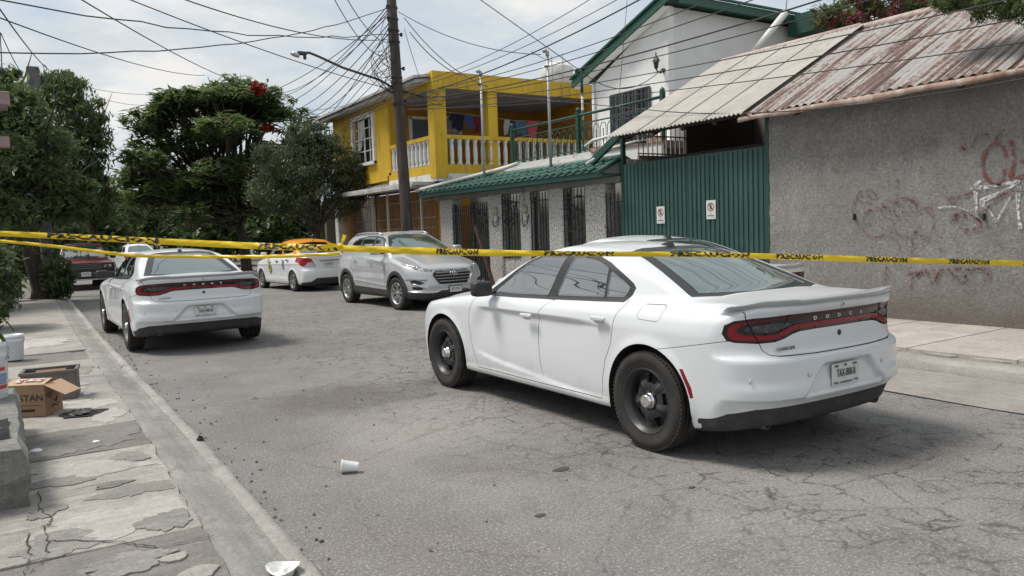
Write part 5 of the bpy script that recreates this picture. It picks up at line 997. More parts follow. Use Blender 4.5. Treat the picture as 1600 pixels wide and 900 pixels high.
graffiti([[(7.221, 2.32), (7.07, 2.341), (6.996, 2.269)], [(5.905, 2.244), (5.843, 2.178), (5.874, 2.119)], [(6.162, 2.483), (6.097, 2.43), (6.113, 2.354)], [(5.844, 2.573), (5.721, 2.589), (5.631, 2.534)], [(5.779, 1.747), (5.687, 1.713), (5.747, 1.594)], [(5.272, 1.402), (5.187, 1.313)], [(6.707, 1.658), (6.566, 1.718), (6.36, 1.742), (6.293, 1.644)], [(5.282, 1.564), (5.29, 1.54), (5.313, 1.524), (5.345, 1.518), (5.377, 1.526), (5.4, 1.544), (5.409, 1.568), (5.401, 1.591), (5.377, 1.608), (5.346, 1.613), (5.314, 1.605), (5.291, 1.587), (5.282, 1.564)], [(5.476, 1.495), (5.36, 1.64), (5.189, 1.575), (5.076, 1.456), (5.244, 1.401), (5.417, 1.464)], [(5.537, 1.796), (5.362, 1.832), (5.191, 1.88)], [(5.133, 1.573), (4.97, 1.711), (4.811, 1.844), (4.595, 1.859)], [(5.366, 2.491), (5.252, 2.421), (5.142, 2.581), (5.005, 2.593)], [(4.924, 2.5), (4.872, 2.605), (4.82, 2.627)], [(6.227, 1.894), (6.194, 2.049), (6.21, 2.144)], [(6.36, 0.908), (6.377, 0.681)], [(6.028, 0.568), (5.964, 0.759), (5.775, 0.827), (5.712, 0.675)], [(5.682, 0.707), (5.591, 0.863), (5.413, 0.807), (5.324, 0.691)], [(5.295, 0.692), (5.24, 0.872), (5.016, 0.863), (5.042, 0.731)], [(6.061, 0.788), (5.775, 0.858), (5.472, 0.881), (5.127, 0.904), (4.989, 0.878)]], .10, spray('pink_smudge', (.26, .17, .15), (.45, .75)))
for y, z in ((6.85, 1.62), (5.05, 1.56)):
    b = MB(); b.box((10.47, y, z), (.05, .02, .09)); W_(b, 'wall_hook', BLK, wall)
# ---------------------------------------------------------------- roofs over the wall and the carport
EAVE_X, RIDGE_X, EAVE_Z, RIDGE_Z = 10.1, 13.35, 3.29, 5.0
SL = math.atan2(RIDGE_Z-EAVE_Z, RIDGE_X-EAVE_X)
def slope(s): return EAVE_X+(RIDGE_X-EAVE_X)*s, EAVE_Z+(RIDGE_Z-EAVE_Z)*s
def rust_mat():
    m = mat('rusty_corrugated_zinc', (.5, .5, .5), .55, .0); nt, N, L, b = nodes(m); tc = N('ShaderNodeTexCoord'); oi = N('ShaderNodeObjectInfo')
    mp = N('ShaderNodeMapping'); mp.inputs['Scale'].default_value = (.30, 6.5, .30); L(tc.outputs['Object'], mp.inputs[0])
    ad = N('ShaderNodeVectorMath'); ad.operation = 'ADD'; L(mp.outputs[0], ad.inputs[0]); cb = N('ShaderNodeCombineXYZ'); mm = N('ShaderNodeMath'); mm.operation = 'MULTIPLY'; mm.inputs[1].default_value = 37; L(oi.outputs['Random'], mm.inputs[0]); L(mm.outputs[0], cb.inputs[0]); L(cb.outputs[0], ad.inputs[1])
    n = N('ShaderNodeTexNoise'); n.inputs['Scale'].default_value = 1.5; n.inputs['Detail'].default_value = 6; n.inputs['Roughness'].default_value = .65; L(ad.outputs[0], n.inputs[0])
    n2 = N('ShaderNodeTexNoise'); n2.inputs['Scale'].default_value = 14; n2.inputs['Detail'].default_value = 5; L(tc.outputs['Object'], n2.inputs[0])
    s = N('ShaderNodeMath'); s.operation = 'MULTIPLY_ADD'; s.inputs[1].default_value = .22; L(n2.outputs[0], s.inputs[0]); L(n.outputs[0], s.inputs[2])
    s2 = N('ShaderNodeMath'); s2.operation = 'MULTIPLY_ADD'; s2.inputs[1].default_value = .05; L(oi.outputs['Random'], s2.inputs[0]); L(s.outputs[0], s2.inputs[2])
    r = N('ShaderNodeValToRGB'); e = r.color_ramp.elements; e[0].position = .52; e[0].color = (.33, .325, .32, 1); e[1].position = .73; e[1].color = (.10, .058, .046, 1)
    k = e.new(.60); k.color = (.37, .35, .33, 1); k = e.new(.65); k.color = (.20, .135, .112, 1); L(s2.outputs[0], r.inputs[0]); L(r.outputs[0], b.inputs['Base Color']); return m
RUST = rust_mat(); rust = empty('rusty_zinc_roof', (11.7, 1, 3.3), label='rusty corrugated zinc roof sloping above the grey rendered wall', cat='roof')
y = 8.62; k = 0
while y > -2.5:
    w = .80; b = MB(); n = 6*8; P = []; sag = .012*math.sin(k*2.3)
    for j in range(7):
        s = j/6; row = []
        for i in range(n+1):
            t = i/n; x, z = slope(s); row.append((x-.06*(k % 2)*(1-s)*0, y-w*1.03*t, z+.017*math.cos(2*math.pi*6*t)+sag*(1-s)+.006*(1-t)))
        P.append(row)
    b.grid(P); P2 = [[(p[0], p[1], p[2]-.004) for p in r] for r in P]; o = W_(b, 'roof_sheet', RUST, rust, fix=False); y -= w; k += 1
b = MB(); n = 60; rows = []
for i in range(n+1):
    yy = 8.64-i*.185; d = .012*math.sin(i*.9)+.01*math.sin(i*.37); rows.append([(10.115, yy, 3.285), (10.075, yy, 3.27+d*.5), (10.07, yy, 3.20+d), (10.09, yy, 3.195+d)])
b.grid(rows); W_(b, 'eave_flashing', mat('rusty_flashing', (.36, .26, .21), .7, var=(5, (.22, .12, .085), .44, .66), var2=(9, (.46, .40, .35), .52, .68), stretch=(1, 1, .3)), rust)
b = MB(); b.tube([(13.36, 8.6, 5.03), (13.36, -2.5, 5.03)], .07, 8); W_(b, 'ridge_cap', mat('pale_ridge', (.5, .42, .38), .7, var=(4, (.35, .25, .22), .45, .7)), rust)
b = MB()
for yy in np.arange(-2, 8.5, 1.2): b.box((11.72, yy, 4.06), (3.6, .07, .12), M=Matrix.Rotation(-math.atan2(RIDGE_Z-EAVE_Z, RIDGE_X-EAVE_X), 3, 'Y'))
o = W_(b, 'rafters', mat('dark_timber', (.04, .03, .025), .8), rust); o['kind'] = 'stuff'
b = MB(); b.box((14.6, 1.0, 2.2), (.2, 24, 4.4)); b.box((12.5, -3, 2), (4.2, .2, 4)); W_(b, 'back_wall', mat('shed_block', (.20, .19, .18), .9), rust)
def fibre_mat():
    return mat('fibre_cement', (.46, .435, .40), .85, var=(2.2, (.37, .345, .315), .4, .7), var2=(7, (.30, .275, .25), .60, .74), bump=(40, .3, .003))
FIB = fibre_mat(); fib = empty('fibre_cement_roof', (11.7, 10.2, 3.3), label='pale corrugated fibre cement roof over the green gate', cat='roof')
for k in range(4):
    for r_ in range(2):
        y0 = 11.86-k*.83; s0, s1 = ((-.015, .70), (.66, 1.0))[r_]; b = MB(); n = 9*6; P = []
        for j in range(5):
            s = s0+(s1-s0)*j/4; x, z = slope(s); P.append([(x, y0-.86*i/n, z+.075+.014*math.cos(2*math.pi*9*i/n)+.006*r_+.002*(1-i/n)) for i in range(n+1)])
        b.grid(P); b.grid([[(p[0], p[1], p[2]-.012) for p in r] for r in P]); 
        for e in (0, -1): b.grid([P[e], [(p[0], p[1], p[2]-.012) for p in P[e]]])
        W_(b, 'roof_sheet', FIB, fib, fix=False)
        for q in range(0) if r_ == 0 else range(9):
            x, z = slope(.69); c = MB(); c.lathe([(.022, 0), (.016, .014), (0, .018)], c=(x, y0-.86*(q+.0)/9, z+.075), n=6); W_(c, 'roof_bolt', mat('bolt_dark', (.05, .045, .04), .7), fib)
b = MB(); b.tube([(13.36, 11.86, 5.07), (13.36, 8.6, 5.07)], .06, 8); W_(b, 'ridge_cap', mat('pale_ridge'), fib)
TIM = mat('dark_timber')
for yy in (8.75, 9.5, 10.25, 11.0, 11.75):
    b = MB(); b.box((11.92, yy, 4.11), (3.3, .08, .13), M=Matrix.Rotation(-math.atan2(RIDGE_Z-EAVE_Z, RIDGE_X-EAVE_X), 3, 'Y')); W_(b, 'rafter', TIM, fib)
for x_, z_ in ((10.40, 3.37), (11.4, 3.9), (12.5, 4.48)):
    b = MB(); b.box((x_, 10.2, z_), (.07, 3.5, .07)); W_(b, 'purlin', TIM, fib)
b = MB(); b.add([(13.35, -2.5, 4.98), (13.35, 11.86, 5.0), (16.6, 11.86, 3.3), (16.6, -2.5, 3.3)], [(0, 1, 2, 3)]); W_(b, 'back_slope', FIB, fib)
cport = empty('carport', (12.5, 10.2, .1), label='dark carport interior seen between the green gate and its roof', cat='carport')
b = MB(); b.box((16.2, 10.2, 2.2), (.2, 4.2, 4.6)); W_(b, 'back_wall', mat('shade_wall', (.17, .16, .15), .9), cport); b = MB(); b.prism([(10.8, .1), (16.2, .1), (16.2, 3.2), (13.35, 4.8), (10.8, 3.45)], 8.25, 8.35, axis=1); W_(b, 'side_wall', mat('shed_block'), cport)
b = MB()
for i in range(11): b.box((11.0+i*.13, 11.99, 3.35), (.020, .020, .80))
for zz in (3.06, 3.42, 3.74): b.box((11.7, 11.99, zz), (1.45, .026, .026))
o = W_(b, 'window_bars', mat('cream_bars', (.42, .40, .36), .6), cport); o['kind'] = 'stuff'
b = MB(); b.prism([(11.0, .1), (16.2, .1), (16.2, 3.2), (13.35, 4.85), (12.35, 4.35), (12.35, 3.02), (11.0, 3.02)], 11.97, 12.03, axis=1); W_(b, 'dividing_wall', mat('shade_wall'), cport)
b = MB(); b.box((10.95, 11.93, 2.75), (.7, .10, .36)); b.box((11.6, 11.95, 1.4), (1.6, .08, 2.3)); W_(b, 'white_partition', mat('peeling_white', (.72, .71, .69), .8, var=(3, (.45, .41, .36), .55, .66)), cport)
b = MB(); b.box((10.9, 10.2, 2.83), (.1, 3.4, .16)); W_(b, 'lintel_beam', TIM, cport)
# ---------------------------------------------------------------- green gate
GRN = mat('green_gate_paint', (.026, .074, .064), .5, var=(1.5, (.042, .10, .089), .4, .7), var2=(6, (.020, .052, .046), .52, .75)); GRD = mat('green_frame_paint', (.016, .062, .050), .5)
gate = empty('green_metal_gate', (10.5, 10.15, .15), label='wide dark green ribbed metal gate with two no parking signs', cat='gate')
for (y0, y1) in ((8.45, 10.13), (10.17, 11.86)):
    b = MB(); row = []; yv = y0
    n = int(round((y1-y0)/.105)); p = (y1-y0)/n
    for i in range(n):
        a = y0+i*p; row += [(a, 0), (a+p*.30, 0), (a+p*.36, -.020), (a+p*.92, -.020), (a+p*.98, 0)]
    row.append((y1, 0)); b.grid([[(10.5+dx, yy, z) for yy, dx in row] for z in (.22, 2.80)], smooth=False); lf = W_(b, 'gate_leaf', GRN, gate)
    b = MB()
    for yy in (y0, y1): b.box((10.515, yy, 1.51), (.05, .045, 2.62))
    for zz in (.22, 2.795): b.box((10.513, (y0+y1)/2, zz), (.045, y1-y0-.05, .045))
    W_(b, 'leaf_frame', GRD, gate)
for yy in (8.41, 11.93): b = MB(); b.box((10.53, yy, 1.75), (.08, .07, 3.3)); W_(b, 'gate_post', GRD, gate)
for k, (ya, yb, z0, z1) in enumerate(((10.735, 10.945, 1.625, 1.945), (9.485, 9.70, 1.67, 2.00))):
    sg = empty('no_parking_sign', (10.46, (ya+yb)/2, (z0+z1)/2), label=('white no parking sign on the left leaf of the green gate', 'white no parking sign on the right leaf of the green gate')[k], cat='sign', group='no parking signs on the gate')
    cy, cz, w, h = (ya+yb)/2, (z0+z1)/2, yb-ya, z1-z0; b = MB(); b.box((10.467, cy, cz), (.008, w, h)); W_(b, 'sign_plate', mat('sign_white', (.62, .64, .64), .45), sg)
    M = frame((10.462, cy, cz), (0, -1, 0), (0, 0, 1)); t = MB(); rr = w*.36; cc = [(rr*math.cos(a), .045+rr*math.sin(a)) for a in np.linspace(0, 2*math.pi, 28, endpoint=False)]
    t.add([(x, y, 0) for x, y in cc]+[(x*.78, .045+(y-.045)*.78, 0) for x, y in cc], [(i, (i+1) % 28, 28+(i+1) % 28, 28+i) for i in range(28)])
    q = rr*.72; t.add([(-q-.006, .045+q-.006, .001), (-q+.006, .045+q+.006, .001), (q+.006, .045-q+.006, .001), (q-.006, .045-q-.006, .001)], [(0, 3, 2, 1)]); o = t.build('red_ring', mat('sign_red', (.30, .02, .04), .5), None); o.data.transform(M); child_local(o, sg)
    o = text_obj('sign_letter', 'E', rr*1.55, mat('sign_black', (.02, .02, .025), .5), None, M @ Matrix.Translation((0, .045, .0004)), bold=.003); child_local(o, sg)
    t = MB()
    t.box((0, -.072, 0), (.020, .016, .001))
    for i in range(10): t.box((-.068+i*.0152, -.105, 0), (.011, .017, .001))
    for i in range(3): t.box((.03+i*.02, -.142, 0), (.014, .005, .001))
    o = t.build('sign_small_print', mat('sign_black'), None); o.data.transform(M); child_local(o, sg)
# ---------------------------------------------------------------- tiled garden wall
STONE = mat('white_marbled_stone', (.42, .41, .395), .7, var=(22, (.16, .155, .148), .46, .62, 8), var2=(24, (.70, .69, .67), .5, .7), bump=(14, .6, .012))
IRON = mat('black_iron', (.018, .02, .02), .5); fw = empty('tiled_garden_wall', (10.5, 16, .15), label='white stone garden wall with green tiled coping and iron grilles', cat='wall')
cols = [(12.50, 13.16), (13.95, 14.49), (15.23, 15.66), (16.49, 17.10), (19.02, 19.72)]
for (a, c) in cols:
    b = MB(); b.box((10.66, (a+c)/2, 1.3), (.32, c-a, 2.4), bev=.02); W_(b, 'stone_pillar', STONE, fw)
for (a, c) in ((13.16, 13.95), (14.49, 15.23), (15.66, 16.49)):
    b = MB(); b.box((10.74, (a+c)/2, .50), (.36, c-a, .80)); W_(b, 'stone_plinth', STONE, fw)
b = MB(); b.box((10.62, 15.95, 2.545), (.30, 7.9, .12)); W_(b, 'lintel', mat('grey_lintel', (.17, .175, .17), .8, var=(2, (.25, .25, .24), .4, .7)), fw)
b = MB(); b.box((10.05, 15.98, 2.645), (.05, 7.95, .11)); b.box((10.3, 15.98, 2.63), (.5, 7.9, .03)); W_(b, 'fascia', mat('green_fascia', (.03, .10, .085), .6), fw)
def grille(y0, y1, z0, z1, x=10.53, deco=None, n=None):
    b = MB(); n = n or max(4, int((y1-y0)/.115))
    for i in range(n+1):
        yy = y0+(y1-y0)*i/n; b.box((x, yy, (z0+z1)/2), (.018, .018, z1-z0)); b.lathe([(.001, -.03), (.016, -.01), (.001, .06)], c=(x, yy, z1), n=5)
        for q in range(1): b.lathe([(.002, -.03), (.022, 0), (.002, .03)], c=(x, yy, z0+(z1-z0)*(.35+.3*((i*7) % 3)/2)), n=6)
    for zz in (z0+.06, z1-.16): b.box((x, (y0+y1)/2, zz), (.03, y1-y0, .03))
    rr = random.Random(int(y0*10))
    for i in range({'vine': 34, 'dense': 60, 'curl': 6, None: 0}[deco]):
        yy = rr.uniform(y0+.05, y1-.05); zz = rr.uniform(z0+(.55 if deco != 'curl' else .1)*(z1-z0)*(.2 if deco == 'dense' else 1), z1-.1 if deco != 'curl' else z0+.6); rad_ = rr.uniform(.02, .045)
        if deco == 'curl' or i % 3 == 0: b.tube([(x-.015, yy+rad_*1.6*math.cos(t), zz+rad_*1.6*math.sin(t)) for t in np.linspace(0, 5, 9)], .009, 4)
        else: b.lathe([(.001, -rad_), (rad_, 0), (.001, rad_)], c=(x-.012, yy, zz), n=6)
    o = W_(b, 'iron_grille', IRON, fw); o['kind'] = 'stuff'; return o
grille(13.18, 13.93, .90, 2.42, deco='dense'); grille(14.51, 15.21, .9, 2.42); grille(15.68, 16.47, .9, 2.42, deco='vine'); grille(17.12, 18.0, .2, 2.30, deco='vine', n=9); grille(18.05, 19.0, .2, 2.25, n=9); grille(11.99, 12.48, .9, 2.25, deco='curl', n=4)
for yy in (17.12, 18.02, 19.0): b = MB(); b.box((10.62, yy, 1.25), (.05, .06, 2.2)); W_(b, 'gate_jamb', GRD, fw)
for i, yy in enumerate((13.18, 14.51, 15.68)): b = MB(); b.box((10.66, yy+.73, 1.6), (.04, .05, 1.5)); W_(b, 'green_jamb', GRD, fw)
TILE = mat('green_glazed_tile', (.040, .125, .095), .5, var=(3, (.075, .19, .15), .42, .66), var2=(7, (.030, .065, .055), .50, .68)); tm = MB(); n = 7
for sgn in (0, 1):
    tm.grid([[(s*.30+sgn*.0, (.066 if not sgn else .05)*math.cos(t), (.050 if not sgn else .042)*math.sin(t)+.02*(1-s)) for t in np.linspace(0, math.pi, n)] for s in (0, 1)])
tile_me = tm.mesh('roof_tile', TILE); ang = math.atan2(.27, .66)
rows_ = 3
for j in range(30):
    for i in range(rows_):
        yy = 12.10+(19.95-12.10)*j/29; s = i/rows_; o = inst('roof_tile', tile_me, None, (9.96+.66*s, yy+R.uniform(-.010, .010), 2.70+.27*s+R.uniform(-.006, .006)), (R.uniform(-.03, .03), -ang+R.uniform(-.02, .02), R.uniform(-.02, .02)), (1, .95, 1)); child_local(o, fw)
b = MB(); b.add([(9.98, 12.0, 2.69), (9.98, 20.1, 2.69), (10.62, 20.1, 2.965), (10.62, 12.0, 2.965)], [(0, 1, 2, 3)]); b.add([(11.3, 12.0, 2.66), (11.3, 20.1, 2.66), (10.62, 20.1, 2.965), (10.62, 12.0, 2.965)], [(0, 1, 2, 3)]); W_(b, 'tile_bed', mat('tile_bed_green', (.02, .075, .06), .8), fw)
b = MB(); b.prism([(10.0, 2.66), (11.3, 2.64), (10.62, 2.93)], 12.04, 12.10, axis=1); W_(b, 'gable_end', mat('grey_lintel'), fw)
b = MB(); b.tube([(10.62, 12.0, 2.985), (10.62, 20.05, 2.985)], .06, 8); W_(b, 'ridge_tile', TILE, fw)
for s in (-1, 1): b = MB(); b.tube([(10.62, 12.03, 2.99), (10.62+s*.68, 12.03, 2.68)], .05, 6); W_(b, 'verge_tile', GRD, fw)
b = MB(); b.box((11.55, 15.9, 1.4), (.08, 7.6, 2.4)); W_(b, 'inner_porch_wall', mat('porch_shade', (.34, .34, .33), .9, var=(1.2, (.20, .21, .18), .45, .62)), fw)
for yy in (16.72, 14.98):
    e = empty('electricity_meter', (10.44, yy, 2.08), label=('round electricity meter on the pillar left of the middle grilles', 'round electricity meter hanging from conduit on the second pillar')[yy < 16], cat='meter', group='electricity meters on the pillars')
    yy2 = 16.72 if yy > 16 else 15.40
    e.location.y = yy2; b = MB(); RYm = Matrix.Rotation(-math.pi/2, 3, 'Y'); b.lathe([(.10, 0), (.10, .06), (.075, .075), (.07, .13), (.04, .15), (0, .152)], c=(10.50, yy2, 2.08), n=18, M=RYm); W_(b, 'meter_body', mat('meter_beige', (.36, .34, .28), .5), e)
    b = MB(); b.box((10.48, yy2, 1.90), (.05, .14, .16), bev=.01); W_(b, 'meter_socket', mat('meter_grey', (.45, .45, .43), .6), e)
    b = MB(); b.tube([(10.47, yy2+.06, 1.98), (10.45, yy2+.10, 1.8), (10.45, yy2+.02, 1.68), (10.46, yy2-.12, 1.74), (10.47, yy2-.16, 1.95)], .014, 6); W_(b, 'meter_cable', IRON, e)
e = tag(MB().tube([(10.44, 15.42, 2.12), (10.44, 15.42, 2.62)], .016, 6).build('conduit', mat('galvanised', (.38, .39, .39), .5, .4)), 'thin conduit between the second pillar meter and the eave', 'pipe')
tag(MB().box((10.02, 16.55, .95), (.05, .10, 1.75), M=Matrix.Rotation(rad(-28), 3, 'X')).build('leaning_plank', mat('brown_plank', (.055, .028, .024), .8, var=(5, (.09, .05, .04), .45, .7))), 'dark brown plank leaning against the garden wall', 'plank')
for (x, y, z0, z1, lab) in ((10.55, 14.4, 3.0, 5.47, 'tall grey conduit mast rising from the green tiles, right one'), (10.4, 17.05, 2.85, 5.5, 'tall grey conduit mast in front of the yellow balcony')):
    m = empty('conduit_mast', (x, y, z0), label=lab, cat='mast', group='grey conduit masts'); b = MB(); b.tube([(x, y, z0), (x, y, z1)], .032, 8); W_(b, 'pipe', mat('galvanised'), m)
    b = MB(); b.tube([(x, y, z1-.02), (x, y, z1+.06), (x-.05, y, z1+.10), (x-.1, y, z1+.06)], .042, 8); W_(b, 'weather_head', mat('galvanised'), m); b = MB(); b.box((x-.02, y, z1-.25), (.12, .05, .03)); W_(b, 'insulator_bracket', IRON, m)
# white PVC pipe lying on the tiles
tag(MB().tube([(10.0, 20.15, 2.80), (10.66, 16.5, 3.14), (10.80, 16.1, 3.22)], .05, 8).build('white_pipe', mat('pvc_white', (.66, .66, .64), .5)), 'long white plastic pipe lying along the green tiles', 'pipe')
tag(MB().tube([(10.25, 12.75, 2.90), (10.45, 12.2, 3.16), (10.9, 11.98, 3.28), (11.2, 12.0, 3.3)], .04, 8).tube([(10.5, 13.1, 3.3), (10.6, 12.95, 3.42), (10.7, 12.3, 3.47)], .03, 6).build('bent_pipe', mat('pvc_white')), 'short bent white pipe above the right end of the tiles', 'pipe')
b = MB(); b.box((10.33, 12.35, 3.10), (.08, 1.25, .14), M=Matrix.Rotation(rad(-28), 3, 'X')); tag(b.build('green_gutter', GRD), 'dark green sloping gutter joining tiles and carport roof', 'gutter')
# ---------------------------------------------------------------- terrace and green railing
WHT = mat('white_house_paint', (.84, .84, .83), .75, var=(1.2, (.70, .70, .68), .45, .7)); PEEL = mat('peeling_white')
ter = empty('terrace', (12.5, 15.2, .1), label='white walled terrace above the green tiled coping', cat='terrace'); b = MB(); b.box((12.75, 15.25, 3.30), (1.8, 6.2, .16)); W_(b, 'terrace_slab', PEEL, ter); b = MB(); b.box((11.9, 15.2, 1.7), (.12, 6.1, 3.1)); W_(b, 'parapet_wall', PEEL, ter)
b = MB(); b.box((11.86, 13.35, 3.40), (.1, 2.4, .10)); W_(b, 'brick_edge', mat('worn_brick', (.30, .16, .11), .9, var=(8, (.5, .48, .45), .5, .6)), ter)
rl = empty('green_railing', (12, 15.2, 3.4), label='green iron railing with arched bars along the terrace', cat='railing')
for yy in (18.13, 15.2, 12.3):
    b = MB(); b.box((12, yy, 3.90), (.09, .09, 1.0)); b.lathe([(.045, 0), (.06, .03), (.05, .07), (.001, .12)], c=(12, yy, 4.40), n=10); W_(b, 'railing_post', GRD, rl)
b = MB(); b.tube([(12, 18.13, 4.31), (12, 12.3, 4.31)], .035, 8); W_(b, 'top_rail', GRD, rl)
for zz in (3.47, 4.10): b = MB(); b.box((12, 15.2, zz), (.025, 5.8, .03)); W_(b, 'rail', GRD, rl)
b = MB(); pitch = .255
for i in range(23):
    y0 = 12.38+i*pitch; y1 = y0+pitch*.78; c = (y0+y1)/2; r0 = (y1-y0)/2
    b.tube([(12, y0, 3.47), (12, y0, 3.92)]+[(12, c-r0*math.cos(t), 3.92+r0*1.15*math.sin(t)) for t in np.linspace(.3, math.pi-.3, 7)]+[(12, y1, 3.92), (12, y1, 3.47)], .009, 4); b.tube([(12, c, 3.47), (12, c, 3.90)], .012, 4); b.box((12, c, 3.62), (.03, .05, .02))
o = W_(b, 'railing_bars', GRD, rl); o['kind'] = 'stuff'
m = empty('green_pole', (12.05, 15.1, 3.4), label='dark green pole with hooked top beside the railing post', cat='pole'); b = MB(); b.tube([(12.05, 15.08, 3.4), (12.05, 15.08, 4.9)], .03, 8, 0); W_(b, 'white_sleeve', mat('worn_pole_white', (.6, .58, .5), .6, var=(3, (.03, .1, .08), .48, .54), stretch=(.1, .1, 1.5)), m); b = MB(); b.tube([(12.05, 15.08, 4.85), (12.05, 15.08, 5.35), (12.05, 15.2, 5.42), (12.05, 15.3, 5.38)], .036, 8); W_(b, 'pole_top', GRD, m)
# ---------------------------------------------------------------- white house
wh = empty('white_house', (13.5, 15, .1), label='white two storey house with green roof edge behind the terrace', cat='house')
HX, HY0, HY1 = 13.5, 13.62, 16.45
b = MB(); b.prism([(HY0, .1), (HY1, .1), (HY1, 5.35), (HY0, 6.72)], HX, HX+.2, axis=0); W_(b, 'street_wall', WHT, wh)
b = MB(); b.prism([(HX+.2, .1), (20, .1), (20, 6.70), (HX+.2, 6.70)], HY0, HY0+.2, axis=1); W_(b, 'side_wall', mat('white_house_shaded_side', (.72, .72, .72), .8, var=(1.5, (.62, .62, .62), .4, .7)), wh)  # house white darkened: the weaker light on this face is in the colour
b = MB(); b.box((16.8, HY1-.1, 2.8), (6.4, .2, 5.1)); W_(b, 'far_wall', WHT, wh)
def quad_slab(mb, pts, th):      # pts: 4 corners of the top; extruded straight down
    mb.add([tuple(p) for p in pts]+[(p[0], p[1], p[2]-th) for p in pts], [(0, 1, 2, 3), (7, 6, 5, 4)]+[(i, 4+i, 4+(i+1) % 4, (i+1) % 4) for i in range(4)])
b = MB(); quad_slab(b, [(HX-.30, HY1+.45, 5.55), (HX-.30, HY0-.30, 6.92), (20.2, HY0-.30, 6.92), (20.2, HY1+.45, 5.55)], .05); W_(b, 'roof', GRD, wh)
b = MB(); quad_slab(b, [(HX-.33, HY1+.48, 5.51), (HX-.33, HY0-.33, 6.88), (HX-.27, HY0-.33, 6.88), (HX-.27, HY1+.48, 5.51)], .17); b.box((16.9, HY0-.31, 6.80), (6.7, .05, .17)); W_(b, 'roof_fascia', mat('green_roof_edge', (.022, .088, .062), .5), wh)
b = MB(); quad_slab(b, [(HX-.38, HY1+.50, 5.60), (HX-.38, HY0-.38, 6.98), (HX-.22, HY0-.38, 6.98), (HX-.22, HY1+.50, 5.60)], .05); b.box((16.9, HY0-.36, 6.945), (6.8, .07, .05)); W_(b, 'drip_edge', mat('green_roof_edge_dark', (.02, .085, .06), .5), wh)
b = MB(); quad_slab(b, [(HX-.27, HY1+.45, 5.35), (HX-.27, HY0-.1, 6.66), (HX-.02, HY0-.1, 6.66), (HX-.02, HY1+.45, 5.35)], .03); W_(b, 'soffit', WHT, wh)
wy0, wy1, wz0, wz1 = 14.25, 15.68, 3.45, 4.95
wd = MB(); wd.box((HX-.012, (wy0+wy1)/2, (wz0+wz1)/2), (.03, wy1-wy0, wz1-wz0)); win = W_(wd, 'window', mat('dark_window', (.018, .02, .022), .1, ior=1.8), wh)
b = MB()
for yy in np.linspace(wy0, wy1, 4): b.box((HX-.035, yy, (wz0+wz1)/2), (.05, .05, wz1-wz0))
for i in range(9): b.box((HX-.06, wy0+(wy1-wy0)*(i+.5)/9, (wz0+wz1)/2), (.02, .018, wz1-wz0))
for zz in (wz0, 3.95, 4.45, wz1): b.box((HX-.038, (wy0+wy1)/2, zz), (.04, wy1-wy0, .035))
W_(b, 'window_frame', mat('grey_window_frame', (.07, .075, .08), .5), wh)['kind'] = 'stuff'
b = MB(); b.tube([(HX-.06, HY1-.1, 5.4), (HX-.06, HY1-.1, 3.4)], .04, 8); b.box((HX-.2, HY1+.25, 5.42), (.16, .30, .14)); W_(b, 'downpipe', WHT, wh)
ln = empty('wall_lantern', (HX-.1, 13.78, 5.4), label='black carriage lantern on the white house corner', cat='lantern'); b = MB(); b.lathe([(.02, -.16), (.05, -.12), (.06, -.02), (.085, .0)], c=(HX-.22, 13.80, 5.42), n=6, smooth=False); b.lathe([(.10, 0), (.06, .07), (.02, .12), (.012, .2), (0, .21)], c=(HX-.22, 13.80, 5.45), n=6, smooth=False); W_(b, 'lantern_head', IRON, ln); b = MB(); b.tube([(HX-.0, 13.78, 5.25), (HX-.10, 13.78, 5.18), (HX-.20, 13.79, 5.22), (HX-.22, 13.80, 5.28)], .018, 6); b.lathe([(.06, 0), (.05, .03), (0, .035)], c=(HX, 13.78, 5.25), n=10, M=Matrix.Rotation(-math.pi/2, 3, 'Y')); W_(b, 'lantern_arm', IRON, ln)
b = MB(); b.box((18.9, 13.0, 6.62), (2.6, .8, .50)); tag(b.build('green_canopy', mat('green_canopy', (.012, .06, .045), .7, var=(3, (.03, .09, .07), .5, .7))), 'dark green boxed canopy behind the ridge of the corrugated roofs', 'canopy'); 
b = MB(); b.tube([(15.6, 12.95, 5.6), (16.35, 12.5, 6.62)], .085, 10); b.tube([(16.35, 12.5, 6.62), (16.40, 12.45, 7.4)], .02, 6); tag(b.build('white_vent_pipe', mat('pvc_white')), 'thick white pipe slanting up behind the fibre cement roof', 'pipe')
# ---------------------------------------------------------------- yellow house
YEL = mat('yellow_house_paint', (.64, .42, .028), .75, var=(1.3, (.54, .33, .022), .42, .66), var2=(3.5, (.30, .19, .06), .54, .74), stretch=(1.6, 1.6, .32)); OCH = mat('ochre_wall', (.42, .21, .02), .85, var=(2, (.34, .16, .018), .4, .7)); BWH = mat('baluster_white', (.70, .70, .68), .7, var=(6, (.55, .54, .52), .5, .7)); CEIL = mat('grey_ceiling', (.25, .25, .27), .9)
yh = empty('yellow_house', (13, 22, .1), label='yellow two storey house with white balustrades behind the wooden pole', cat='house')
FY, FX = 19.80, 10.5
def yb(name, m, *boxes):
    b = MB()
    for c, d in boxes: b.box(c, d)
    return W_(b, name, m, yh)
yb('corner_column', YEL, ((10.672, FY+.158, 4.6), (.395, .366, 2.9))); yb('column', YEL, ((12.47, FY+.16, 4.45), (.32, .26, 2.5))); yb('column', YEL, ((10.66, 23.0, 4.6), (.32, .30, 2.3)))
yb('roof_fascia', YEL, ((13.35, FY+.05, 5.90), (5.72, .12, .46)), ((10.55, 21.47, 5.90), (.12, 3.06, .44)))
yb('roof_slab', CEIL, ((13.4, 22, 5.76), (5.6, 4.2, .18))); yb('balcony_slab', PEEL, ((13.35, 21.4, 3.16), (5.72, 3.2, .22)))
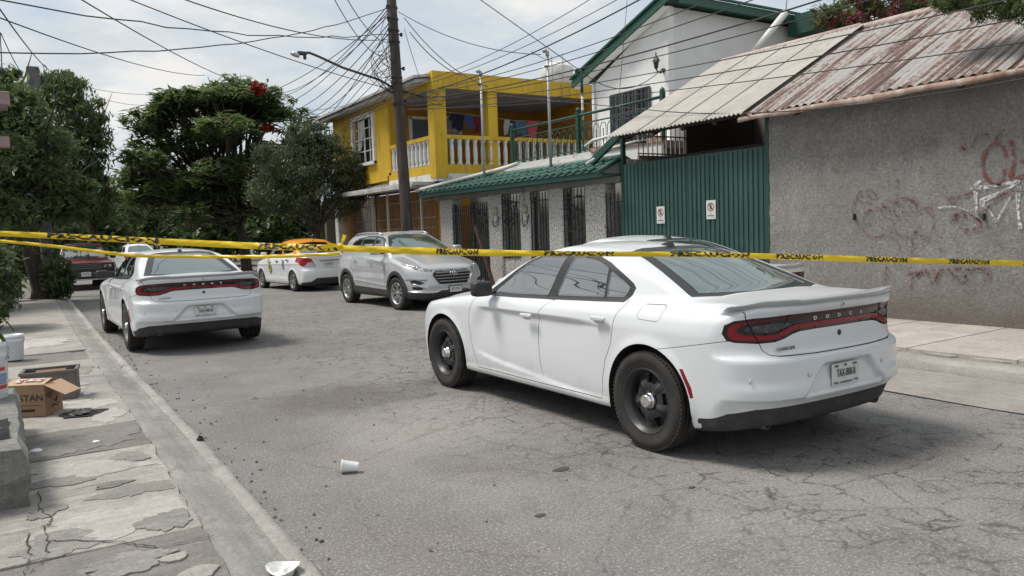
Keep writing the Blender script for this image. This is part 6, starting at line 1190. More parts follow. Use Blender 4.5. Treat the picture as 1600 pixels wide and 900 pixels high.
yb('balcony_kerb', YEL, ((13.35, FY+.07, 3.40), (5.70, .14, .26)), ((10.57, 21.5, 3.40), (.14, 3.0, .26))); yb('handrail', YEL, ((13.5, FY+.08, 4.31), (5.3, .18, .11)), ((10.58, 21.5, 4.31), (.18, 2.7, .11)))
bal = MB(); bal.lathe([(.075, 0), (.075, .05), (.05, .08), (.055, .12), (.066, .25), (.062, .45), (.050, .62), (.058, .655), (.078, .69), (.078, .735)], n=12); bal_me = bal.mesh('baluster', BWH)
for i in range(20): child_local(inst('baluster', bal_me, None, (11.06+i*.262-(.05 if 0 else 0), FY+.08, 3.53)), yh)
for i in range(10): child_local(inst('baluster', bal_me, None, (10.58, 20.35+i*.265, 3.53)), yh)
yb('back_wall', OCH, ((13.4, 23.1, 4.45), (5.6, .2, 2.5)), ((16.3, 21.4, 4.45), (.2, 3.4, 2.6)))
yb('street_wall', YEL, ((10.6, 23.55, 4.55), (.2, .80, 2.5)), ((10.6, 26.75, 4.55), (.2, 1.9, 2.5)), ((10.6, 24.87, 3.64), (.2, 1.84, .70)), ((10.6, 24.87, 5.65), (.2, 1.84, .32)))
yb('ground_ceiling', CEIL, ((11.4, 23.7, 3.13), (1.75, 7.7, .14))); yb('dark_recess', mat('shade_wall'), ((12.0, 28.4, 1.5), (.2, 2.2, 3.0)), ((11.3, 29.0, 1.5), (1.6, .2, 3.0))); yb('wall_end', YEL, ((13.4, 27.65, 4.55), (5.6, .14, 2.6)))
wf = yb('window_frame', BWH, ((10.47, 23.99, 4.75), (.10, .14, 1.68)), ((10.47, 25.76, 4.75), (.10, .14, 1.68)), ((10.47, 24.87, 5.53), (.10, 1.7, .13)), ((10.45, 24.87, 3.95), (.16, 1.9, .10)), ((10.53, 24.9, 4.75), (.04, .05, 1.5)), ((10.53, 24.45, 4.75), (.03, .03, 1.5)), ((10.53, 25.35, 4.75), (.03, .03, 1.5)), ((10.53, 24.87, 4.4), (.03, 1.6, .03)), ((10.53, 24.87, 4.8), (.03, 1.6, .03)), ((10.53, 24.87, 5.15), (.03, 1.6, .03)))
yb('window_pane', mat('dark_window'), ((10.62, 24.87, 4.75), (.02, 1.74, 1.6))); b = MB(); b.add([(10.56, 25.5, 5.45), (10.56, 24.9, 5.45), (10.57, 25.25, 4.6), (10.57, 25.5, 4.2), (10.56, 25.62, 4.1)], [(0, 1, 2, 3, 4)]); W_(b, 'curtain', mat('curtain_white', (.62, .61, .58), .9), yh)
b = MB(); quad_slab(b, [(9.95, 28.0, 5.88), (9.95, 19.9, 5.98), (10.9, 19.9, 6.12), (10.9, 28.0, 6.02)], .07); quad_slab(b, [(10.05, 27.95, 5.80), (10.05, 20.0, 5.90), (10.9, 20.0, 6.0), (10.9, 27.95, 5.9)], .10); W_(b, 'eave', mat('weathered_white_eave', (.50, .50, .49), .8, var=(3, (.34, .33, .32), .45, .7)), yh)
dw = yb('door', mat('blue_grey_door', (.09, .11, .14), .6), ((11.65, 22.97, 4.25), (.62, .05, 1.9))); yb('door_frame', BWH, ((11.30, 22.96, 4.3), (.09, .08, 2.05)), ((12.0, 22.96, 4.3), (.09, .08, 2.05)), ((11.65, 22.96, 5.30), (.80, .08, .09)))
yb('back_window', mat('pale_blind', (.30, .31, .33), .6), ((12.72, 22.97, 4.85), (.75, .05, .95))); yb('back_window_frame', BWH, ((12.32, 22.95, 4.85), (.09, .07, 1.05)), ((13.12, 22.95, 4.85), (.09, .07, 1.05)), ((12.72, 22.95, 5.36), (.88, .07, .08)), ((12.72, 22.93, 4.95), (.72, .04, .03)), ((12.55, 22.93, 5.1), (.03, .04, .45)), ((12.9, 22.93, 5.1), (.03, .04, .45)))
# ground floor: grille, awning slab, ochre wall behind
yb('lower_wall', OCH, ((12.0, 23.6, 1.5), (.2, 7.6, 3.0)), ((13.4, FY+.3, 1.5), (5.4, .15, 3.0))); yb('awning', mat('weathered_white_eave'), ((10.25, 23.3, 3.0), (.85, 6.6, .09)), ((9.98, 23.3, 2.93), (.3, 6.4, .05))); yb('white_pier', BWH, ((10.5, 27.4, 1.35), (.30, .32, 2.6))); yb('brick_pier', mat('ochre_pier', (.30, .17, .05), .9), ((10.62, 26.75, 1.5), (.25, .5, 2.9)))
b = MB()
for i in range(46):
    yy = 20.15+i*.14; b.box((10.62, yy, 1.5), (.02, .02, 2.7))
for zz in (1.15, 1.75, 2.05, 2.55): b.box((10.6, 23.3, zz), (.022, 6.4, .03))
o = W_(b, 'window_bars', mat('cream_iron', (.22, .17, .12), .6, var=(3, (.14, .09, .06), .5, .7)), yh); o['kind'] = 'stuff'
for yy in (21.0, 23.4, 24.6): yb('grille_post', mat('pale_post', (.45, .43, .40), .6), ((10.58, yy, 1.5), (.06, .07, 2.8)))
# washing on the balcony line
CL = [('black_shirt', (.015, .015, .03), 11.95, .42, .5), ('blue_shirt', (.06, .09, .25), 12.35, .3, .4), ('maroon_shirt', (.16, .02, .04), 12.62, .2, .5), ('grey_trousers', (.16, .14, .15), 12.95, .35, .62), ('white_towel', (.5, .5, .5), 13.70, .2, .45), ('navy_trousers', (.03, .04, .10), 13.92, .22, .55), ('blue_jeans', (.08, .16, .30), 14.25, .42, .45), ('pink_shirt', (.55, .10, .14), 14.72, .38, .5)]
tag(MB().tube([(10.7, 21, 5.25), (12.4, 21, 5.16), (14, 21, 5.06), (16.2, 21, 5.1)], .008, 5).build('clothes_line', mat('line_cream', (.5, .45, .35), .7)), 'thin clothes line strung across the yellow balcony', 'clothes line')
for nm, c, x0, w, h in CL:
    b = MB(); P = []; zt = float(np.interp(x0, [10.7, 12.4, 14, 16.2], [5.25, 5.16, 5.06, 5.1]))
    for j in range(6):
        s = j/5; P.append([(x0-w/2+w*i/8+(.03*math.sin(3*s+x0*7)), 21+.03*math.sin(i*1.3+j)*(s+.2), zt-h*s*(1+.12*math.sin(i*.9+x0*5))) for i in range(9)])
    b.grid(P); b.grid([[(p[0], p[1]+.012, p[2]) for p in r] for r in P])
    if nm.endswith('shirt'): b.grid([[(x0-w/2-.12, 21.02, zt-.14), (x0-w/2-.08, 21, zt-.26)], [(x0-w/2+.04, 21, zt), (x0-w/2+.04, 21, zt-.16)]])
    tag(b.build(nm, mat('cloth_'+nm, c, .9), fix=False), '%s hanging on the yellow balcony clothes line' % nm.replace('_', ' '), 'laundry', 'washing on the balcony line')
pw = MB(); pw.box((17.4, 21.5, 2.9), (2.2, 2.2, 5.9)); tag(pw.build('pink_house', mat('terracotta_paint', (.40, .17, .11), .85, var=(2, (.5, .28, .2), .5, .7))), 'narrow terracotta pink house wall between yellow and white houses', 'house')
tk = empty('water_tank', (18.3, 24.4, 6.4), label='white round water tank on the roof beyond the yellow fascia', cat='water tank'); b = MB(); b.lathe([(.62, 0), (.62, .85), (.60, .90), (.45, 1.02), (.22, 1.10), (.2, 1.14), (0, 1.16)], c=(18.3, 24.4, 6.80), n=24); W_(b, 'tank_body', mat('tank_white', (.74, .75, .75), .6, var=(4, (.42, .42, .42), .5, .7)), tk); b = MB(); b.tube([(17.7, 23.9, 6.0), (17.7, 23.9, 8.0)], .02, 5); b.tube([(18.05, 23.7, 6.0), (18.05, 23.7, 8.1)], .015, 5); b.box((18.3, 24.4, 6.5), (1.5, 1.5, .6)); W_(b, 'tank_stand', mat('tank_stand', (.3, .3, .3), .7), tk)
# ---------------------------------------------------------------- pole, lamp and cables
PX, PY = 9.2, 19.2
pole = empty('utility_pole', (PX, PY, .1), label='tall dark wooden utility pole on the right pavement', cat='pole')
WOOD = mat('creosoted_pole', (.050, .036, .030), .85, var=(3, (.10, .08, .07), .45, .7), var2=(14, (.025, .02, .018), .5, .7), stretch=(6, 6, .5), bump=(20, .6, .01))
b = MB(); b.tube([(PX, PY, .05), (PX, PY-.03, 2.), (PX, PY+.14, 5.0), (PX, PY+.22, 6.5), (PX, PY+.42, 10)], [.165, .155, .14, .135, .12], 14); W_(b, 'pole_shaft', WOOD, pole)
def pz(z): return Vector((PX, float(np.interp(z, [.05, 2, 5, 6.5, 10], [PY, PY-.03, PY+.14, PY+.22, PY+.42])), z))
for z in (5.05, 5.6, 5.75, 6.7, 7.0, 7.3, 7.6):
    b = MB(); p = pz(z); b.lathe([(.155, -.02), (.155, .02)], c=p, n=14, cap=False); b.box((p.x-.16, p.y-.1, z), (.08, .05, .05)); b.lathe([(.02, -.03), (.04, -.015), (.03, 0), (.04, .02), (.015, .04)], c=(p.x-.19, p.y-.12, z), n=8); W_(b, 'pole_bracket', IRON, pole)
for z in (5.15, 6.0, 6.9):
    p = pz(z); b = MB(); b.lathe([(.02, -.05), (.045, -.03), (.03, 0), (.045, .03), (.02, .05)], c=(p.x+.19, p.y-.06, z), n=8); b.box((p.x+.15, p.y-.05, z), (.1, .03, .03)); W_(b, 'insulator', IRON, pole)
sl = empty('street_lamp', pz(5.45), label='curved street lamp arm reaching left from the wooden pole', cat='street lamp')
b = MB(); b.tube([pz(5.42), pz(5.55)+Vector((-.5, 0, .11)), pz(5.9)+Vector((-1.5, 0, 0)), pz(6.12)+Vector((-2.1, 0, 0)), pz(6.20)+Vector((-2.35, 0, 0)), pz(6.19)+Vector((-2.5, 0, 0))], .032, 8); W_(b, 'lamp_arm', mat('lamp_arm_dark', (.05, .045, .042), .5), sl)
b = MB(); p = pz(6.17)+Vector((-2.5, 0, 0)); b.box(p+Vector((-.05, 0, 0)), (.26, .10, .10), bev=.03); b.box(p+Vector((.02, 0, -.09)), (.08, .06, .12), bev=.02); W_(b, 'lamp_housing', mat('lamp_arm_dark'), sl)
b = MB(); b.lathe([(.12, -.02), (.10, .03), (.05, .06), (.03, .07)], c=p+Vector((-.22, 0, -.05)), n=14, M=Matrix.Rotation(rad(20), 3, 'Y')); W_(b, 'lamp_reflector', mat('lamp_reflector', (.6, .6, .58), .3, .3), sl)
CAB = mat('cable_black', (.03, .03, .032), .6); ncab = [0]
def cable(a, c, sag=.3, r=.011, wob=0., label=None, group='overhead cables', n=22):
    a, c = Vector(a), Vector(c); pts = []
    for i in range(n+1):
        t = i/n; p = a.lerp(c, t); p.z -= sag*4*t*(1-t); p.z += wob*math.sin(t*37)*.5+wob*math.sin(t*61+1)*.4; pts.append(p)
    if group == 'overhead cables' and (a.xy-Vector((9.2, 19.2))).length > 6 and a.y < 14: pts.insert(0, pts[0]+(pts[0]-pts[1]).normalized()*9)
    if group.startswith('cables running right'): pts.append(pts[-1]+(pts[-1]-pts[-2]).normalized()*12)
    b = MB(); b.tube(pts, r, 5, smooth=True); o = b.build('overhead_cable', CAB, fix=False); return tag(o, label, 'cable', group)
cable((-0.03, 11.05, 4.51), (8.87, 18.86, 6.77), 0.25, 0.01, 0.03, 'twisted cable crossing the sky from top left to the wooden pole', 'overhead cables')
cable((-0.02, 12.21, 4.11), (8.83, 18.95, 7.43), 0.35, 0.01, 0.015, 'lowest long cable running from the left edge to the wooden pole', 'overhead cables')
cable((0.09, 12.18, 4.61), (7.07, 31.87, 7.91), 0.2, 0.01, 0, 'thin cable descending from the left edge into the flame tree', 'overhead cables')
cable((0.15, 10.93, 4.46), (1.58, 25.74, 6.49), 0.1, 0.01, 0, 'thin cable dropping from top left towards the grey post', 'overhead cables')
cable((1.27, 13.88, 5.41), (8.04, 32.44, 7.98), 0.1, 0.012, 0, 'straight cable falling from the top edge into the flame tree crown', 'overhead cables')
cable((1.85, 13.5, 5.39), (8.77, 18.8, 5.32), .1, .01, 0, 'straight cable crossing behind the lamp arm down to the pole', 'overhead cables')
cable((2.37, 11.93, 5.03), (8.75, 18.93, 6.61), .2, .01, 0, 'cable from the top edge running right to the pole top', 'overhead cables')
cable((5.31, 13.68, 5.89), (8.66, 18.95, 6.18), 0.25, 0.009, 0, 'slack looped cable dropping from the top edge beside the pole', 'overhead cables')
cable((5.5, 13.55, 5.88), (8.77, 18.91, 6.54), 0.2, 0.009, 0, 'second slack cable dropping from the top edge beside the pole', 'overhead cables')
cable((8.86, 19.05, 7.49), (12.69, 45.12, 9.59), 0.9, 0.013, 0, 'first from the top of the cables fanning from the pole down the street', 'cables fanning down the street from the pole')
cable((8.86, 19.04, 7.39), (12.65, 45.09, 9.05), 0.9, 0.013, 0, 'second from the top of the cables fanning from the pole down the street', 'cables fanning down the street from the pole')
cable((8.86, 19.03, 7.24), (12.56, 45.23, 9.95), 0.9, 0.013, 0, 'fourth from the top of the cables fanning from the pole down the street', 'cables fanning down the street from the pole')
cable((8.85, 19.01, 7.03), (12.93, 44.88, 8.68), 0.9, 0.013, 0, 'fifth from the top of the cables fanning from the pole down the street', 'cables fanning down the street from the pole')
cable((8.85, 19.0, 6.8), (13.35, 44.57, 8.3), 0.9, 0.013, 0, 'seventh from the top of the cables fanning from the pole down the street', 'cables fanning down the street from the pole')
cable((8.85, 18.97, 6.5), (13.82, 44.28, 8.46), 0.9, 0.013, 0, 'eighth from the top of the cables fanning from the pole down the street', 'cables fanning down the street from the pole')
cable((8.86, 19.04, 7.29), (10.58, 46.5, 9.68), 0.9, 0.013, 0, 'third from the top of the cables fanning from the pole down the street', 'cables fanning down the street from the pole')
cable((8.85, 19.01, 6.93), (14.04, 44.04, 7.37), 0.9, 0.013, 0, 'sixth from the top of the cables fanning from the pole down the street', 'cables fanning down the street from the pole')
cable((8.88, 18.95, 6.41), (10.61, 29.36, 5.62), 0.12, 0.01, 0, 'first from the top of the service wires dropping to the yellow house eave', 'service wires to the yellow house')
cable((8.87, 18.91, 6.03), (10.94, 29.17, 5.93), 0.12, 0.01, 0, 'second from the top of the service wires dropping to the yellow house eave', 'service wires to the yellow house')
cable((8.87, 18.9, 5.8), (10.67, 29.26, 5.0), 0.12, 0.01, 0, 'third from the top of the service wires dropping to the yellow house eave', 'service wires to the yellow house')
cable((8.86, 18.87, 5.5), (11.0, 29.08, 5.36), 0.12, 0.01, 0, 'fourth from the top of the service wires dropping to the yellow house eave', 'service wires to the yellow house')
cable((8.86, 18.86, 5.33), (10.34, 29.45, 4.77), 0.12, 0.01, 0, 'fifth from the top of the service wires dropping to the yellow house eave', 'service wires to the yellow house')
cable((9.09, 18.71, 5.41), (13.69, 49.33, 10.48), 0.8, 0.009, 0, 'first from the top of the thin far wires low above the dark trees', 'far wires over the trees')
cable((9.08, 18.71, 5.31), (13.65, 49.31, 9.89), 0.8, 0.009, 0, 'second from the top of the thin far wires low above the dark trees', 'far wires over the trees')
cable((9.08, 18.71, 5.21), (13.61, 49.28, 9.3), 0.8, 0.009, 0, 'third from the top of the thin far wires low above the dark trees', 'far wires over the trees')
cable((9.07, 18.7, 5.13), (13.57, 49.26, 8.81), 0.8, 0.009, 0, 'fourth from the top of the thin far wires low above the dark trees', 'far wires over the trees')
cable((9.11, 18.56, 5.14), (7.86, 8.33, 4.82), 0.18, 0.012, 0, 'third from the left of the cables rising right from the pole over the roofs', 'cables running right from the pole over the houses')
cable((9.12, 18.56, 5.2), (8.72, 7.77, 4.78), 0.18, 0.008, 0, 'fourth from the left of the cables rising right from the pole over the roofs', 'cables running right from the pole over the houses')
cable((9.11, 18.56, 5.14), (8.38, 6.77, 4.47), 0.18, 0.008, 0, 'fifth from the left of the cables rising right from the pole over the roofs', 'cables running right from the pole over the houses')
cable((9.1, 18.55, 5.01), (8.67, 5.96, 4.3), 0.18, 0.012, 0, 'sixth from the left of the cables rising right from the pole over the roofs', 'cables running right from the pole over the houses')
cable((9.1, 18.55, 4.97), (8.71, 5.32, 4.14), 0.18, 0.008, 0, 'seventh from the left of the cables rising right from the pole over the roofs', 'cables running right from the pole over the houses')
cable((9.09, 18.55, 4.88), (9.05, 3.87, 3.83), 0.18, 0.008, 0, 'eighth from the left of the cables rising right from the pole over the roofs', 'cables running right from the pole over the houses')
cable((9.13, 18.57, 5.34), (8.5, 9.15, 5.25), 0.18, 0.007, 0, 'second from the left of the cables rising right from the pole over the roofs', 'cables running right from the pole over the houses')
cable((9.13, 18.57, 5.42), (8.67, 10.26, 5.49), 0.18, 0.007, 0, 'first from the left of the cables rising right from the pole over the roofs', 'cables running right from the pole over the houses')
cable((9.09, 18.54, 4.81), (9.13, 3.78, 3.37), 0.18, 0.007, 0, 'ninth from the left of the cables rising right from the pole over the roofs', 'cables running right from the pole over the houses')
cable((9.09, 18.54, 4.78), (9.15, 3.79, 3.63), 0.18, 0.008, 0, 'tenth from the left of the cables rising right from the pole over the roofs', 'cables running right from the pole over the houses')
cable((9.05, 18.8, 7.32), (10.74, 14.91, 5.6), 0.25, 0.01, 0, 'slack wire from pole top to the right conduit mast', 'overhead cables')
cable((9.17, 18.7, 7.15), (9.66, 15.55, 4.91), 0.25, 0.012, 0, 'dark wire with splice falling from the pole to the left conduit mast', 'overhead cables')
cable((9.26, 18.61, 6.78), (9.93, 17.22, 5.48), 0.15, 0.012, 0, 'second dark wire falling from the pole to the yellow fascia', 'overhead cables')
cable((9.15, 18.69, 6.87), (9.29, 18.24, 5.58), 0.03, 0.008, 0, 'short wire hanging close to the right side of the pole', 'overhead cables')
cable((9.97, 14.2, 5.46), (9.91, 12.99, 4.97), 0.06, 0.006, 0, 'short thin wire at the right conduit mast head', 'overhead cables')
cable((10.62, 13.11, 4.79), (12.47, 12.77, 5.02), 0.35, 0.009, 0, 'sagging wire along the white gable to the lantern', 'overhead cables')
cable((11.67, 13.1, 5.66), (11.51, 13.11, 4.49), 0, 0.006, 0, 'thin wire hanging vertically down the white gable', 'overhead cables')
cable((10.61, 11.23, 3.8), (9.11, 3.77, 3.01), 0.2, 0.009, 0, 'wire crossing low in front of the fibre cement roof', 'overhead cables')
cable((3.56, 38.99, 8.46), (9.26, 52.24, 10.7), 0.2, 0.011, 0, 'first from the top of the faint wires between left trees and flame tree', 'faint wires in the tree gap')
cable((3.77, 38.83, 8.09), (8.56, 52.64, 10.03), 0.2, 0.011, 0, 'second from the top of the faint wires between left trees and flame tree', 'faint wires in the tree gap')
cable((2.83, 39.29, 6.41), (6.63, 53.74, 8.34), 0.2, 0.011, 0, 'third from the top of the faint wires between left trees and flame tree', 'faint wires in the tree gap')
cable((3.59, 38.72, 5.68), (7.07, 53.39, 7.66), 0.2, 0.011, 0, 'fourth from the top of the faint wires between left trees and flame tree', 'faint wires in the tree gap')
cable((0.25, 14.5, 4.91), (0.23, 14.45, 4.23), 0, 0.008, 0, 'wire dropping at the left edge above the dark tree', 'overhead cables')
cable((0.26, 14.49, 4.89), (0.65, 19.04, 5.14), 0.05, 0.008, 0, 'wire slanting down at the left edge to the grey post', 'overhead cables')
# tangle of drop wires on the pole
b = MB(); rr = random.Random(5)
for i in range(16):
    z0 = rr.uniform(5.6, 7.6); z1 = z0-rr.uniform(.3, 1.6); a = pz(z0)+Vector((-.18, -.1, 0)); c = pz(max(5.3, z1))+Vector((-.18, -.1, 0)); out = rr.uniform(.1, .75)
    b.tube([a.lerp(c, t)+Vector((-out*math.sin(math.pi*t), -.25*math.sin(math.pi*t)*rr.uniform(.5, 1), 0)) for t in np.linspace(0, 1, 9)], .008, 4)
for i in range(3): b.tube([pz(5.9)+Vector((-.45+.30*math.cos(t), -.12+.02*i, .3*math.sin(t)+.1*i)) for t in np.linspace(0, 6.28, 17)], .007, 4)
child_local(b.build('wire_tangle', CAB, fix=False), pole)['kind'] = 'stuff'
b = MB()
for i in range(9):
    a = pz(5.35)+Vector((.1, -.1, rr.uniform(-.1, .15))); c = Vector((10.5+rr.uniform(0, 1.3), 19.75, 5.45+rr.uniform(-.25, .3))); b.tube([a.lerp(c, t)+Vector((0, rr.uniform(-.02, .02), -.15*math.sin(math.pi*t)+rr.uniform(-.04, .04))) for t in np.linspace(0, 1, 7)], .010, 4)
child_local(b.build('wire_bundle', CAB, fix=False), pole)['kind'] = 'stuff'
# ---------------------------------------------------------------- trees
def leaf_mat(name, c1, c2, tr=.25):
    m = bpy.data.materials.new(name); m.use_nodes = True; nt = m.node_tree; N = nt.nodes.new; L = nt.links.new; MATS[name] = m
    b = nt.nodes['Principled BSDF']; b.inputs['Roughness'].default_value = .42; out = nt.nodes['Material Output']
    tc = N('ShaderNodeTexCoord'); n = N('ShaderNodeTexNoise'); n.inputs['Scale'].default_value = .9; n.inputs['Detail'].default_value = 5; L(tc.outputs['Object'], n.inputs[0])
    r = N('ShaderNodeMapRange'); r.inputs[1].default_value = .38; r.inputs[2].default_value = .62; L(n.outputs[0], r.inputs[0]); mx = N('ShaderNodeMixRGB'); L(r.outputs[0], mx.inputs[0]); mx.inputs[1].default_value = (*c1, 1); mx.inputs[2].default_value = (*c2, 1); L(mx.outputs[0], b.inputs['Base Color'])
    t = N('ShaderNodeBsdfTranslucent'); L(mx.outputs[0], t.inputs[0]); ms = N('ShaderNodeMixShader'); ms.inputs[0].default_value = tr; L(b.outputs[0], ms.inputs[1]); L(t.outputs[0], ms.inputs[2]); L(ms.outputs[0], out.inputs[0]); return m
BARK = mat('tree_bark', (.045, .036, .030), .9, var=(6, (.085, .07, .06), .45, .7), stretch=(1, 1, .3), bump=(16, .8, .02))
def foliage(rng, blobs, n, lw, style='leaf', droop=.0, shell=.55):
    """blobs: (cx,cy,cz,rx,ry,rz,weight). returns verts (n*4,3)"""
    B = np.array(blobs, float); w = B[:, 6]/B[:, 6].sum(); k = rng.choice(len(B), n, p=w)
    # sub-clumps give an uneven outline
    d = rng.normal(size=(n, 3)); d /= np.linalg.norm(d, axis=1)[:, None]; rad_ = rng.uniform(0, 1, n)**(1/3.); rad_ = shell*np.maximum(rad_, .55)+(1-shell)*rad_
    nc = 26*len(B); ck = rng.integers(0, len(B), nc); cd = rng.normal(size=(nc, 3)); cd /= np.linalg.norm(cd, axis=1)[:, None]; cp = B[ck, :3]+cd*B[ck, 3:6]*rng.uniform(.55, 1.05, nc)[:, None]; cr = rng.uniform(.10, .26, nc)[:, None]*B[ck, 3:6].mean(1)[:, None]
    use = rng.uniform(size=n) < .72; ci = rng.integers(0, nc, n); P1 = cp[ci]+rng.normal(size=(n, 3))*cr[ci]*np.array([.62, .62, .42]); P0 = B[k, :3]+d*B[k, 3:6]*rad_[:, None]
    P = np.where(use[:, None], P1, P0)
    az = rng.uniform(0, 2*np.pi, n); el = rng.normal(-.25 if style == 'leaf' else -.12, .5 if style == 'leaf' else .28, n)-droop
    t = np.stack([np.cos(az)*np.cos(el), np.sin(az)*np.cos(el), np.sin(el)], 1); up = rng.normal(size=(n, 3))*(.55 if style == 'leaf' else .25)+[0, 0, 1.]; s = np.cross(t, up); s /= np.maximum(np.linalg.norm(s, axis=1), 1e-6)[:, None]
    L, Wd = lw; L = L*rng.uniform(.6, 1.35, n)[:, None]; Wd = Wd*rng.uniform(.7, 1.25, n)[:, None]; dr = np.array([0, 0, -1.])*L*.12
    V = np.stack([P-t*L*.5, P+s*Wd*.5, P+t*L*.5+dr, P-s*Wd*.5], 1); return V.reshape(-1, 3)
def leaves_obj(name, V, mats, mi, parent):
    n = len(V)//4; me = bpy.data.meshes.new(name); me.vertices.add(len(V)); me.vertices.foreach_set('co', V.ravel()); me.loops.add(4*n); me.loops.foreach_set('vertex_index', np.arange(4*n)); me.polygons.add(n); me.polygons.foreach_set('loop_start', np.arange(n)*4)
    for m in mats: me.materials.append(m)
    me.polygons.foreach_set('material_index', mi.astype(np.int32)); me.update(calc_edges=True); o = bpy.data.objects.new(name, me); link(o); return child_local(o, parent)
def tree(name, label, base, trunk, blobs, n, lw, mats, probs, seed, style='leaf', r0=.22, group=None, droop=0., shell=.55, cat='tree', extra=None):
    rng = np.random.default_rng(seed); e = empty(name, base, label=label, cat=cat, group=group); b = MB(); top = Vector(trunk); bs = Vector(base); mid = bs.lerp(top, .5)+Vector((rng.uniform(-.15, .15), rng.uniform(-.15, .15), 0))
    b.tube([bs+Vector((0, 0, -.1)), bs+Vector((0, 0, .3)), mid, top], [r0*1.35, r0, r0*.85, r0*.7], 10); W_(b, 'trunk', BARK, e)
    lm = MB()
    for B in blobs:
        for q in range(3):
            c = Vector(B[:3])+Vector(rng.normal(size=3)*np.array(B[3:6])*.35); m = top.lerp(c, .5)+Vector(rng.normal(size=3)*.25); lm.tube([top.lerp(bs, .12*q), m, c], [r0*.45, r0*.26, r0*.08], 6)
            for qq in range(2): c2 = c+Vector(rng.normal(size=3)*np.array(B[3:6])*.45); lm.tube([m.lerp(c, .4), m.lerp(c2, .7)+Vector((0, 0, .1)), c2], [r0*.18, r0*.10, r0*.04], 5)
    W_(lm, 'limbs', BARK, e, fix=False)['kind'] = 'stuff'
    V = foliage(rng, blobs, n, lw, style, droop, shell); mi = rng.choice(len(mats), n, p=probs); leaves_obj('crown', V, mats, mi, e)['kind'] = 'stuff'
    if extra: extra(rng, e)
    return e
LD = leaf_mat('leaf_dark', (.080, .112, .055), (.10, .135, .068), .55); LM = leaf_mat('leaf_mid', (.095, .145, .050), (.12, .17, .064), .55); LL = leaf_mat('leaf_light', (.14, .20, .055), (.17, .23, .075), .55); LO = leaf_mat('leaf_olive', (.066, .080, .050), (.088, .102, .062), .42); LR_ = leaf_mat('flower_red', (.25, .022, .016), (.32, .05, .03)); LP = leaf_mat('flower_pink', (.55, .13, .17), (.62, .24, .27)); LB_ = leaf_mat('pod_brown', (.14, .05, .025), (.18, .08, .04))
# dark broad-leaved trees on the left pavement
tree('broadleaf_tree', 'big dark leafy tree on the left pavement, trunk beside the grey bin', (.95, 26.3, .1), (.8, 26.2, 2.6), [(-.4, 24.6, 4.7, 1.9, 1.9, 1.75, 3), (.9, 26.0, 3.9, 1.35, 1.6, 1.5, 2), (-1.8, 23.5, 3.6, 1.7, 2, 2., 3), (.2, 25.6, 5.4, 1.2, 1.3, 1.25, 1.6), (1.7, 26.6, 3.1, .9, 1.0, .85, 1.0), (-.6, 24, 2.4, 1.8, 1.5, .9, 1.5)], 25000, (.21, .08), [LD, LM, LL], [.42, .44, .14], 3, r0=.26)
tree('drooping_tree', 'tall tree with drooping crown behind the dark left tree', (3.2, 34.6, .1), (3.0, 34.4, 3.2), [(2.6, 34.2, 6.5, 1.25, 1.5, 1.6, 3), (3.05, 34.2, 5.4, 1.05, 1.2, 1.5, 2), (2.2, 34.3, 7.4, .9, 1.1, .75, 1.4), (3.0, 34.2, 3.4, 1.1, 1.2, 1.2, 1.4), (1.6, 34, 4.2, 1.2, 1.2, 1.8, 1.5)], 14000, (.24, .075), [LD, LM, LL], [.40, .46, .14], 5, droop=.55, r0=.2)
def blossoms(pts, n, m, size, s):
    def f(rng, e):
        V = []
        for (c, r) in pts: P = foliage(rng, [(*c, r, r, r*.7, 1)], n, (size, size*.8), 'leaf'); V.append(P)
        V = np.concatenate(V); leaves_obj('blossom', V, [m], np.zeros(len(V)//4), e)['kind'] = 'stuff'
    return f
rngf = np.random.default_rng(8); fb = []
for i in range(34):
    a = rngf.uniform(0, 6.28); q = math.sqrt(rngf.uniform(.02, 1)); t = rngf.uniform(.0, 1); hh = 3.1+4.7*t; Rm = 3.9*math.sqrt(max(.04, 1-(.08+.92*t)**2.2))+.5
    fb.append((8.4+Rm*q*math.cos(a), 34.4+Rm*.9*q*math.sin(a), hh, rngf.uniform(.9, 1.5), rngf.uniform(.9, 1.5), rngf.uniform(.32, .6), 1))
fb += [(5.2, 35.8, 3.3, 1.3, 1.3, .8, 1.2), (4.9, 36.0, 4.4, 1.1, 1.1, .5, 1), (7.0, 34.5, 7.1, 1.5, 1.5, .5, 1.1), (8.6, 34.3, 7.9, 1.3, 1.3, .45, 1.1), (10.6, 33, 6.4, 1.5, 1.5, .5, 1), (6.0, 35.2, 5.8, 1.4, 1.4, .5, 1), (12, 32.3, 5.2, 1.4, 1.3, .6, 1), (7.5, 34, 2.7, 2.4, 2., .7, 1.4)]
tree('flame_tree', 'wide feathery flame tree with a few red flower clusters over the street', (8.9, 34.6, .05), (8.5, 34.5, 2.9), fb, 25000, (.46, .11), [LD, LM, LL, LB_], [.26, .50, .215, .025], 9, style='frond', r0=.24, extra=blossoms([((9.05, 31.9, 7.55), .36), ((9.5, 32.5, 6.1), .25), ((5.9, 35, 6.9), .3), ((7.2, 33.2, 4.3), .25)], 330, LR_, .13, 1))
tree('mesquite_tree', 'dark fine-leaved mesquite tree drooping in front of the yellow house', (9.5, 26.9, .1), (9.4, 26.8, 2.3), [(8.9, 26.6, 4.1, 1.5, 1.4, 1.15, 2), (9.9, 26.1, 4.0, 1.3, 1.2, 1.1, 2), (8.1, 27.0, 3.4, 1.1, 1.2, 1.0, 1.5), (10.4, 25.6, 3.4, .9, .9, .9, 1.2), (9.3, 26.4, 2.9, 1.7, 1.4, .8, 2), (9.1, 26.7, 5.0, .8, .8, .55, .9)], 34000, (.15, .035), [LO, LD, LM], [.55, .35, .10], 12, droop=.2, r0=.15)
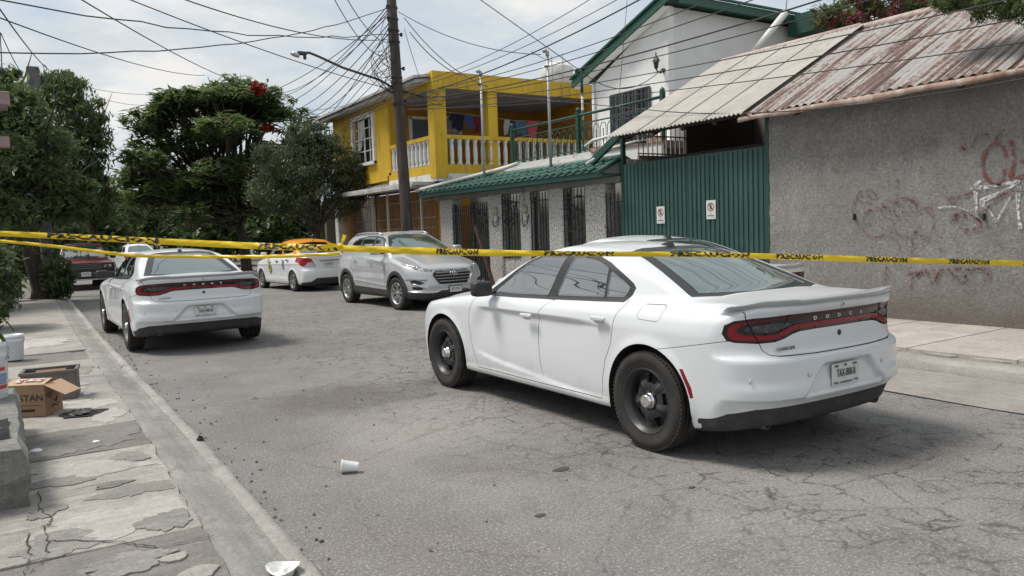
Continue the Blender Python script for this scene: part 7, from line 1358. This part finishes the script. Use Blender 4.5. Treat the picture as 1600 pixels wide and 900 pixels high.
# trees closing the end of the street
BG = 'trees closing the end of the street'
for i, (u, y, x, h, s) in enumerate(((0, 58, 5.2, 7.2, 2.6), (1, 66, 9.5, 8.0, 3.2), (2, 52, 1.2, 6.5, 2.8), (3, 62, 13.5, 7.5, 3.0), (4, 75, 6.5, 6.6, 3.6), (5, 46, 10.8, 5.6, 2.4), (6, 44, 13.6, 5.0, 2.2), (7, 80, 15, 6.5, 4), (8, 70, 1.0, 6.8, 3.6))):
    tree('street_tree', ('pale green tree with orange blossom at the street end', 'tall green tree behind the flame tree', 'leafy tree far along the left pavement', 'green tree far behind the mesquite', 'hazy green tree at the vanishing point of the street', 'dark tree behind the orange-roofed taxi', 'dark tree beside the yellow house far corner', 'far tree on the right beyond the flame tree', 'far tree on the left end of the street')[i], (x, y, 0), (x, y, h*.35), [(x, y, h*.62, s, s, h*.28, 2), (x-s*.5, y-.6, h*.45, s*.8, s*.8, h*.22, 1.5), (x+s*.5, y, h*.48, s*.8, s*.8, h*.24, 1.5), (x, y-1, h*.27, s*.9, s*.8, h*.16, 1.2)], 3400, (.55, .26), [LD, LM, LL], [(.25, .45, .30), (.4, .5, .1)][i % 2], 30+i, r0=.2, group=BG, extra=blossoms([((x-.8, y-2, h*.55), .6), ((x+.5, y-2.2, h*.7), .5)], 160, LR_, .25, 1) if i in (0, 1) else None)
tree('pink_flower_tree', 'tree with pink red flowers behind the rusty roof ridge', (18.6, 11.4, .1), (18.5, 11.3, 4.2), [(17.6, 11.9, 6.55, .75, .7, .35, 1), (18.6, 11.2, 6.75, .9, .8, .45, 1.4), (19.4, 10.6, 6.7, .8, .8, .4, 1.1), (18.3, 11.5, 7.2, 1.0, .9, .4, 1)], 3300, (.15, .06), [LM, LL, LO, LB_], [.40, .22, .28, .10], 51, r0=.12, extra=blossoms([((17.45, 12, 6.5), .3), ((18.2, 11.6, 6.75), .33), ((18.9, 11.0, 6.85), .38), ((19.3, 10.7, 6.75), .33), ((17.9, 11.7, 6.45), .3), ((18.5, 11.3, 6.5), .32), ((18.0, 11.6, 7.0), .3)], 420, LP, .11, 1))
# branches hanging over the top right corner
tree('overhanging_tree', 'small-leaved tree overhanging the rusty roof at the top right', (12.6, 2.4, .1), (12.2, 2.8, 5.2), [(10.5, 4.85, 4.16, .35, .42, .17, 1.5), (10.5, 5.35, 4.33, .4, .36, .12, 1.1), (10.5, 4.45, 4.0, .35, .32, .20, 1.5), (10.9, 3.9, 4.6, .9, .8, .40, 1.4), (11.6, 3.2, 5.1, 1.1, 1.0, .5, 1.2), (10.5, 5.5, 4.62, .35, .4, .16, .5)], 14000, (.08, .024), [LM, LL, LO], [.42, .30, .28], 61, r0=.10, droop=.35)
# grey post top between the left trees
b = MB(); b.box((1.25, 28.4, 3.6), (.34, .30, 7.0), bev=.03); tag(b.build('concrete_post', mat('post_concrete', (.13, .13, .14), .9, var=(6, (.08, .08, .08), .45, .65))), 'square grey concrete post rising between the left trees', 'post')
# ---------------------------------------------------------------- left pavement clutter
pk_ = empty('pink_timber_sign', (-.35, 10.8, .1), label='weathered pink timber post with cross boards at the left edge', cat='post'); PNK = mat('weathered_pink', (.36, .25, .25), .8, var=(5, (.25, .17, .17), .42, .66), stretch=(.4, 3, 3))
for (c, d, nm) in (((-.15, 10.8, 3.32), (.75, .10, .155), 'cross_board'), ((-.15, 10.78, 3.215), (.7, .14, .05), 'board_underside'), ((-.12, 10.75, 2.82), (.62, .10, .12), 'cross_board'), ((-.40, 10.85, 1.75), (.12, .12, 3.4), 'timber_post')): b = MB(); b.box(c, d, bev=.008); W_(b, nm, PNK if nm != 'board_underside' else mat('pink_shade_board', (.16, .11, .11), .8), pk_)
b = MB(); b.box((-.02, 10.72, 2.72), (.05, .07, .50), M=Matrix.Rotation(rad(-16), 3, 'Y')); W_(b, 'diagonal_brace', mat('pale_brace', (.55, .47, .46), .8), pk_)
# concrete block wall end
CBL = concrete_mat('block_concrete', (.26, .255, .24), (.40, .39, .37), (.17, .165, .155), sc=2.2, streak=(1, 1, .4), bumpd=.015)
cb = MB(); rr = random.Random(2); nx, ny, nz = 5, 10, 5
def bp(i, j, k):
    x = -.75+.80*i/nx; y = 5.3+2.35*j/ny; z = .09+.37*k/nz; e = .0
    if i == nx and k == nz: x -= .03
    x += rr.uniform(-.014, .014); y += rr.uniform(-.016, .016)+(.10*max(0, .5-k/nz) if j == 0 else 0); z += rr.uniform(-.010, .010) if k else 0; return (x, y, z)
V3 = {(i, j, k): bp(i, j, k) for i in range(nx+1) for j in range(ny+1) for k in range(nz+1)}
cb.grid([[V3[(i, j, nz)] for j in range(ny+1)] for i in range(nx+1)], smooth=False); cb.grid([[V3[(nx, j, k)] for j in range(ny+1)] for k in range(nz+1)], smooth=False); cb.grid([[V3[(i, 0, k)] for i in range(nx+1)] for k in range(nz+1)], smooth=False); cb.grid([[V3[(i, ny, k)] for i in range(nx+1)] for k in range(nz+1)], smooth=False)
tag(cb.build('concrete_block', CBL), 'broken concrete block ledge at the left edge of the pavement', 'block')
b = MB(); P = [[(-.45+.42*i/8, 5.62+.62*j/8-.05*(i/8), .475+.012*math.sin(i*1.7+j)+.01*math.sin(j*2.1)-(.10 if j == 0 else 0)) for j in range(9)] for i in range(9)]; b.grid(P); tag(b.build('black_cloth', mat('black_cloth', (.012, .012, .014), .9), fix=False), 'black cloth lying on the broken concrete block', 'cloth')
def bucket(loc, r, h, label, printed, rz=0., plant=False):
    e = empty('white_bucket', loc, label=label, cat='bucket', group='white plastic buckets'); x, y, z = loc; b = MB(); b.lathe([(r*.84, 0), (r*.86, .01), (r*.95, h*.72), (r*.99, h*.74), (r*.99, h*.78), (r*.955, h*.79), (r*.985, h*.90), (r*1.03, h*.91), (r*1.03, h*.94), (r*.985, h*.95), (r, h), (r*.96, h), (r*.93, h*.9)], c=loc, n=28); W_(b, 'bucket_body', mat('bucket_white', (.62, .65, .68), .4, var=(4, (.5, .5, .5), .5, .7)), e)
    b = MB(); b.tube([(x+r*1.02*math.cos(t), y-r*.3, z+h*.88-abs(math.sin(t))*h*.45) for t in np.linspace(0, math.pi, 11)], .005, 5); W_(b, 'bucket_handle', mat('galvanised'), e)
    if printed:
        for (a0, a1, z0, z1, nm, c) in ((-2.0, -1.2, .42, .48, 'red_print', (.45, .05, .04)), (-1.1, -.55, .50, .56, 'red_print', (.45, .05, .04)), (-1.1, -.4, .18, .25, 'red_print', (.45, .06, .04)), (-2.0, -1.25, .10, .38, 'blue_print', (.10, .20, .42)), (-1.1, -.4, .27, .46, 'blue_print', (.10, .2, .42))):
            q = MB(); lines = 1 if nm == 'red_print' else 6
            for l in range(lines):
                za = z0+(z1-z0)*l/lines; zb = za+(z1-z0)/lines*(.55 if lines > 1 else 1)
                q.grid([[(x+(r*(.86+.125*zz)+.002)*math.cos(t), y+(r*(.86+.125*zz)+.002)*math.sin(t), z+h*zz) for zz in (za, zb)] for t in np.linspace(a0, a1, 8)])
            W_(q, 'printed_label', mat(nm, c, .5), e, fix=False)
    return e
bucket((-.16, 7.25, .455), .165, .44, 'white printed paint bucket on the concrete block holding a plant', True); bucket((.06, 12.5, .1), .14, .34, 'plain white bucket behind the printed one', False); bucket((.17, 23.0, .1), .15, .50, 'small white bucket far along the left pavement', True)
# large-leaved potted plant standing in the printed bucket
pp = empty('potted_plant', (-.16, 7.25, .8), label='leafy green plant growing in the printed white bucket', cat='plant'); lfm = MB(); lfm.grid([[(t*.20, s*.060*math.sin(math.pi*min(1, t*.93+.07)), .06*math.sin(t*2.6)-.10*t*t+.012*abs(s)) for s in (-1, -.5, 0, .5, 1)] for t in np.linspace(0, 1, 9)]); LF1 = leaf_mat('plant_leaf', (.07, .17, .02), (.16, .26, .04)); LF2 = leaf_mat('plant_leaf_dark', (.03, .08, .015), (.06, .12, .03)); lme = lfm.mesh('plant_leaf', LF1); lme2 = lfm.mesh('plant_leaf_dark', LF2)
for i in range(26):
    a = i*2.4; q = rr.uniform(.0, .07); child_local(inst('leaf', lme if i % 3 else lme2, None, (-.20+q*math.cos(a), 7.25+q*math.sin(a), .84+.010*i), (rr.uniform(-.3, .3), rr.uniform(-.9, .2), a), [rr.uniform(.7, 1.1)]*3), pp)
b = MB()
for i in range(7): a = i*.9; b.tube([(-.18, 7.25, .78), (-.18+.03*math.cos(a), 7.25+.03*math.sin(a), .95), (-.18+.08*math.cos(a), 7.25+.08*math.sin(a), 1.08)], .007, 4)
W_(b, 'stems', mat('stem_brown', (.10, .07, .03), .8), pp)['kind'] = 'stuff'
def shrub(name, label, c, rx, ry, rz, n, lw, mats, probs, seed, group=None):
    rng = np.random.default_rng(seed); e = empty(name, (c[0], c[1], .1), label=label, cat='shrub', group=group); V = foliage(rng, [(c[0], c[1], c[2], rx, ry, rz, 2), (c[0]+rx*.4, c[1]-ry*.2, c[2]-rz*.3, rx*.7, ry*.7, rz*.7, 1)], n, lw); leaves_obj('foliage', V, mats, rng.choice(len(mats), n, p=probs), e)['kind'] = 'stuff'
    b = MB()
    for i in range(5): b.tube([(c[0], c[1], .05), (c[0]+rng.uniform(-.3, .3)*rx, c[1]+rng.uniform(-.3, .3)*ry, c[2]), (c[0]+rng.uniform(-.7, .7)*rx, c[1]+rng.uniform(-.7, .7)*ry, c[2]+rz*.6)], [.025, .015, .006], 5)
    W_(b, 'stem', BARK, e); return e
shrub('dark_shrub', 'dark shrub crowding the left edge behind the buckets', (-.55, 17.5, 1.25), .75, 1.2, 1.15, 3800, (.15, .06), [LD, LM], [.7, .3], 71, 'shrubs on the left pavement'); shrub('dark_shrub', 'low dark shrub by the small white bucket', (-.35, 22.2, .75), .55, .9, .75, 2200, (.14, .06), [LD, LM], [.75, .25], 72, 'shrubs on the left pavement'); shrub('trunk_shrub', 'green shrub growing at the foot of the left tree trunk', (1.30, 25.9, .75), .42, .6, .7, 2600, (.14, .05), [LD, LM, LL], [.5, .4, .1], 73, 'shrubs on the left pavement'); shrub('leafy_plant', 'light green plant beside the grey bin', (.45, 27.4, 1.35), .4, .5, .7, 900, (.2, .09), [LM, LL], [.5, .5], 74, 'shrubs on the left pavement')
bn = empty('grey_bin', (.12, 26.0, .1), label='dark grey plastic bin left of the tree trunk', cat='bin'); b = MB()
def frustum(mb, c, a, bt, h): 
    v = []
    for (sx, sy), z in ((bt, 0), (a, h)): v += [(c[0]+q*sx/2, c[1]+w*sy/2, c[2]+z) for q, w in ((-1, -1), (1, -1), (1, 1), (-1, 1))]
    return mb.add(v, [(3, 2, 1, 0), (4, 5, 6, 7)]+[(i, (i+1) % 4, 4+(i+1) % 4, 4+i) for i in range(4)])
frustum(b, (.12, 26.0, .12), (.62, .55), (.48, .42), .78); W_(b, 'bin_body', mat('bin_grey', (.05, .058, .062), .5), bn); b = MB(); b.box((.12, 26, .92), (.68, .60, .06), bev=.02); W_(b, 'bin_rim', mat('bin_grey'), bn)
# cardboard box and crate
CARD = mat('cardboard', (.30, .19, .115), .85, var=(3, (.25, .155, .095), .4, .7)); CIN = mat('cardboard_inside', (.46, .32, .21), .85); bx = empty('cardboard_box', (.12, 8.30, .1), label='open brown cardboard box lettered STANHO beside the crate', cat='box')
Mb = Matrix.Translation((.245, 8.06, .105)) @ Matrix.Rotation(rad(60), 4, 'Z')       # local x: right face (towards the road), local y: left face
LW, RWd, BH = .34, .30, .285
def bxp(mb, name, m, lip=None): o = mb.build(name, m, None); o.data.transform(Mb); return child_local(o, bx)
b = MB(); b.box((.003, LW/2, BH/2), (.006, LW, BH)); bxp(b, 'left_panel', CARD); b = MB(); b.box((RWd/2, .003, BH/2), (RWd-.012, .006, BH)); bxp(b, 'right_panel', CARD); b = MB(); b.box((RWd-.003, LW/2, BH/2), (.006, LW, BH)); b.box((RWd/2, LW-.003, BH/2), (RWd-.012, .006, BH)); b.box((RWd/2, LW/2, .004), (RWd-.014, LW-.014, .006)); bxp(b, 'back_panels', CARD)
b = MB(); b.add([(.0, -.0, BH), (RWd, -.0, BH), (RWd+.0, -.17, BH-.10), (.02, -.17, BH-.10), (.0, .004, BH-.004), (RWd, .004, BH-.004), (RWd, -.166, BH-.104), (.02, -.166, BH-.104)], [(0, 1, 2, 3), (7, 6, 5, 4), (0, 3, 7, 4), (1, 5, 6, 2), (2, 6, 7, 3)]); bxp(b, 'side_flap', CIN)
b = MB(); b.add([(0, 0, BH+.001), (0, LW, BH+.001), (.15, LW, BH+.035), (.15, 0, BH+.035), (0, 0, BH-.004), (0, LW, BH-.004), (.15, LW, BH+.03), (.15, 0, BH+.03)], [(0, 3, 2, 1), (4, 5, 6, 7), (3, 7, 6, 2), (0, 4, 7, 3), (1, 2, 6, 5)]); bxp(b, 'top_flap', CIN)
b = MB()
for (a0, a1, c0, c1) in ((.05, .09, .05, .12), (.10, .20, .06, .11), (.22, .27, .04, .12)): b.add([(c0, a0, BH+.012+c0*.23), (c0, a1, BH+.012+c0*.23), (c1, a1, BH+.012+c1*.23), (c1, a0, BH+.012+c1*.23)], [(0, 3, 2, 1)])
bxp(b, 'flap_label', mat('label_red_white', (.6, .58, .55), .6, var=(30, (.35, .05, .05), .5, .55)))
INK = mat('box_ink', (.02, .016, .014), .8); o = text_obj('box_lettering', 'STAN', .080, INK, None, Mb @ frame((-.003, .115, .165), (0, -1, 0), (0, 0, 1)), sx=1.05); child_local(o, bx); o = text_obj('box_lettering', 'HO', .072, INK, None, Mb @ frame((.065, -.003, .175), (1, 0, 0), (0, 0, 1)), sx=.95); child_local(o, bx)
b = MB(); b.box((-.002, .19, .055), (.002, .20, .022)); b.box((-.002, .17, .10), (.0015, .26, .003)); bxp(b, 'box_stripe', INK); b = MB()
for i in range(5): b.tube([(.10+.03*i, -.003, .06+.012*((i*5) % 3)), (.125+.03*i, -.003, .075-.01*(i % 2))], .004, 4)
b.tube([(.15, -.003, .13), (.18, -.003, .10), (.21, -.003, .14)], .004, 4); bxp(b, 'box_scrawl', INK)
cr = empty('plastic_crate', (.32, 8.95, .1), label='grey brown plastic crate standing behind the cardboard box', cat='crate'); CRM = mat('crate_taupe', (.15, .13, .12), .6, var=(4, (.10, .09, .085), .45, .7)); Mc = Matrix.Translation((.34, 8.98, .105)) @ Matrix.Rotation(rad(-8), 4, 'Z')
def crp(mb, name, m=None): o = mb.build(name, m or CRM, None); o.data.transform(Mc); return child_local(o, cr)
for sx in (-1, 1): b = MB(); b.box((sx*.23, 0, .20), (.014, .33, .15)); b.box((sx*.232, 0, .05), (.014, .33, .09)); [b.box((sx*.231, -.16+.032*i, .115), (.012, .012, .06)) for i in range(11)]; b.box((sx*.235, 0, .28), (.03, .36, .025)); crp(b, 'crate_end')
for sy in (-1, 1): b = MB(); b.box((0, sy*.165, .20), (.45, .014, .15)); b.box((0, sy*.167, .05), (.45, .014, .09)); [b.box((-.22+.0315*i, sy*.166, .115), (.012, .012, .06)) for i in range(15)]; b.box((0, sy*.168, .28), (.50, .03, .025)); crp(b, 'crate_side')
b = MB(); b.box((0, 0, .01), (.45, .32, .012)); crp(b, 'crate_floor'); b = MB(); b.box((.0, .02, .23), (.26, .16, .05), M=Matrix.Rotation(.3, 3, 'X')); o = b.build('wood_scrap', mat('wood_scrap', (.22, .12, .07), .8)); o.data.transform(Mc); tag(o, 'reddish wood scrap lying inside the plastic crate', 'wood')
# ---------------------------------------------------------------- litter
def cup(loc, label):
    e = empty('foam_cup', loc, label=label, cat='cup'); M = Matrix.Rotation(rad(152), 3, 'Z') @ Matrix.Rotation(rad(84), 3, 'Y'); b = MB(); b.lathe([(0, .002), (.028, .0), (.030, .004), (.041, .108), (.044, .110), (.044, .116), (.040, .116), (.039, .105), (.028, .008), (0, .008)], c=(loc[0]+.05, loc[1]-.03, loc[2]-.004), n=26, M=M, cap=False); W_(b, 'cup_body', mat('foam_white', (.78, .78, .77), .7), e); return e
cup((1.90, 5.02, .043), 'white foam cup lying on the road')
def crumple(name, c, r, h, label, m, cat, seed, n=14):
    rr = random.Random(seed); b = MB(); P = []
    for i in range(n//2+1):
        ph = math.pi/2*i/(n//2); P.append([(c[0]+r*math.cos(ph)*math.cos(t)*rr.uniform(.78, 1.1), c[1]+r*math.cos(ph)*math.sin(t)*rr.uniform(.78, 1.1), c[2]+h*math.sin(ph)*rr.uniform(.7, 1.1)) for t in np.linspace(0, 2*math.pi, n, endpoint=False)])
        P[-1].append(P[-1][0])
    b.grid(P, smooth=False); return tag(b.build(name, m, fix=False), label, cat)
FO = mat('foam_white'); b = MB(); n = 14; cx, cy = 1.0, 3.56
rows = []
for q, (r_, z) in enumerate(((.0, .105), (.05, .10), (.062, .115), (.078, .128))): rows.append([(cx+r_*math.cos(t)*(1+.07*math.sin(3*t)), cy+r_*1.05*math.sin(t)*(1+.06*math.sin(2*t+1)), z-.03+.012*math.sin(t*2+q)) for t in np.linspace(0, 2*math.pi, n+1)])
b.grid(rows, smooth=False); tag(b.build('foam_plate', FO, fix=False), 'crushed white foam plate on the kerb at the bottom', 'plate')
crumple('white_bag', (.38, 8.50, .10), .07, .05, 'crumpled white plastic bag on the pavement by the crate', FO, 'bag', 4); crumple('white_paper', (.63, 9.0, .1), .05, .03, 'small crumpled white paper right of the crate', FO, 'paper', 5); crumple('white_scrap', (.12, 6.75, .10), .045, .02, 'white scrap against the concrete block', FO, 'litter', 6); crumple('black_bag', (.52, 7.95, .112), .12, .035, 'flattened black plastic in the broken pavement hole', mat('black_plastic_bag', (.03, .03, .032), .35), 'bag', 7)
crumple('dirt_clump', (1.20, 6.35, .06), .032, .05, 'small dark clump of dirt and weeds on the kerb', mat('dark_soil', (.035, .030, .018), .95), 'clump', 8); crumple('white_wrapper', (.52, 6.75, .1), .03, .012, 'tiny white wrapper on the grey pavement slab', FO, 'litter', 9)
for (x, y, z, s, lab) in ((1.16, 3.48, .0, .035, 'pink flower petals in the gutter at the bottom'), (1.19, 10.9, .065, .04, 'pink flower petals on the kerb by the patrol car')):
    e = empty('fallen_blossom', (x, y, z), label=lab, cat='flower'); rr2 = random.Random(int(y*7)); b = MB()
    for i in range(9): a = rr2.uniform(0, 6.28); q = rr2.uniform(0, s); cx, cy = x+q*math.cos(a), y+q*math.sin(a); u = rr2.uniform(.010, .018); b.add([(cx-u, cy, z+.01), (cx, cy-u, z+.018), (cx+u, cy, z+.022), (cx, cy+u, z+.012)], [(0, 1, 2, 3)])
    W_(b, 'petals', mat('petal_pink', (.55, .06, .22), .6), e, fix=False)['kind'] = 'stuff'
b = MB(); b.add([(2.02, 8.0, .012), (2.06, 7.985, .02), (2.10, 8.0, .014), (2.06, 8.02, .01)], [(0, 1, 2, 3)]); tag(b.build('green_leaf', mat('fresh_leaf', (.06, .35, .04), .5), fix=False), 'small bright green leaf on the road', 'leaf')
rr2 = random.Random(11); b = MB()
for i in range(420):
    if i < 260: y = rr2.uniform(2.5, 26); x = kx(y)+abs(rr2.gauss(0, .12))+.01
    else: x = rr2.uniform(1.4, 7.8); y = rr2.uniform(2.5, 18)
    s = rr2.uniform(.004, .013); a = rr2.uniform(0, 6); c = math.cos(a); q = math.sin(a); b.add([(x-s*c*1.6, y-s*q*1.6, .004), (x+s*q, y-s*c, .004), (x+s*c*1.6, y+s*q*1.6, .004), (x-s*q, y+s*c, .004), (x, y, .006+s*.8)], [(0, 1, 4), (1, 2, 4), (2, 3, 4), (3, 0, 4)])
tag(b.build('road_grit', mat('grit_brown', (.07, .05, .035), .95, var=(3, (.16, .15, .14), .45, .6)), fix=False), 'scattered dead leaves and grit along the gutter', 'debris', kind='stuff')
for (x, y, s), wd_ in zip(((3.05, 4.15, .05), (2.45, 3.55, .028), (3.45, 3.35, .02)), ('largest', 'middle sized', 'smallest')):
    b = MB(); n = 16; b.add([(x+s*1.3*math.cos(t)*(1+.15*math.sin(3*t)), y+s*.8*math.sin(t), .0035) for t in np.linspace(0, 2*math.pi, n, endpoint=False)], [list(range(n))]); tag(b.build('oil_spot', mat('oil_dark', (.05, .045, .042), .6), fix=False), wd_+' of the dark oily spots on the foreground asphalt', 'stain', 'oily spots on the road')
# ---------------------------------------------------------------- police tape
TY = mat('tape_yellow', (.78, .55, .012), .35, trans=0.); TB = mat('tape_black', (.02, .018, .01), .5)
def tape(pts, label, texts, wid, name='barrier_tape'):
    """pts: world points of the tape centre line; wid: visible height at each point"""
    e = empty(name, pts[0], label=label, cat='tape'); P = [Vector(p) for p in pts]; Q = []; Wd = []; sub = 14
    for i in range(len(P)-1):
        p0, p1, p2, p3 = P[max(i-1, 0)], P[i], P[i+1], P[min(i+2, len(P)-1)]
        for k in range(sub): t = k/sub; Q.append(.5*((2*p1)+(p2-p0)*t+(2*p0-5*p1+4*p2-p3)*t*t+(3*p1-p0-3*p2+p3)*t**3)); Wd.append(wid[i]+(wid[i+1]-wid[i])*t)
    Q.append(P[-1]); Wd.append(wid[-1]); cum = [0.]
    for i in range(1, len(Q)): cum.append(cum[-1]+(Q[i]-Q[i-1]).length)
    def at(s):
        i = min(max(int(np.searchsorted(cum, s))-1, 0), len(Q)-2); t = (s-cum[i])/max(cum[i+1]-cum[i], 1e-6); return Q[i].lerp(Q[i+1], t), Wd[i]+(Wd[i+1]-Wd[i])*t, (Q[i+1]-Q[i]).normalized()
    def surf(s, v, off=0.):          # v in -.5..+.5 across the tape, slightly folded section
        p, w, t = at(s); w *= .84; up = Vector((0, 0, 1)); nrm = up.cross(t).normalized(); nrm = nrm if nrm.y < 0 or (abs(nrm.y) < 1e-3) else -nrm
        tw = .22*math.sin(s*1.7)+.15*math.sin(s*4.1); return p+up*(v*w)+nrm*(off+tw*v*w*.6+.006*(1-4*v*v)+.004*math.sin(s*23+v*5)*math.sin(s*3.1)+.003*math.sin(s*51-v*9))
    n = int(cum[-1]/.04); b = MB(); b.grid([[surf(cum[-1]*i/n, v) for v in (-.5, -.25, 0, .25, .5)] for i in range(n+1)]); W_(b, 'tape_film', TY, e, fix=False)
    for (s0, s1, word) in texts:      # lettering follows the film
        cu = bpy.data.curves.new('lettering', 'FONT'); cu.body = word; cu.size = 1; cu.offset = .05; cu.resolution_u = 1; t_ = bpy.data.objects.new('lettering', cu); COL.objects.link(t_); dg = bpy.context.evaluated_depsgraph_get(); me = bpy.data.meshes.new_from_object(t_.evaluated_get(dg)); bpy.data.objects.remove(t_); bpy.data.curves.remove(cu)
        xs = [v.co.x for v in me.vertices]; ys = [v.co.y for v in me.vertices]; x0, x1, y0, y1 = min(xs), max(xs), min(ys), max(ys)
        for v in me.vertices:
            s = s0+(s1-s0)*(v.co.x-x0)/(x1-x0); q = -.42+1.12*(v.co.y-y0)/(y1-y0); v.co = surf(s, min(q, .49), .004)
        me.materials.clear(); me.materials.append(TB); me.name = 'tape_lettering'; o = bpy.data.objects.new('tape_lettering', me); link(o); child_local(o, e)
    return e, cum, at
TP = [[-0.154, 7.533, 1.747], [0.505, 6.858, 1.678], [1.189, 6.107, 1.603], [1.615, 5.645, 1.559], [1.981, 5.225, 1.53], [2.324, 4.819, 1.5], [2.68, 4.405, 1.471], [3.08, 3.962, 1.449], [3.876, 3.619, 1.408], [4.617, 3.431, 1.356], [5.631, 3.242, 1.284], [7.375, 2.933, 1.166]]
TW = [0.0507, 0.054, 0.0565, 0.055, 0.0535, 0.0564, 0.0527, 0.0389, 0.04, 0.0486, 0.0498, 0.0532]
TT = [(0.68, 1.682, 'PRECAUCION'), (2.51, 3.142, 'PRECAUCION'), (3.881, 4.177, 'PRECAUCION'), (4.628, 5.076, 'PRECAUCION'), (5.462, 6.044, 'PRECAUCION'), (6.263, 6.669, 'PRECAUCION'), (7.071, 7.478, 'PRECAUCION'), (7.918, 8.362, 'PRECAUCION'), (8.769, 9.198, 'PRECAUCION')]
TP2 = [[-0.188, 8.988, 1.71], [0.31, 8.537, 1.634], [0.793, 8.095, 1.543], [1.054, 7.861, 1.5], [1.459, 7.535, 1.475], [1.917, 7.115, 1.456], [2.22, 6.797, 1.453], [2.478, 6.511, 1.463]]
TW2 = [0.0303, 0.0358, 0.0383, 0.0351, 0.0349, 0.0344, 0.0339, 0.0278]
KN = [1.99, 5.22, 1.547]
TP.append([8.42, 2.844, 1.097]); TW.append(TW[-1]); TP.append([10.46, 3.027, 0.963]); TW.append(TW[-1])
te, cum, at = tape(TP, 'yellow PRECAUCION barrier tape stretched across the whole street', TT, TW)
tape(TP2, 'second thinner folded yellow barrier tape sagging below the first on the left', [], TW2)
b = MB(); rr = random.Random(9); k0 = Vector(KN)
for (dx, dz, w) in ((.035, .075, .028), (-.13, -.005, .030), (-.09, .012, .034), (.02, .045, .02)):
    a = Vector((.836, -.548, 0)); tip = k0+a*dx+Vector((0, 0, dz)); up = Vector((0, 0, 1)).cross(a) if 0 else Vector((0, 0, 1)); sd_ = (tip-k0).normalized().cross(Vector((.544, .835, 0))).normalized()
    b.grid([[k0.lerp(tip, t)+sd_*(w*(.25+.75*t)*s)+Vector((0, -.008*math.sin(5*t+s), 0)) for s in (-.5, 0, .5)] for t in (0, .3, .6, 1)])
b.lathe([(.0, -.02), (.02, -.01), (.024, .0), (.018, .014), (0, .02)], c=k0, n=8); child_local(b.build('tape_knot', TY, fix=False), te)
